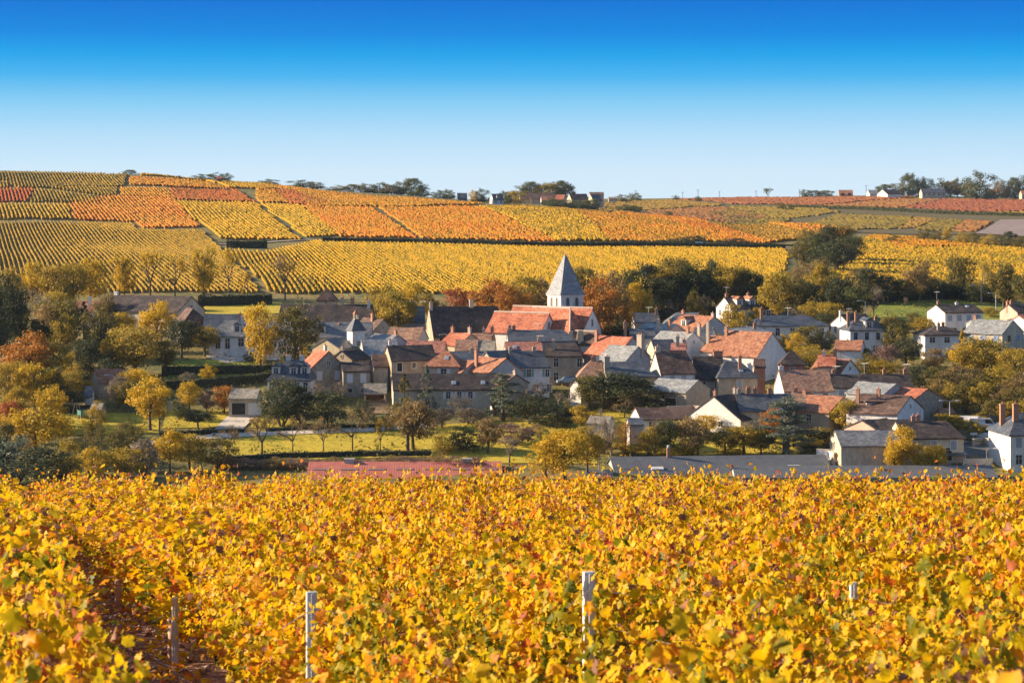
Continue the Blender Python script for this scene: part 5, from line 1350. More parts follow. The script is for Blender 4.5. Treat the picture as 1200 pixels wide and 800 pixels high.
def tree_proto(kind, seed):
    """crown and trunk of unit height (1) and unit crown width (1)"""
    rg = np.random.default_rng(seed)
    tm = MB()
    P, N_, T, S = [], [], [], []
    def clump(c, r, n, tone, size, flat=1.0):
        d = rg.normal(0, 1, (n, 3)); d /= np.linalg.norm(d, axis=1, keepdims=True)
        rr = r * rg.random(n) ** .45
        p = np.array(c) + d * rr[:, None] * np.array([1, 1, flat])
        P.append(p); N_.append(d * .9 + rg.normal(0, .55, (n, 3)) + [0, 0, .25])
        T.append((tone + rg.normal(0, .14, n)).clip(0, 1)); S.append(size * rg.uniform(.65, 1.35, n))
    if kind in ('round', 'tall', 'bush', 'spread'):
        zc, rz, rx = {'round': (.60, .40, .5), 'tall': (.57, .43, .5), 'bush': (.47, .50, .5), 'spread': (.66, .33, .5)}[kind]
        K = {'round': 54, 'tall': 54, 'bush': 48, 'spread': 46}[kind]
        ph = rg.uniform(0, 6, 6)
        tips = []
        for k in range(K):
            z = rg.uniform(-1, 1) if kind != 'bush' else rg.uniform(-.75, 1)
            a = 2.39996 * k + rg.normal(0, .3)
            q = math.sqrt(max(0, 1 - z * z))
            wob = 1 + .16 * math.sin(2 * a + ph[0]) + .13 * math.sin(3 * a + 3 * z + ph[1]) + .1 * math.sin(5 * z + ph[2])
            rad = rg.uniform(.55, .98) * wob
            c = (rx * .80 * q * math.cos(a) * rad, rx * .80 * q * math.sin(a) * rad, zc + rz * .86 * z * (.75 + .25 * wob) * (rad * .4 + .6))
            r = rg.uniform(.085, .15)
            clump(c, r, int(62 * (r / .115) ** 2), .5 + rg.normal(0, .16), .038, .8)
            tips.append(c)
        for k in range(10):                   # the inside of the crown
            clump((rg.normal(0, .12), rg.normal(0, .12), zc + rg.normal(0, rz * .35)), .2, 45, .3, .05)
        if kind != 'bush':
            h0 = zc
            tm.path([(0, 0, -.06), (0, 0, .05), (.01, 0, h0 * .55), (.0, .01, h0 + .15)], [.038, .028, .022, .008], n=8)
            for k in range(12):
                c = np.array(tips[int(rg.integers(len(tips)))]); b0 = np.array([0, 0, rg.uniform(.28, .6)])
                mid = (b0 + c) / 2 + [0, 0, -.03]
                tm.path([b0, mid, c], [.014, .009, .003], n=5)
        else:
            for k in range(7):
                c = np.array(tips[int(rg.integers(len(tips)))]); tm.path([(0, 0, -.06), (c[0] * .4, c[1] * .4, .2), c], [.016, .011, .004], n=5)
    elif kind == 'poplar':
        for k in range(46):
            z = rg.random(); r = .40 * (math.sin(math.pi * (.08 + .9 * z)) ** .7) * rg.uniform(.3, 1)
            a = rg.uniform(0, 6.28)
            clump((r * math.cos(a), r * math.sin(a), .12 + .84 * z), .09, 55, .5 + rg.normal(0, .16), .034, 1.5)
        tm.path([(0, 0, -.05), (0, 0, .3), (0, 0, .95)], [.03, .024, .006], n=7)
        for k in range(8):
            z = rg.uniform(.15, .7); a = rg.uniform(0, 6.28); tm.tube((0, 0, z), (.3 * math.cos(a), .3 * math.sin(a), z + .2), .01, .003, 5)
    elif kind == 'conifer':
        for k in range(64):
            z = rg.random() ** 1.15; r = .46 * (1 - z) ** .85 * rg.uniform(.45, 1.0); a = rg.uniform(0, 6.28)
            clump((r * math.cos(a), r * math.sin(a), .08 + .9 * z - r * .12), .04 + .06 * (1 - z), 48, .5 + rg.normal(0, .15), .032, .6)
        tm.path([(0, 0, -.05), (0, 0, .5), (0, 0, .98)], [.03, .018, .004], n=7)
        for k in range(14):
            z = rg.uniform(.08, .8); a = rg.uniform(0, 6.28); r = .42 * (1 - z); tm.tube((0, 0, z), (r * math.cos(a), r * math.sin(a), z - .02), .009, .003, 5)
    elif kind == 'cedar':
        tm.path([(0, 0, -.05), (0.01, 0, .4), (.03, 0, .95)], [.045, .03, .006], n=8)
        for k in range(17):
            z = .16 + .8 * k / 17; L_ = .5 * (1 - .72 * (k / 17) ** 1.4) * rg.uniform(.7, 1.08); a = k * 2.4 + rg.normal(0, .3)
            e = np.array([L_ * math.cos(a), L_ * math.sin(a), z + .05 - .06 * L_])
            tm.path([(0, 0, z - .04), e * [.5, .5, 1] + [0, 0, .015], e], [.014, .009, .003], n=5)
            for t in np.linspace(.3, 1, 6):
                c = np.array([0, 0, z]) * (1 - t) + e * t
                for m in range(2): clump(c + rg.normal(0, .045, 3) * [1, 1, .25], .075, 34, .5 + rg.normal(0, .15), .03, .35)
    elif kind in ('bare', 'sparse'):
        def grow(p, d, l, r, dep):
            q = p + d * l
            tm.tube(p, q, r, r * .62, 5 if dep < 2 else 4, caps=False)
            if dep >= (3 if kind == 'sparse' else 4):
                n = 30 if kind == 'sparse' else 7
                clump(q, .085 if kind == 'sparse' else .07, n, .5 + rg.normal(0, .2), .036 if kind == 'sparse' else .03)
                return
            for k in range(4 if dep == 0 else 3):
                nd = d * .75 + rg.normal(0, .5, 3) * [1.2, 1.2, .65] + [0, 0, .12]
                nd /= np.linalg.norm(nd)
                grow(q, nd, l * rg.uniform(.62, .86), r * .6, dep + 1)
        grow(np.array([0, 0, -.04]), np.array([0, 0, 1.0]), .30, .032, 0)
    P, N_, T, S = map(np.concatenate, (P, N_, T, S))
    # scale the crown to unit width and height
    tmv = np.array(tm.v)
    allv = np.concatenate([P, tmv])
    w = np.percentile(np.abs(P[:, :2]), 97) * 2; h = max(np.percentile(P[:, 2], 99.5), 1e-3)
    k = np.array([1 / w, 1 / w, 1 / h])
    V, Fq = cards(P * k, N_, S, rg)
    tm.v = [tuple(q) for q in tmv * k]
    cm = mesh_np('crown', V, Fq, (LEAFM['gold'],), T)
    return cm, tm.mesh('trunk', (TRUNKM,), True)
PROTO = {}
for kd, n in (('round', 6), ('tall', 4), ('bush', 5), ('spread', 4), ('poplar', 3), ('conifer', 3), ('cedar', 2), ('bare', 4), ('sparse', 4)):
    PROTO[kd] = [tree_proto(kd, 900 + 31 * i + len(kd) * 7) for i in range(n)]
trg = np.random.default_rng(77)
_tcount = [0]
def T(x, yt, yb, w, kind, pal, label, group=None, D=None, bark=None, dmin=345.0, name=None, cat=None):
    """a tree whose crown top is seen at row yt, its foot at row yb, w columns wide"""
    if D is None: X, D = ground_at(x, yb, dmin)
    else: X = (x - 600) / FP * D
    z = float(gz(X, D))
    ztop = CZ - (yt - HZ) / FP * D
    h = max(1.0, ztop - z); ww = w / FP * D
    i = _tcount[0]; _tcount[0] += 1
    nm0 = None
    if D > 1200:
        ww *= 1.4; z -= .16 * h; h *= 1.16
        if pal == 'dark': pal = 'green'
    if D > 1200 and kind == 'round': kind, nm0, cat = 'bush', 'tree', cat or 'tree'
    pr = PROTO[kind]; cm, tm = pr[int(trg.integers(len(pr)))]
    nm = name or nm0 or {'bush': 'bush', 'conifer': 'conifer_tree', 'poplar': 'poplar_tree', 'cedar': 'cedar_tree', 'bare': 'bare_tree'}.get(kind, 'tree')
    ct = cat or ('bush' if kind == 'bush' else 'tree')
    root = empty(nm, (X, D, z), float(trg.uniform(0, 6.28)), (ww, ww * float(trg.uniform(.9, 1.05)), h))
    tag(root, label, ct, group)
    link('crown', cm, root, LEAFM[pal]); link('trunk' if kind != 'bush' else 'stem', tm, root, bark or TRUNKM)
    return root

def hedge(label, pts, h, w, pal, px=True, name='hedge', leaf=.28, dens=26):
    """clipped hedge along points: woody core and a skin of leaves"""
    P = np.array([ground_at(*q) if px else q for q in pts], float)
    rg = np.random.default_rng(int(abs(P[0, 0] * 11 + P[0, 1] * 3)) % 99991)
    seg = np.linalg.norm(np.diff(P, axis=0), axis=1); s = np.concatenate([[0], np.cumsum(seg)])
    n = int(s[-1] * dens * (h * 2 + w) / 3)
    t = rg.random(n) * s[-1]
    x, y = np.interp(t, s, P[:, 0]), np.interp(t, s, P[:, 1])
    dx, dy = np.interp(t + .3, s, P[:, 0]) - np.interp(t - .3, s, P[:, 0]), np.interp(t + .3, s, P[:, 1]) - np.interp(t - .3, s, P[:, 1])
    l = np.hypot(dx, dy) + 1e-9; nx, ny = -dy / l, dx / l
    q = rg.random(n) * (2 * h + w)
    side = np.where(q < h, -1, np.where(q < 2 * h, 1, 0))
    u = np.where(side == 0, rg.uniform(-.5, .5, n), side * .5) * w + rg.normal(0, .07, n)
    v = np.where(side == 0, h, (q % h)) + rg.normal(0, .09, n) + .12 * h * np.sin(t * .9) * np.sin(t * .37)
    Pp = np.stack([x + nx * u, y + ny * u, gz(x, y) + v], -1)
    Nn = np.stack([nx * side, ny * side, np.where(side == 0, 1.0, .25)], -1) + rg.normal(0, .5, (n, 3))
    c0 = np.array([P[0, 0], P[0, 1], float(gz(P[0, 0], P[0, 1]))])
    V, Fq = cards(Pp - c0, Nn, rg.uniform(.7, 1.3, n) * leaf, rg)
    root = empty(name, c0)
    tag(root, label, 'hedge')
    link('foliage', mesh_np('foliage', V, Fq, (LEAFM[pal],), (.5 + rg.normal(0, .2, n)).clip(0, 1)), root)
    b = MB()
    for i in range(len(P) - 1):
        a, e = P[i], P[i + 1]; ln = np.linalg.norm(e - a); k = max(1, int(ln / 2.5))
        ang = math.atan2(e[1] - a[1], e[0] - a[0])
        for j in range(k):
            m = a + (e - a) * (j + .5) / k
            b.box((m[0] - c0[0], m[1] - c0[1], float(gz(m[0], m[1])) - c0[2] + h * .44), (ln / k * 1.02, w * .8, h * .92), 0, ang)
    b.obj('core', (HEDGECORE,), root)
    return root
HEDGECORE = mat_plain('hedge_twigs', (.03, .035, .018), .95)
# ------------------------------------------------------------------ trees and shrubs
# left wood, from the hill foot down to the lawn
G1 = 'loose golden trees along the foot of the lower left vineyard'
for x, yt, yb, w, k, p in ((12, 314, 372, 34, 'round', 'goldolive'), (38, 306, 366, 34, 'tall', 'gold'), (66, 310, 368, 40, 'round', 'goldolive'), (86, 308, 366, 36, 'round', 'goldolive'), (106, 303, 362, 40, 'round', 'gold'),
                           (140, 298, 352, 26, 'sparse', 'gold'), (146, 302, 352, 24, 'tall', 'gold'), (176, 292, 350, 30, 'sparse', 'gold'), (205, 298, 352, 28, 'sparse', 'gold'), (238, 287, 350, 34, 'sparse', 'gold'), (240, 300, 350, 24, 'tall', 'gold'), (268, 291, 348, 22, 'sparse', 'gold'), (290, 318, 350, 22, 'sparse', 'gold')):
    T(x, yt, yb, w, k, p, 'loose golden olive tree standing along the foot of the striped lower left vineyard', G1)
T(334, 297, 352, 30, 'sparse', 'brown', 'lone thin brown tree with a straight trunk above the navy barn roof')
T(8, 322, 420, 44, 'round', 'dark', 'tall dark green tree cut by the left edge of the wood')
T(-14, 330, 430, 50, 'round', 'dark', 'dark tree at the very left border behind the rust coloured tree', D=470)
T(2, 372, 430, 40, 'round', 'dark', 'lower dark green tree at the left edge beneath the tall dark one')
T(38, 338, 402, 44, 'bare', 'grey', 'bare grey tree with pale branches in the left wood', bark=PALEBARK)
T(62, 340, 400, 46, 'round', 'goldolive', 'olive gold tree right of the bare grey tree in the left wood')
T(78, 352, 412, 44, 'round', 'olive', 'olive tree in the middle of the left wood beside the dark conifer')
T(98, 354, 420, 30, 'conifer', 'dark', 'dark conifer in the middle of the left wood')
T(46, 374, 420, 40, 'round', 'dark', 'dark low tree under the bare grey tree of the left wood')
T(76, 366, 424, 34, 'tall', 'goldolive', 'bronze tree in front of the dark conifer in the left wood')
T(118, 358, 424, 38, 'tall', 'olive', 'olive brown tree between the dark conifer and the long farmhouse')
T(124, 345, 392, 26, 'round', 'brown', 'brown leaved tree against the left end of the long farmhouse roof')
T(142, 366, 402, 34, 'round', 'gold', 'small yellow tree before the farmhouse round window')
T(184, 354, 412, 46, 'round', 'gold', 'rounded bright gold tree in front of the long farmhouse')
T(207, 366, 398, 22, 'round', 'gold', 'small gold treetop right of the rounded gold farmhouse tree')
T(213, 374, 420, 40, 'round', 'dark', 'dense dark green round tree left of the spreading gold tree')
T(240, 382, 418, 36, 'spread', 'goldolive', 'low spreading gold tree beside the grey slate lodge')
T(158, 382, 442, 76, 'round', 'goldolive', 'large mottled gold and olive tree below the farmhouse')
T(102, 398, 448, 36, 'round', 'dark', 'dark tree left of the large mottled gold-olive tree')
T(132, 410, 446, 30, 'bush', 'dark', 'dark shrub at the foot of the large mottled gold-olive tree')
T(34, 390, 462, 66, 'round', 'rust', 'big rust and orange tree at the left edge above the lawn')
T(62, 400, 462, 40, 'tall', 'goldolive', 'bronze tree touching the right side of the big rust tree')
T(10, 424, 480, 50, 'round', 'goldolive', 'dull gold tree under the big rust tree at the left edge')
T(40, 426, 482, 44, 'tall', 'gold', 'yellow gold tree in front of the big rust tree')
T(60, 430, 480, 40, 'round', 'olive', 'olive tree right of the yellow gold tree on the left')
T(84, 412, 452, 26, 'poplar', 'gold', 'slim gold tree standing before the dark trees left of the tiled lean-to')
T(106, 404, 446, 18, 'poplar', 'goldolive', 'slim bronze tree next to the tiled lean-to')
T(86, 434, 472, 44, 'round', 'goldolive', 'rounded bronze tree above the swing on the left lawn')
T(74, 452, 480, 50, 'bush', 'dark', 'dark shrubbery behind the swing on the left lawn')
T(106, 448, 462, 14, 'bush', 'rust', 'small orange bush on the white garden hut')
T(140, 440, 480, 34, 'tall', 'grey', 'greyish brown tree beside the tall lamp mast on the left lawn')
T(150, 446, 484, 30, 'round', 'olive', 'olive tree left of the gold lawn tree')
T(176, 442, 506, 52, 'round', 'gold', 'large bright gold tree standing on the left lawn')
T(160, 432, 470, 34, 'round', 'gold', 'gold shrub tree peeping over the upper left of the lawn tree')
# left foreground shrubs
T(12, 470, 520, 34, 'round', 'red', 'small orange-red tree at the left edge near the lawn')
T(40, 478, 542, 84, 'round', 'gold', 'broad gold-olive tree left of the swing lawn')
T(4, 494, 556, 40, 'round', 'olive', 'olive tree under the orange-red tree at the left edge')
T(18, 512, 590, 70, 'bush', 'blue', 'big blue-grey bush at the bottom left behind the vines', D=372)
T(52, 522, 590, 56, 'bush', 'dark', 'dark green bush next to the big blue-grey bush', D=366)
T(-14, 508, 590, 60, 'bush', 'dark', 'dark bush cut by the bottom left edge of the picture', D=374)
T(78, 515, 560, 30, 'bush', 'goldolive', 'bronze bush between the dark bushes and the poplars')
T(100, 502, 552, 24, 'poplar', 'olive', 'leftmost of three dull olive poplars below the left lawn')
T(118, 498, 552, 26, 'poplar', 'olive', 'middle of three dull olive poplars below the left lawn')
T(138, 504, 554, 30, 'tall', 'olive', 'rightmost of three dull olive trees below the left lawn, the broadest')
T(108, 524, 566, 30, 'bush', 'gold', 'bright yellow shrub in front of the dull olive poplars')
T(84, 534, 572, 34, 'bush', 'goldolive', 'tawny shrub at the edge of the vines on the left')
T(146, 524, 562, 46, 'round', 'goldolive', 'pale gold tree left of the white lane')
T(170, 514, 560, 36, 'bush', 'grey', 'grey green shrub where the white lane ends')
T(199, 502, 556, 40, 'round', 'gold', 'yellow leaved tree in front of the white lane')
T(222, 508, 552, 40, 'round', 'goldolive', 'gold-olive tree right of the yellow leaved lane tree')
T(254, 514, 550, 46, 'bush', 'olive', 'broad olive bush between the lane tree and the orchard')
T(232, 512, 540, 20, 'sparse', 'gold', 'thin gold sapling among the lane bushes')
# manor garden
T(305, 357, 438, 42, 'tall', 'gold', 'tall gold plane tree with a bare trunk by the parked silver car')
T(346, 357, 437, 52, 'tall', 'olive', 'dense olive and gold tree right of the tall plane tree')
T(352, 391, 432, 18, 'poplar', 'gold', 'narrow yellow tree before the dense olive tree')
T(334, 416, 434, 16, 'bush', 'dark', 'dark shrub below the tall gold plane tree')
T(338, 422, 440, 14, 'bush', 'gold', 'small yellow bush beside the navy villa chimneys')
T(293, 412, 424, 16, 'bush', 'olive', 'low olive bush in front of the silver car')
T(244, 428, 452, 18, 'tall', 'gold', 'small gold tree between the two clipped hedges')
T(220, 436, 452, 20, 'bush', 'grey', 'pale grey shrub between the two clipped hedges')
T(222, 447, 484, 28, 'round', 'gold', 'boxy gold tree below the clipped hedges')
T(242, 456, 486, 18, 'round', 'purple', 'small purple leaved tree on the lawn')
T(263, 452, 486, 28, 'round', 'rust', 'small round orange tree beside the lawn garage')
T(210, 464, 492, 20, 'bush', 'green', 'green bush left of the boxy gold tree')
T(219, 474, 492, 12, 'poplar', 'dark', 'clipped dark column of yew on the lawn')
T(232, 480, 503, 34, 'spread', 'dark', 'dark flat-topped clipped tree on the lawn')
T(330, 444, 500, 52, 'bush', 'dark', 'huge dark evergreen bush right of the lawn garage')
T(336, 442, 486, 30, 'poplar', 'olive', 'olive evergreen spire within the dark bushes by the villa')
T(352, 452, 500, 46, 'bush', 'dark', 'dark evergreen bush below the navy villa')
T(384, 458, 502, 54, 'bush', 'dark', 'wide dark laurel bush below the stone house')
T(368, 448, 478, 36, 'bare', 'grey', 'bare pinkish grey shrub against the stone house')
T(398, 446, 478, 30, 'bare', 'grey', 'bare grey bush under the white shuttered windows')
T(425, 468, 492, 24, 'bush', 'dark', 'dark bush by the foot of the open fronted garage')
T(441, 429, 450, 20, 'round', 'rust', 'small orange and green tree in front of the brown roofed house')
# orchard along the lower lawn
for x, yt, yb, w, k, p in ((268, 498, 536, 30, 'bare', 'brown'), (307, 486, 534, 34, 'sparse', 'brown'), (343, 486, 532, 34, 'bare', 'brown'), (379, 488, 530, 32, 'bare', 'brown'), (446, 490, 530, 26, 'sparse', 'goldolive')):
    T(x, yt, yb, w, k, p, 'small thin brown orchard tree in the row along the lower sunny lawn', 'orchard trees along the lower lawn')
T(413, 478, 530, 40, 'bare', 'brown', 'taller nearly bare orchard tree at the middle of the lawn row')
T(440, 480, 506, 26, 'bare', 'brown', 'bare brown bush in front of the open fronted garage')
T(478, 470, 530, 62, 'sparse', 'brown', 'broad brown tree with thin leaves in front of the spruces')
T(484, 472, 528, 56, 'round', 'brown', 'full brown tree just right of the broad thin brown tree')
T(457, 474, 506, 22, 'poplar', 'olive', 'olive evergreen at the left of the gold-green spruce')
T(474, 438, 502, 32, 'conifer', 'olive', 'gold-green spruce in front of the long cottage')
T(500, 428, 486, 26, 'conifer', 'blue', 'blue-green spruce rising before the long cottage roof')
T(508, 464, 482, 20, 'bush', 'dark', 'dark bush at the foot of the blue-green spruce')
T(518, 478, 502, 30, 'tall', 'grey', 'grey green willow right of the blue-green spruce')
T(534, 462, 492, 26, 'bare', 'grey', 'bare grey shrub before the long cottage windows')
T(547, 464, 492, 22, 'bare', 'grey', 'bare grey shrub at the right end of the long cottage')
T(590, 438, 494, 44, 'cedar', 'blue', 'blue-green cedar with flat branches right of the long cottage')
T(588, 446, 490, 36, 'conifer', 'green', 'green fir tucked against the blue-green cedar')
T(620, 462, 498, 46, 'round', 'dark', 'dark rounded tree right of the blue-green cedar')
T(648, 472, 502, 50, 'bush', 'dark', 'long dark bush beneath the bare trees')
T(632, 446, 482, 44, 'bare', 'grey', 'bare grey tree below the white house with green shutters')
T(655, 458, 490, 46, 'bare', 'grey', 'bare pale tree right of the dark rounded tree', bark=PALEBARK)
T(550, 478, 498, 40, 'bush', 'grey', 'pinkish grey hedge bush in the garden of the long cottage')
T(544, 500, 528, 44, 'bush', 'dark', 'dark green bush left of the brown garden tree')
T(572, 490, 532, 44, 'round', 'brown', 'brown garden tree with yellow fringes by the dark bushes')
T(600, 496, 522, 46, 'bush', 'purple', 'low purplish dark bush in the middle gardens')
T(597, 512, 546, 28, 'sparse', 'grey', 'small grey leaved apple tree on the lower meadow')
T(630, 496, 512, 14, 'bush', 'brown', 'pointed brown clipped bush on the meadow')
T(618, 502, 516, 20, 'bush', 'dark', 'dark bush next to the pointed brown bush')
T(662, 504, 562, 56, 'round', 'gold', 'big pale gold tree behind the hangars')
T(640, 516, 562, 40, 'tall', 'gold', 'pale gold tree merging with the left of the big one by the hangars')
T(688, 500, 556, 46, 'round', 'goldolive', 'olive gold tree right of the big pale gold tree')
T(682, 474, 506, 36, 'round', 'goldolive', 'olive tree in front of the little bright white gable')
T(690, 440, 482, 34, 'round', 'olive', 'olive tree at the left shoulder of the big round dark tree')
T(722, 436, 482, 86, 'round', 'dark', 'big round dark tree below the slate roofed house')
T(738, 438, 460, 34, 'bush', 'rust', 'orange topped bush on the right of the big round dark tree')
T(762, 452, 484, 66, 'bush', 'dark', 'dark hedge-like bush right of the big round dark tree')
T(768, 438, 462, 20, 'bare', 'gold', 'thin yellow sapling in front of the white shuttered house')
T(732, 462, 490, 28, 'bare', 'brown', 'bare russet shrub above the garden cottage')
T(750, 466, 486, 24, 'bare', 'brown', 'second bare russet shrub, right above the garden cottage roof')
T(702, 478, 552, 22, 'bare', 'grey', 'slim pale birch left of the orange sapling', bark=PALEBARK)
T(716, 490, 534, 26, 'bare', 'grey', 'slim pale birch between the first birch and the orange sapling', bark=PALEBARK)
T(733, 494, 534, 20, 'poplar', 'rust', 'thin orange sapling between the pale birches and the lean-to')
T(744, 520, 534, 34, 'bush', 'goldolive', 'golden scrub under the orange sapling')
T(768, 492, 534, 44, 'bare', 'brown', 'bare brown tree in front of the garden cottage')
T(762, 500, 534, 30, 'bush', 'goldolive', 'tawny shrub left of the dark green garden tree')
T(782, 492, 534, 32, 'round', 'green', 'dark green rounded garden tree before the brick wall')
T(812, 488, 534, 40, 'round', 'brown', 'brown tree left of the sunlit white gable')
T(828, 486, 512, 26, 'round', 'gold', 'yellow shrub against the sunlit white gable')
T(818, 504, 534, 44, 'bare', 'brown', 'bare brown bush behind the grey hangar')
T(850, 500, 534, 40, 'round', 'olive', 'olive tree in front of the sunlit white gable')
T(872, 498, 534, 58, 'round', 'goldolive', 'broad olive gold tree behind the grey hangar roof')
T(856, 526, 534, 40, 'bush', 'goldolive', 'golden scrub along the back of the grey hangar')
T(790, 526, 534, 46, 'bush', 'gold', 'yellowish scrub behind the hangar chimney')
T(905, 478, 520, 24, 'tall', 'rust', 'slender orange tree left of the blue cedar')
T(920, 466, 534, 58, 'cedar', 'blue', 'wide blue cedar with drooping layers near the grey hangar')
T(924, 480, 534, 46, 'conifer', 'blue', 'second blue cedar crown just behind the wide one')
T(990, 469, 512, 38, 'round', 'goldolive', 'gold-olive tree right of the patchy rust roof')
T(968, 500, 516, 20, 'bush', 'olive', 'olive shrub over the bright clipped hedge')
T(1057, 499, 556, 32, 'tall', 'gold', 'tall golden poplar before the long cream house')
T(1048, 516, 556, 26, 'tall', 'gold', 'short golden poplar left of the tall one')
T(1076, 520, 556, 28, 'tall', 'gold', 'golden poplar to the right of the tall golden poplar')
T(1097, 521, 556, 34, 'round', 'gold', 'rounded golden tree before the porch')
T(984, 530, 546, 18, 'bush', 'brown', 'brownish bush by the lit end of the long cream house')
T(1120, 486, 508, 30, 'round', 'goldolive', 'small gold tree by the parked white vans')
T(1142, 492, 516, 28, 'round', 'goldolive', 'gold tree half hiding the white vans')
T(1108, 484, 504, 26, 'tall', 'goldolive', 'gold bush right of the dark stone barn')
T(1150, 482, 500, 26, 'bush', 'goldolive', 'gold bush uphill of the white vans')
T(1142, 511, 519, 30, 'bush', 'olive', 'low roadside bush by the white sign')
# behind the village
T(450, 333, 392, 40, 'tall', 'goldolive', 'tall bronze tree left of the yellow tree above the village roofs')
T(466, 342, 396, 52, 'round', 'goldolive', 'big gold-olive tree among the village roofs')
T(484, 330, 382, 34, 'round', 'gold', 'bright yellow tree behind the navy roof with the white chimney')
T(504, 344, 378, 22, 'round', 'olive', 'olive tree right of the bright yellow tree')
T(535, 337, 378, 36, 'round', 'red', 'round red leaved tree behind the great medieval barn')
T(575, 326, 388, 50, 'round', 'rust', 'large orange tree right of the great medieval barn')
T(598, 334, 396, 44, 'round', 'rust', 'second large orange tree nearer the church roofs')
T(610, 322, 384, 46, 'round', 'goldolive', 'tawny tree between the orange trees and the steeple')
T(634, 326, 380, 40, 'round', 'brown', 'brown tree left of the steeple')
T(618, 340, 378, 36, 'tall', 'olive', 'olive tree close to the left of the steeple')
T(702, 326, 398, 44, 'round', 'rust', 'rust brown tree right of the steeple')
T(692, 340, 398, 30, 'tall', 'rust', 'narrow rust tree hugging the church gable')
T(716, 318, 386, 38, 'tall', 'brown', 'tall bronze tree behind the rust trees by the church')
T(723, 354, 418, 42, 'round', 'rust', 'dark tree with orange top right of the church chapel')
T(718, 378, 420, 36, 'round', 'dark', 'dark green tree under the orange topped tree by the chapel')
T(745, 330, 384, 32, 'tall', 'gold', 'yellow green tree standing before the dark wood')
T(753, 344, 384, 24, 'tall', 'goldolive', 'pale bronze tree right under the yellow green tree')
T(682, 312, 368, 36, 'round', 'olive', 'olive tree just behind the slate spire')
G2 = 'dark trees in the wood behind the village'
for x, yt, yb, w, p in ((734, 316, 376, 38, 'green'), (755, 308, 372, 46, 'dark'), (776, 312, 372, 40, 'goldolive'), (790, 302, 370, 46, 'olive'), (812, 308, 372, 46, 'green'), (832, 306, 370, 40, 'dark'), (850, 310, 372, 42, 'goldolive'), (868, 312, 370, 36, 'olive'), (884, 318, 372, 34, 'green'),
                        (770, 326, 374, 40, 'dark'), (796, 322, 373, 46, 'dark'), (822, 324, 373, 46, 'dark'), (846, 322, 368, 40, 'dark'), (868, 322, 368, 36, 'dark'), (892, 322, 370, 30, 'dark')):
    T(x, yt, yb, w, 'round', p, 'dense dark green tree in the wood behind the village roofs', G2)
T(800, 303, 362, 34, 'round', 'goldolive', 'gold tinged treetop along the crest of the dark wood')
T(770, 312, 366, 30, 'round', 'goldolive', 'second gold tinged treetop in the dark wood, left of the first')
T(840, 306, 364, 30, 'round', 'goldolive', 'brownish gold treetop at the right of the dark wood crest')
T(862, 316, 372, 26, 'bare', 'grey', 'greyish thin tree in the dark wood above the dormer house')
T(790, 350, 378, 30, 'bare', 'grey', 'bare grey shrub before the dark wood')
T(812, 340, 380, 18, 'tall', 'olive', 'slim olive tree before the dark wood, left of a grey shrub')
T(826, 346, 378, 22, 'bare', 'grey', 'bare grey shrub beside the slim olive tree')
T(824, 360, 376, 14, 'bush', 'gold', 'small yellow bush over the brown roof with white cross gable')
T(858, 357, 400, 26, 'round', 'goldolive', 'clipped golden globe tree nearest the dormer house gable')
T(866, 365, 402, 26, 'round', 'goldolive', 'clipped golden globe tree in front of the dormer house')
T(888, 360, 388, 18, 'round', 'goldolive', 'small clipped golden globe tree right of the dormer house')
T(838, 388, 412, 26, 'bush', 'goldolive', 'golden shrub right of the brown roofed house with white cross gable')
T(870, 388, 400, 18, 'bush', 'gold', 'yellow flowering shrub behind the white walled barns')
T(912, 318, 382, 44, 'round', 'goldolive', 'big gold tree at the right end of the dark wood')
T(934, 326, 380, 38, 'round', 'olive', 'olive tree right of the big gold tree')
T(896, 338, 376, 24, 'round', 'olive', 'olive shrub tree left of the big gold tree')
T(960, 308, 372, 36, 'round', 'goldolive', 'golden tree standing below the dark clump on the hill')
T(976, 318, 374, 34, 'round', 'olive', 'olive tree right of the golden tree below the hill clump')
T(948, 330, 378, 34, 'round', 'dark', 'dark tree between the golden trees below the hill clump')
T(986, 326, 376, 40, 'round', 'dark', 'dark tree left of the green meadow')
T(1002, 336, 380, 34, 'round', 'green', 'green tree at the left end of the meadow')
T(952, 352, 386, 34, 'tall', 'goldolive', 'tawny shrub row tree behind the long white hip roofed house')
T(972, 354, 388, 34, 'round', 'goldolive', 'second tawny shrub tree left of the tall chimneys')
T(930, 362, 386, 30, 'bush', 'grey', 'grey bush above the long navy hip roof')
T(965, 366, 392, 34, 'bush', 'dark', 'dark bush under the tawny shrubs')
T(918, 356, 376, 30, 'bare', 'grey', 'pale bare bushes over the long navy hip roof')
T(1024, 334, 378, 30, 'bare', 'grey', 'bare grey tree at the left of the green meadow')
G3 = 'trees along the top edge of the green meadow'
for x, yt, yb, w, k, p in ((1016, 314, 358, 34, 'round', 'dark'), (1040, 322, 356, 34, 'round', 'dark'), (1060, 326, 354, 34, 'round', 'dark'), (1082, 324, 352, 36, 'round', 'dark'), (1104, 328, 352, 36, 'round', 'dark'), (1132, 326, 352, 32, 'round', 'dark'), (1150, 332, 356, 36, 'round', 'dark'), (1186, 322, 362, 36, 'round', 'olive'), (1206, 316, 366, 40, 'round', 'olive')):
    T(x, yt, yb, w, k, p, 'dark tree in the belt along the top edge of the shaded green meadow', G3)
T(1078, 308, 356, 36, 'round', 'brown', 'round brown tree in the belt above the green meadow')
T(1124, 300, 352, 30, 'round', 'olive', 'tall olive tree in the belt above the white detached house')
T(1150, 304, 358, 30, 'sparse', 'goldolive', 'thin gold tree with a pale trunk right of the tall olive tree', bark=PALEBARK)
T(1176, 308, 362, 38, 'round', 'olive', 'big olive tree near the lamp mast right of the meadow')
T(1012, 312, 350, 30, 'bush', 'brown', 'brown thicket at the left of the meadow tree belt')
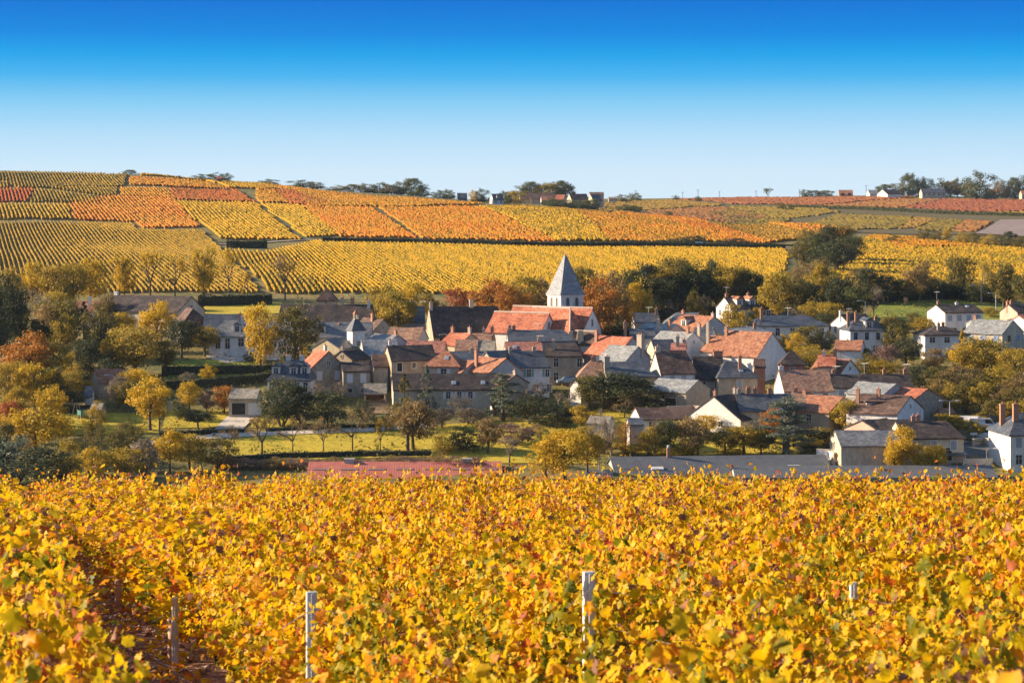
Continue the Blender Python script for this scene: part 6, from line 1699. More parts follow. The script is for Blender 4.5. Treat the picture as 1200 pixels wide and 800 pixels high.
T(1060, 348, 362, 8, 'sparse', 'grey', 'tiny pale sapling standing on the green meadow')
T(1160, 360, 372, 24, 'bush', 'goldolive', 'gold bush at the right end of the meadow')
# clump on the hill, right
T(968, 264, 306, 30, 'round', 'dark', 'dark tree crowning the hill clump between two vineyards')
T(984, 264, 306, 34, 'round', 'olive', 'tallest olive tree in the hill clump between two vineyards')
T(946, 268, 306, 22, 'tall', 'olive', 'slim olive tree at the left of the hill clump')
T(940, 284, 318, 30, 'round', 'olive', 'olive bush tree at the left foot of the hill clump')
T(998, 276, 312, 34, 'round', 'dark', 'dark tree at the right shoulder of the hill clump')
T(966, 284, 320, 40, 'round', 'dark', 'dark broad tree in the middle of the hill clump')
T(940, 306, 332, 32, 'bush', 'brown', 'brown thicket below the hill clump')
T(960, 304, 326, 28, 'bush', 'brown', 'bronze thicket right below the hill clump')
# bushes along the hill road
G4 = 'dark bushes along the hill road'
for x, yt, w in ((690, 284, 22), (712, 283, 26), (738, 281, 22), (757, 283, 24), (776, 281, 24), (792, 279, 26), (808, 277, 24), (818, 276, 16), (846, 282, 30), (862, 279, 26), (880, 282, 26), (900, 284, 26), (918, 286, 24), (932, 286, 20)):
    T(x, yt, 290.5, w, 'bush', 'dark', 'dark low bush in the line along the hill road above the yellow vines', G4, D=862)
G5 = 'hedge trees across the upper right slope'
for x, yt, yb, w, p in ((1046, 274, 287, 20, 'olive'), (1086, 268, 284, 22, 'olive'), (1098, 270, 285, 18, 'olive'), (1128, 272, 287, 20, 'goldolive'), (1142, 273, 288, 20, 'olive'), (1160, 274, 290, 22, 'goldolive'), (1174, 276, 291, 22, 'olive'), (1184, 271, 292, 18, 'dark'), (1196, 277, 293, 22, 'olive')):
    T(x, yt, yb, w, 'bush', p, 'olive bush in the hedge line across the upper right slope', G5, dmin=800)
T(1110, 267, 284, 11, 'tall', 'gold', 'single bright yellow tree in the hedge line of the upper right slope', dmin=800)
# skyline
G6 = 'small trees along the skyline of the golden hill'
for x, yt, yb, w, p in ((152, 199, 206, 14, 'dark'), (168, 203, 207, 14, 'dark'), (182, 204, 208, 14, 'dark'), (236, 204, 212, 16, 'green'), (252, 202, 213, 16, 'dark'), (263, 203, 213, 14, 'dark'), (314, 210, 218, 18, 'dark'), (352, 211, 222, 20, 'dark'), (370, 213, 223, 18, 'olive'), (396, 217, 226, 20, 'olive'), (414, 216, 228, 20, 'olive'), (430, 215, 229, 18, 'olive'), (446, 214, 230, 20, 'green'), (458, 217, 231, 18, 'brown')):
    T(x, yt, yb, w, 'bush', p, 'small dark tree on the skyline of the golden hill', G6, D=1345)
T(470, 213, 232, 20, 'round', 'dark', 'dark round tree left of the tallest skyline tree', D=1345)
T(484, 209, 234, 22, 'round', 'dark', 'tallest dark tree at the right end of the golden hill skyline', D=1340)
T(494, 218, 234, 14, 'round', 'dark', 'lower dark tree right of the tallest skyline tree', D=1338)
T(515, 223, 236, 14, 'round', 'dark', 'dark round tree left of the distant grey house', D=1330)
T(526, 222, 236, 13, 'round', 'green', 'round green tree just left of the distant grey house', D=1328)
T(556, 223, 236, 10, 'round', 'gold', 'golden tree left of the distant white slate roofed house', D=1325)
T(565, 221, 237, 12, 'round', 'dark', 'dark tree between the golden tree and the distant white house', D=1325)
T(592, 224, 236, 14, 'bush', 'dark', 'dark shrub right of the distant white slate roofed house', D=1345)
T(602, 224, 238, 18, 'round', 'goldolive', 'gold olive tree left of the skyline hamlet', D=1360)
G7 = 'trees in the wood behind the skyline hamlet'
for x, yt, w, p in ((610, 218, 22, 'olive'), (622, 213, 20, 'dark'), (632, 216, 22, 'olive'), (644, 214, 24, 'goldolive'), (656, 212, 22, 'green'), (664, 216, 16, 'dark')):
    T(x, yt, 238, w, 'round', p, 'olive tree in the rounded wood behind the skyline hamlet', G7, D=1520)
G8 = 'bushes below the skyline hamlet'
for x, yt, w in ((646, 231, 20), (662, 234, 20), (676, 235, 20), (690, 234, 16), (696, 233, 10)):
    T(x, yt, 246, w, 'bush', 'green', 'dark bush in the thicket in front of the skyline hamlet', G8, D=1330)
T(734, 240, 250, 18, 'bush', 'dark', 'wide dark bush on the plateau field right of the hamlet', D=1340)
T(744, 241, 250, 10, 'bush', 'dark', 'small dark bush touching the wide plateau bush', D=1336)
T(783, 248, 254, 9, 'bush', 'dark', 'single dark bush at the edge of the orange strip', D=1250)
T(730, 228, 236, 14, 'bush', 'olive', 'olive bush by the lone cream shed', D=1580)
T(745, 226, 236, 10, 'round', 'green', 'small round tree right of the lone cream shed', D=1600)
T(792, 229, 236, 6, 'bush', 'dark', 'tiny bush on the far plateau edge', D=1650)
T(818, 230, 238, 6, 'bush', 'dark', 'tiny bush near the tall pole on the plateau', D=1600)
T(900, 220, 232, 9, 'sparse', 'green', 'lone lollipop tree on the far skyline', D=1740)
T(915, 237, 246, 8, 'bush', 'olive', 'olive shrub on the far russet field', D=1480)
T(926, 240, 246, 6, 'bush', 'dark', 'dark shrub beside the olive shrub on the far field', D=1460)
G9 = 'trees around the right skyline hamlet'
for x, yt, yb, w, k, p in ((944, 222, 232, 10, 'bush', 'dark'), (956, 223, 232, 14, 'bush', 'dark'), (968, 223, 232, 14, 'bush', 'olive'), (1036, 216, 231, 16, 'bush', 'dark'), (1052, 214, 232, 18, 'round', 'olive'), (1066, 203, 232, 18, 'round', 'dark'), (1076, 210, 232, 18, 'round', 'green'), (1086, 208, 232, 16, 'round', 'dark'),
                             (1102, 209, 232, 18, 'round', 'green'), (1114, 212, 232, 16, 'tall', 'brown'), (1122, 209, 233, 10, 'tall', 'dark'), (1134, 214, 233, 16, 'round', 'goldolive'), (1168, 213, 234, 14, 'round', 'brown'), (1178, 211, 234, 16, 'round', 'olive'), (1188, 208, 234, 16, 'round', 'green'), (1200, 206, 234, 18, 'round', 'dark')):
    T(x, yt, yb, w, k, p, 'tree among the houses of the right skyline hamlet', G9, D=1735)
T(1147, 201, 234, 26, 'round', 'dark', 'largest round tree of the right skyline hamlet', D=1690)
# right hillside scrub
T(1048, 369, 416, 36, 'round', 'olive', 'round olive tree left of the square white house')
T(1062, 396, 432, 40, 'round', 'dark', 'dark leafy tree in front of the square white house')
T(1040, 404, 438, 30, 'round', 'purple', 'reddish tree left of the dark leafy tree on the right slope')
T(1034, 422, 442, 40, 'bush', 'goldolive', 'golden scrub below the bungalow')
T(1012, 408, 430, 30, 'bush', 'olive', 'olive scrub right of the bungalow')
T(1094, 408, 440, 26, 'tall', 'brown', 'tawny shrub under the square white house')
T(1128, 385, 432, 18, 'conifer', 'gold', 'golden conifer right of the square white house')
T(1150, 396, 444, 64, 'round', 'goldolive', 'broad gold-olive tree below the blue shuttered house')
T(1130, 402, 442, 38, 'round', 'gold', 'gold tree at the left flank of the broad gold-olive tree')
T(1170, 414, 446, 18, 'bush', 'gold', 'bright yellow bush under the blue shuttered house')
T(1190, 408, 452, 46, 'round', 'goldolive', 'bronze tree at the right edge under the blue shuttered house')
T(946, 382, 414, 36, 'round', 'olive', 'olive round tree below the long navy hip roof')
T(918, 392, 420, 22, 'tall', 'gold', 'bright yellow tree right of the tall rust roofed barn')
T(932, 390, 424, 20, 'tall', 'gold', 'yellow tree with a pointed top next to the pyramid roofed hut')
T(950, 404, 430, 44, 'bush', 'goldolive', 'golden scrub around the pyramid roofed hut')
T(966, 388, 414, 24, 'bush', 'dark', 'dark shrub left of the bungalow roof')
T(988, 412, 432, 30, 'bush', 'goldolive', 'gold scrub below the bungalow wall')
T(1016, 414, 440, 34, 'bush', 'olive', 'olive scrub right of the orange-brown roofed gable')
T(1014, 384, 410, 20, 'bush', 'goldolive', 'yellowish shrub at the corner of the white wing with blue shutters')
T(1082, 372, 394, 30, 'round', 'goldolive', 'bronze tree at the corner of the white detached house')
T(1072, 366, 388, 26, 'bush', 'olive', 'olive bushes left of the white detached house')
T(1146, 384, 396, 30, 'bush', 'olive', 'olive hedge bush below the garage annex')
G10 = 'tangled scrub on the slope below the blue shuttered house'
for x, yt, yb, w, k, p in ((1078, 428, 456, 40, 'bush', 'dark'), (1100, 430, 460, 44, 'bush', 'olive'), (1126, 428, 462, 50, 'bush', 'brown'), (1150, 434, 464, 44, 'bush', 'olive'), (1174, 428, 466, 44, 'bush', 'goldolive'), (1198, 438, 470, 44, 'bush', 'brown'), (1092, 444, 476, 38, 'bush', 'brown'), (1112, 448, 484, 40, 'bush', 'goldolive'), (1132, 446, 484, 34, 'bush', 'olive'),
                             (1152, 448, 486, 36, 'bush', 'goldolive'), (1172, 452, 488, 38, 'bush', 'brown'), (1192, 454, 492, 40, 'bush', 'olive'), (1164, 468, 494, 30, 'bush', 'olive'), (1184, 470, 498, 30, 'bush', 'goldolive'), (1064, 430, 452, 30, 'bush', 'brown'), (1206, 466, 500, 30, 'bush', 'goldolive')):
    T(x, yt, yb, w, k, p, 'tangled brown olive bush on the wild slope at the right of the village', G10)
# hedges
hedge('clipped yellow-topped hedge below the lodge lawn, the upper of two', [(190, 440), (246, 440), (320, 438)], 1.9, 1.4, 'green')
hedge('clipped hedge below the lodge lawn, the lower of two', [(186, 457), (232, 455), (300, 450), (318, 446)], 1.8, 1.4, 'green')
hedge('long dark hedge under the lower left vineyard rows', [(232, 359), (262, 358), (318, 357)], 2.6, 2.6, 'dark', dens=18, leaf=.4)
hedge('bright olive clipped hedge right of the blue cedar', [(944, 524), (972, 525)], 3.0, 1.6, 'goldolive')
hedge('dark clipped hedge behind the grey hangar end', [(938, 534), (976, 535)], 1.7, 1.4, 'dark')
hedge('dark low hedge between the lane and the driveway lawn', [(186, 511), (240, 509), (286, 508)], .7, 1.2, 'dark')
hedge('dark low hedge right of the driveway', [(312, 507), (352, 505), (440, 502)], .7, 1.2, 'dark')
hedge('dark ditch hedge along the lower edge of the orchard lawn', [(262, 541), (330, 537), (420, 535), (505, 534)], .9, 1.2, 'dark')
hedge('dark hedge behind the left lawn swing', [(62, 486), (106, 484)], 1.6, 1.0, 'dark')
hedge('dark leafy strip standing in for the bank shadow beside the pale hill track', [(266, 290.5), (290, 291), (312, 291)], 2.6, 2.4, 'dark', dens=14, leaf=.45)  # added dark strip, stands in for the shadow of the bank
hedge('long low dark hedge along the foot of the orange parcels by the hill road', [(378, 284.5), (480, 286), (600, 289.5), (690, 290.5), (850, 292), (920, 293)], 2.1, 2.2, 'dark', dens=9, leaf=.45)  # real hedge line, made taller to stand in for the roadside shadow too
hedge('dark hedge line dividing the olive fields of the far plateau', [(925, 244), (1000, 246), (1100, 251), (1200, 254)], 2.2, 3, 'green', dens=6, leaf=.8)
T(982, 282, 322, 34, 'round', 'dark', 'dark tree on the lower right flank of the hill clump')
T(954, 276, 312, 26, 'round', 'green', 'green tree between the olive trees of the hill clump')
hedge('dark undergrowth hedge along the top of the green meadow', [(1008, 358), (1060, 353), (1120, 351), (1180, 357)], 2.6, 2.6, 'dark', dens=12, leaf=.45)
hedge('dark undergrowth hedge along the foot of the wood behind the village', [(728, 378), (790, 373), (850, 371), (905, 374)], 2.6, 2.6, 'dark', dens=12, leaf=.45)
hedge('dark shrub border between the left wood and the lawn', [(60, 470), (80, 462), (100, 452)], 2.4, 2.6, 'dark', dens=14, leaf=.4)
T(20, 452, 506, 40, 'round', 'goldolive', 'dull gold tree behind the small orange-red tree at the left edge')
T(60, 452, 500, 36, 'tall', 'gold', 'yellow tree left of the swing frame')
T(132, 388, 440, 30, 'round', 'goldolive', 'bronze tree left behind the large mottled gold-olive tree')
T(194, 398, 438, 28, 'round', 'olive', 'olive tree between the large mottled tree and the dark round tree')
T(112, 470, 512, 26, 'bush', 'goldolive', 'tawny shrub in front of the stone washhouse')
T(72, 486, 516, 30, 'bush', 'goldolive', 'tawny shrub at the left end of the swing lawn')
T(150, 494, 528, 30, 'bush', 'olive', 'olive shrub at the lower left foot of the gold lawn tree')
T(126, 420, 458, 24, 'tall', 'dark', 'dark slim tree above the tiled lean-to')
T(56, 356, 412, 36, 'tall', 'brown', 'brown tree between the bare grey tree and the dark conifer')
T(22, 352, 418, 34, 'round', 'olive', 'olive tree left of the bare grey tree in the left wood')
T(520, 506, 534, 26, 'bush', 'goldolive', 'golden shrub at the end of the orchard lawn')
T(640, 502, 528, 24, 'bush', 'olive', 'olive shrub left of the pale gold hangar trees')
T(708, 504, 532, 34, 'bush', 'brown', 'brown scrub behind the pale birches')
T(806, 508, 534, 32, 'bush', 'goldolive', 'gold scrub under the brown tree by the white gable')
T(892, 500, 534, 30, 'round', 'olive', 'olive tree between the broad gold tree and the blue cedar')
T(950, 512, 534, 30, 'bush', 'goldolive', 'gold shrub at the right foot of the blue cedar')
T(662, 470, 500, 24, 'bush', 'olive', 'olive bush below the little bright white gable')
for k in range(15):
    x = 262 + 21 * k
    T(x, 535.5 + (k % 3) - (k > 8) * 2, 549, 34, 'bush', 'purple' if k % 3 else 'brown', 'low pinkish brown scrub mound along the ditch behind the red hangar', 'scrub mounds behind the red hangar')
# ------------------------------------------------------------------ lawns, lanes and yards
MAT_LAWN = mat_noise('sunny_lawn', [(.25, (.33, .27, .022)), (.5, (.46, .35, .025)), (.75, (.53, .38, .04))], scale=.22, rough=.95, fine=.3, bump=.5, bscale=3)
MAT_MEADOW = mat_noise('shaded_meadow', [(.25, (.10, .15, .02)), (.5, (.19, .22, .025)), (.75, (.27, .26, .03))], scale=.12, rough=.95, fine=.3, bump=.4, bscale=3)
MAT_LANE = mat_noise('pale_lane', [(.3, (.54, .46, .37)), (.7, (.66, .58, .48))], scale=.5, rough=.95, fine=.12)
MAT_ASPH = mat_noise('asphalt', [(.3, (.10, .10, .10)), (.7, (.16, .155, .15))], scale=.5, rough=.9, fine=.15)
MAT_EARTH = mat_noise('garden_earth', [(.3, (.17, .12, .07)), (.7, (.30, .21, .12))], scale=.3, rough=.95, fine=.3)
patch('lawn', [(64, 512), (186, 508), (186, 484), (70, 486)], MAT_LAWN, lift=.10)
patch('lawn', [(190, 502), (284, 502), (296, 482), (196, 480)], MAT_LAWN, lift=.12)
patch('lawn', [(292, 503), (352, 501), (345, 482), (306, 482)], MAT_LAWN, lift=.12)
patch('lawn', [(256, 540), (520, 536), (560, 500), (266, 514)], MAT_LAWN, n=40, lift=.10)
patch('lawn', [(516, 545), (700, 545), (700, 488), (520, 498)], MAT_LAWN, n=30, lift=.14)
patch('lawn', [(694, 520), (790, 540), (790, 486), (694, 482)], MAT_LAWN, lift=.12)
patch('lawn', [(780, 545), (976, 540), (976, 508), (790, 520)], MAT_LAWN, lift=.12)
patch('lawn', [(196, 444), (316, 440), (300, 421), (204, 424)], MAT_MEADOW, lift=.12)
patch('meadow', [(238, 370), (336, 368), (330, 355), (240, 357)], MAT_LAWN, lift=.15)
patch('meadow', [(1012, 376), (1190, 376), (1170, 352), (1040, 350)], MAT_MEADOW, n=30, lift=.2)
strip('driveway', [(262, 514), (271, 502), (283, 489), (291, 480)], 5.0, MAT_LANE, lift=.22)
strip('lane', [(150, 524), (200, 518), (245, 513), (300, 510), (366, 508), (440, 505), (500, 501)], 3.2, MAT_LANE, lift=.2)
strip('farm_yard', [(252, 423), (285, 420), (345, 418)], 9, MAT_LANE, lift=.18)
strip('road', [(1126, 545), (1140, 526), (1152, 517), (1180, 512)], 7, MAT_ASPH, lift=.2)
strip('road', [(1110, 512), (1150, 508), (1200, 506)], 8, MAT_ASPH, lift=.2)
strip('pavement', [(1134, 521), (1150, 512.5), (1172, 510)], 2.2, MAT_LANE, lift=.3)
patch('yard', [(426, 486), (466, 486), (466, 468), (426, 468)], MAT_EARTH, lift=.15)
# rough grass and weeds breaking up the village slope
def tufts(name, n, quad, h, mat, seed):
    rg2 = np.random.default_rng(seed)
    c = np.array([ground_at(*q) for q in quad]); u, v = rg2.random(n), rg2.random(n)
    P = c[0] * ((1 - u) * (1 - v))[:, None] + c[1] * (u * (1 - v))[:, None] + c[2] * (u * v)[:, None] + c[3] * ((1 - u) * v)[:, None]
    cl = np.sin(P[:, 0] * .31 + seed) * np.sin(P[:, 1] * .27 + 2 * seed); keep = rg2.random(n) < .35 + .5 * cl; P = P[keep]; m = len(P)
    z = gz(P[:, 0], P[:, 1]) + h * rg2.random(m)
    V, Fq = cards(np.concatenate([P, z[:, None]], 1), rg2.normal(0, 1, (m, 3)) + [0, 0, .6], rg2.uniform(.25, .6, m), rg2)
    tag(link(name, mesh_np(name, V, Fq, (mat,), (.5 + rg2.normal(0, .2, m)).clip(0, 1))), kind='stuff')
tufts('undergrowth', 22000, [(-60, 560), (620, 552), (640, 380), (-60, 380)], .7, LEAFM['olive'], 5)
tufts('undergrowth', 22000, [(620, 552), (1260, 552), (1260, 380), (620, 380)], .8, LEAFM['goldolive'], 6)
tufts('undergrowth', 14000, [(860, 470), (1260, 490), (1260, 346), (860, 350)], 1.1, LEAFM['olive'], 8)
# ------------------------------------------------------------------ garden walls
def wall_line(label, pts, h, t, mat, cap=None):
    P = [ground_at(*q) for q in pts]
    c0 = (P[0][0], P[0][1], float(gz(*P[0])))
    root = empty('garden_wall', c0); tag(root, label, 'wall')
    b, k = MB(), MB()
    for i in range(len(P) - 1):
        a, e = np.array(P[i]), np.array(P[i + 1]); ln = np.linalg.norm(e - a); n = max(1, int(ln / 4)); ang = math.atan2(e[1] - a[1], e[0] - a[0])
        for j in range(n):
            m = a + (e - a) * (j + .5) / n; z = float(gz(m[0], m[1]))
            b.box((m[0] - c0[0], m[1] - c0[1], z - c0[2] + h / 2 - .4), (ln / n + .02, t, h + .8), 0, ang)
            k.box((m[0] - c0[0], m[1] - c0[1], z - c0[2] + h + .04), (ln / n + .04, t + .16, .08), 0, ang)
    b.obj('wall', (WALL[mat],), root); k.obj('coping', (cap or M_STONE,), root)
wall_line('pinkish brick garden wall right of the garden cottage', [(782, 492), (812, 490), (824, 492)], 2.2, .4, 'pink')
wall_line('pink brick wall beside the moss grey sloped house', [(779, 484), (812, 487)], 1.9, .35, 'brick')
wall_line('low stone terrace wall below the stone house', [(366, 462), (402, 461), (428, 460)], 1.0, .4, 'stone')
wall_line('pale low wall curving past the road junction at the right', [(1140, 524), (1152, 521), (1163, 524)], 1.2, .35, 'cream')
wall_line('cream wall behind the square white house', [(1128, 398), (1153, 397)], 1.6, .35, 'pink')
wall_line('low grey wall left of the tall white town house', [(1128, 547), (1163, 546)], 1.1, .3, 'grey')
wall_line('white end wall stepping down beside the grey hangar', [(957, 541), (972, 543), (978, 546)], 2.0, .3, 'white')
wall_line('low grey retaining wall under the boxy gold tree', [(196, 483), (216, 483)], 1.8, .4, 'grey')
# ------------------------------------------------------------------ vehicles
TYRE = mat_plain('tyre_rubber', (.02, .02, .02), .8)
RIMM = mat_plain('wheel_rim', (.35, .36, .37), .35, .6)
CARGL = mat_plain('car_glass', (.02, .028, .035), .06, 0, .6)
LAMPW = mat_plain('head_lamp', (.75, .75, .72), .15); LAMPR = mat_plain('tail_lamp', (.45, .03, .02), .2)
def car(label, px, py, rz, col, kind='car', name='parked_car', cat='car', D=None):
    if D is None: X, D = ground_at(px, py)
    else: X = (px - 600) / FP * D
    z = float(gz(X, D)) + .25
    root = empty(name, (X, D, z), rz); tag(root, label, cat)
    paint = mat_plain('car_paint', col, .25, 0, .6)
    b, g = MB(), MB()
    if kind == 'car':
        L, W = 4.3, 1.74
        prof = [(-2.15, .35), (-2.12, .78), (-1.35, .92), (-.75, 1.42), (.85, 1.46), (1.6, .98), (2.1, .88), (2.15, .35)]
        gl = [(-1.18, .95), (-.68, 1.37), (.80, 1.40), (1.42, .98)]
    else:
        L, W = 5.0, 1.95
        prof = [(-2.5, .4), (-2.45, 1.0), (-1.75, 1.25), (-1.15, 2.05), (2.4, 2.1), (2.5, 1.9), (2.5, .4)]
        gl = [(-1.62, 1.27), (-1.10, 1.95), (-.2, 1.96), (-.2, 1.28)]
    n = len(prof); ins = lambda zz: .0 if zz < 1.0 else .12
    vs = [(x, -W / 2 + ins(zz), zz) for x, zz in prof] + [(x, W / 2 - ins(zz), zz) for x, zz in prof]
    b.add(vs, [tuple(range(n)), tuple(range(2 * n - 1, n - 1, -1))] + [(i, n + i, n + (i + 1) % n, (i + 1) % n) for i in range(n)])
    b.obj('body', (paint,), root)
    m = len(gl)
    for s in (-1, 1): g.add([(x, s * (W / 2 - ins(1.2) * .7 + .012), zz) for x, zz in gl], [tuple(range(m)) if s < 0 else tuple(range(m - 1, -1, -1))])
    x0, z0 = gl[0]; x1, z1 = gl[1]
    g.add([(x0 - .06, -W / 2 + .2, z0 + .0), (x0 - .06, W / 2 - .2, z0), (x1 - .05, W / 2 - .22, z1), (x1 - .05, -W / 2 + .22, z1)], [(0, 1, 2, 3)])
    if kind == 'car': g.add([(1.46, -W / 2 + .2, 1.1), (1.46, W / 2 - .2, 1.1), (.93, W / 2 - .22, 1.44), (.93, -W / 2 + .22, 1.44)], [(0, 1, 2, 3)])
    g.obj('glazing', (CARGL,), root)
    for x in (-L * .31, L * .31):
        for s in (-1, 1):
            w = MB(); w.tube((0, -.1, 0), (0, .1, 0), .32, n=14); wo = w.obj('wheel', (TYRE,), root); wo.location = (x, s * (W / 2 - .09), .32)
            r = MB(); r.tube((0, -.115, 0), (0, .115, 0), .19, n=10); r.obj('rim', (RIMM,), wo)
    for s in (-1, 1):
        h = MB(); h.box((0, 0, 0), (.06, .32, .16)); o = h.obj('headlight', (LAMPW,), root); o.location = (-L / 2 + .01, s * W * .34, .70)
        h = MB(); h.box((0, 0, 0), (.06, .28, .18)); o = h.obj('tail_light', (LAMPR,), root); o.location = (L / 2 - .01, s * W * .36, .76)
car('silver blue car parked in front of the grey slate lodge', 285, 415, R(6), (.32, .38, .45))
car('white van parked near the lodge beside the olive and gold tree', 337, 417, R(-4), (.72, .71, .68), 'van', 'parked_van', 'van')
car('pale blue van driving along the hill road above the yellow vines', 823, 290.6, R(175), (.30, .52, .62), 'van', 'driving_van', 'van', D=846)
car('white van parked nose left among the gold trees at the right', 1131, 503, R(-25), (.72, .71, .69), 'van', 'parked_van', 'van')
car('white box van parked right of the nose-left van, half behind leaves', 1153, 506, R(170), (.66, .66, .65), 'van', 'parked_van', 'van')
car('light blue car parked in the shade below the stone house', 665, 452, R(10), (.36, .46, .55))
car('black car in the shade below the blue shuttered house', 1172, 410, R(8), (.03, .03, .035))
car('dark car by the road at the right junction', 1157, 499, R(20), (.05, .07, .06))
car('dark grey car below the red shed roof left of the white vans', 1112, 500, R(12), (.06, .065, .07))
# ------------------------------------------------------------------ masts, lamps, signs, garden things
LAMPH = mat_plain('lamp_head', (.60, .60, .58), .4)
def street_lamp(label, px, ytop, ybase, arms=1, side=-1, D=None):
    if D is None: X, D = ground_at(px, ybase)
    else: X = (px - 600) / FP * D
    z = float(gz(X, D)); h = CZ - (ytop - HZ) / FP * D - z
    root = empty('street_lamp', (X, D, z)); tag(root, label, 'street lamp')
    b = MB(); b.tube((0, 0, -.3), (0, 0, h), .11, .06, 8); b.tube((0, 0, -.1), (0, 0, .6), .16, .14, 8); b.obj('pole', (M_METAL,), root)
    for k in range(arms):
        s = side if k == 0 else -side
        a = MB(); a.path([(0, 0, h - .1), (s * .5, 0, h + .12), (s * 1.2, 0, h + .16)], [.05, .045, .04], 6); ao = a.obj('arm', (M_METAL,), root)
        l = MB(); l.frustum((s * 1.45, 0, h + .06), (.8, .3), (.6, .22), .16); l.obj('lamp_head', (LAMPH,), ao)
street_lamp('grey street lamp with one arm above the white house with tall chimneys', 1014, 353, 384, 1, -1)
street_lamp('tall thin lamp mast right of the green meadow', 1167, 344, 368, 1, -1)
street_lamp('tall pale mast on the left lawn by the stone washhouse', 133, 440, 466, 1, -1)
street_lamp('double headed lamp post beside the dark stone barn', 1113, 470, 506, 2, -1)
street_lamp('slim lamp pole in front of the right front houses', 1031, 482, 505, 1, 1)
street_lamp('short lamp pole by the corner of the tall white town house', 1156, 526, 546, 1, 1)
WOOD = mat_noise('weathered_pole', [(.3, (.16, .13, .10)), (.7, (.26, .22, .18))], scale=2, rough=.9)
poles = [(738, 226, 236, 1560), (745, 223, 236, 1590), (800, 226, 234, 1700), (818, 222, 237, 1620), (843, 225, 233, 1720), (886, 224, 232, 1730), (937, 222, 231, 1735), (1015, 217, 231, 1690)]
for i, (px, yt, yb, D) in enumerate(poles):
    X = (px - 600) / FP * D; z = float(gz(X, D)); h = max(5, CZ - (yt - HZ) / FP * D - z)
    root = empty('utility_pole', (X, D, z)); tag(root, 'wooden power line pole standing on the far plateau skyline', 'utility pole', 'power line poles on the skyline')
    b = MB(); b.tube((0, 0, -.5), (0, 0, h), .22, .15, 6); b.obj('pole', (WOOD,), root)
    b = MB(); b.box((0, 0, h - .5), (2.0, .14, .14)); [b.tube((x, 0, h - .45), (x, 0, h - .12), .06, n=5) for x in (-.8, 0, .8)]; b.obj('crossarm', (WOOD,), root)
def swing():
    X, D = ground_at(90, 489); z = float(gz(X, D))
    root = empty('garden_swing', (X, D, z), .2); tag(root, 'wooden swing frame with a long top beam on the left lawn', 'swing')
    MW = mat_noise('swing_timber', [(.3, (.26, .20, .11)), (.7, (.38, .30, .18))], scale=2)
    b = MB(); b.tube((-4.2, 0, 2.3), (4.2, 0, 2.5), .09, n=6); b.obj('beam', (MW,), root)
    for x in (-.9, 0, .9):
        for s in (-1, 1):
            l = MB(); l.tube((x * .35, 0, 2.45), (x * .9, s * 1.2, -.1), .07, n=6); l.obj('leg', (MW,), root)
    for x in (-2.6, 2.4):
        l = MB(); l.tube((x - .25, 0, 2.35), (x - .25, 0, .5), .02, n=4); l.tube((x + .25, 0, 2.35), (x + .25, 0, .5), .02, n=4); l.box((x, 0, .48), (.6, .25, .05)); l.obj('seat', (MW,), root)
swing()
def table():
    X, D = ground_at(113, 493); z = float(gz(X, D)); root = empty('picnic_table', (X, D, z), .15); tag(root, 'white picnic table on the left lawn near the swing', 'table')
    b = MB(); b.box((0, 0, .76), (2.0, .9, .06)); b.obj('table_top', (M_FRAME,), root)
    for s in (-1, 1):
        b = MB(); b.box((0, s * .85, .45), (2.0, .3, .05)); b.obj('bench', (M_FRAME,), root)
        b = MB(); b.tube((s * .75, -.7, -.05), (s * .75, -.2, .76), .05, n=5); b.tube((s * .75, .7, -.05), (s * .75, .2, .76), .05, n=5); b.obj('leg', (M_FRAME,), root)
table()
def trampoline():
    X, D = ground_at(101, 492); z = float(gz(X, D)); root = empty('trampoline', (X, D, z), 0); tag(root, 'teal green garden trampoline next to the swing', 'trampoline')
    TG = mat_plain('teal_net', (.04, .22, .18), .7)
    b = MB(); b.tube((0, 0, .75), (0, 0, .85), 1.5, n=20); b.obj('mat', (TG,), root)
    b = MB()
    for k in range(20):
        a0, a1 = 2 * math.pi * k / 20, 2 * math.pi * (k + 1) / 20
        b.add([(1.5 * math.cos(a), 1.5 * math.sin(a), zz) for a, zz in ((a0, .85), (a1, .85), (a1, 1.6), (a0, 1.6))], [(0, 1, 2, 3)])
    b.obj('net', (TG,), root)
    for k in range(6):
        a = 2 * math.pi * k / 6; l = MB(); l.tube((1.52 * math.cos(a), 1.52 * math.sin(a), -.05), (1.52 * math.cos(a), 1.52 * math.sin(a), 1.65), .04, n=5); l.obj('leg', (M_METAL,), root)
trampoline()
def sign():
    X, D = ground_at(1141, 519); z = float(gz(X, D)); root = empty('road_sign', (X, D, z), .1); tag(root, 'blank white sign panel on a post at the right road junction', 'sign')
    h = CZ - (508 - HZ) / FP * D - z
    b = MB(); b.tube((0, 0, -.3), (0, 0, h), .07, n=6); b.obj('post', (M_METAL,), root)
    b = MB(); b.box((0, -.1, h), (1.2, .06, .42)); b.obj('panel', (WALL['white'],), root)
sign()
def privy(label, px, ybase, ytop, w, door):
    X, D = ground_at(px, ybase); z = float(gz(X, D)); h = (ybase - ytop) / FP * D; ww = w / FP * D
    root = empty('garden_hut', (X, D, z), R(20)); tag(root, label, 'hut')
    b = MB(); b.box((0, 0, h / 2 - .3), (ww, ww, h + .6)); b.obj('wall', (WALL['white'],), root)
    r, _, _ = roof_mesh(ww, ww, h, .6, (0, 0)); r.obj('roof', (ROOF['brown'],), root)
    o = link('door', window_mesh('doorleaf', ww * .5, h * .8, (door, M_METAL)), root); o.location = (0, -ww / 2 - .02, h * .42)
privy('small white hut with a red door beside the blue-green cedar', 579, 488, 476, 7, mat_plain('red_door', (.40, .06, .03), .5))
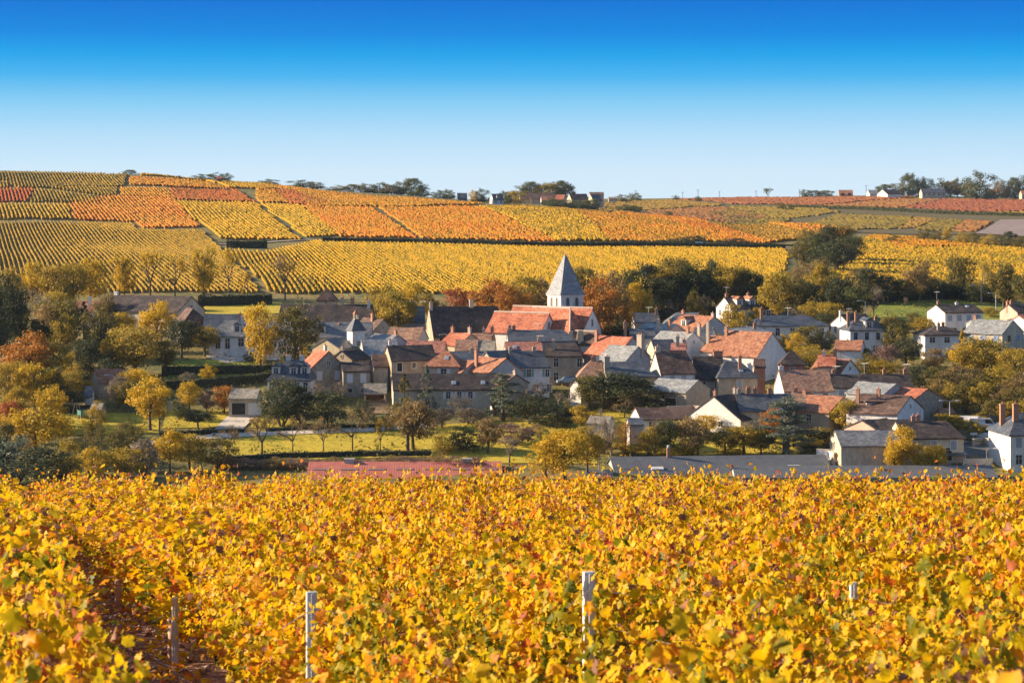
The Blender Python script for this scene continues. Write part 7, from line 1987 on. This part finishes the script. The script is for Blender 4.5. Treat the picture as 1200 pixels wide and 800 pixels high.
def white_post():
    X, D = ground_at(762.5, 456); z = float(gz(X, D)); h = CZ - (440 - HZ) / FP * D - z
    b = MB(); b.tube((0, 0, -.3), (0, 0, h), .12, .10, 8); b.frustum((0, 0, h), (.26, .26), (.1, .1), .12); o = b.obj('concrete_post', (WALL['white'],)); o.location = (X, D, z)
    tag(o, 'pale concrete post left of the white shuttered house', 'post')
white_post()
def awning():
    X, D = ground_at(1108, 496); z = float(gz(X, D)); h = CZ - (482 - HZ) / FP * D - z
    root = empty('shelter', (X, D, z), .1); tag(root, 'open shelter with an orange roof between the dark barn and the vans', 'shelter')
    L = 20 / FP * D
    b = MB(); b.frustum((0, 0, h - .2), (L, 3.2), (L * .8, .4), .8); b.obj('roof', (ROOF['rust'],), root)
    for x in (-L * .42, L * .42):
        for y in (-1.3, 1.3): l = MB(); l.box((x, y, h / 2 - .2), (.16, .16, h + .1)); l.obj('post', (WOOD,), root)
awning()
def rake():
    X, D = ground_at(234, 553); z = float(gz(X, D)); root = empty('wooden_trestle', (X, D, z), .2); tag(root, 'rusty trestle standing in the scrub right of the lane trees', 'trestle')
    MR = mat_plain('rusty_iron', (.30, .10, .05), .8)
    for s in (-1, 1): l = MB(); l.tube((s * .6, 0, -.1), (s * .12, 0, 1.7), .06, n=5); l.obj('leg', (MR,), root)
    l = MB(); l.box((0, 0, .9), (.7, .08, .08)); l.obj('crossbar', (MR,), root)
rake()
# ------------------------------------------------------------------ thin autumn haze over the valley
def haze():
    m = bpy.data.materials.new('haze'); m.use_nodes = True
    N, L = m.node_tree.nodes, m.node_tree.links
    N.remove(N['Principled BSDF'])
    v = N.new('ShaderNodeVolumePrincipled')
    v.inputs['Color'].default_value = (.66, .82, 1.0, 1)
    v.inputs['Density'].default_value = .000032
    v.inputs['Anisotropy'].default_value = .15
    L.new(v.outputs[0], N['Material Output'].inputs['Volume'])
    lo, hi = float(GZ.min()) - 1.0, float(GZ.max()) + 30
    b = MB(); b.box((0, 1690, (lo + hi) / 2), (4790, 4590, hi - lo))
    o = b.obj('haze', (m,)); tag(o, kind='stuff')
haze()
import os
if os.environ.get('SCENE_LOG'):
    for h in HLOG: print('H', h)
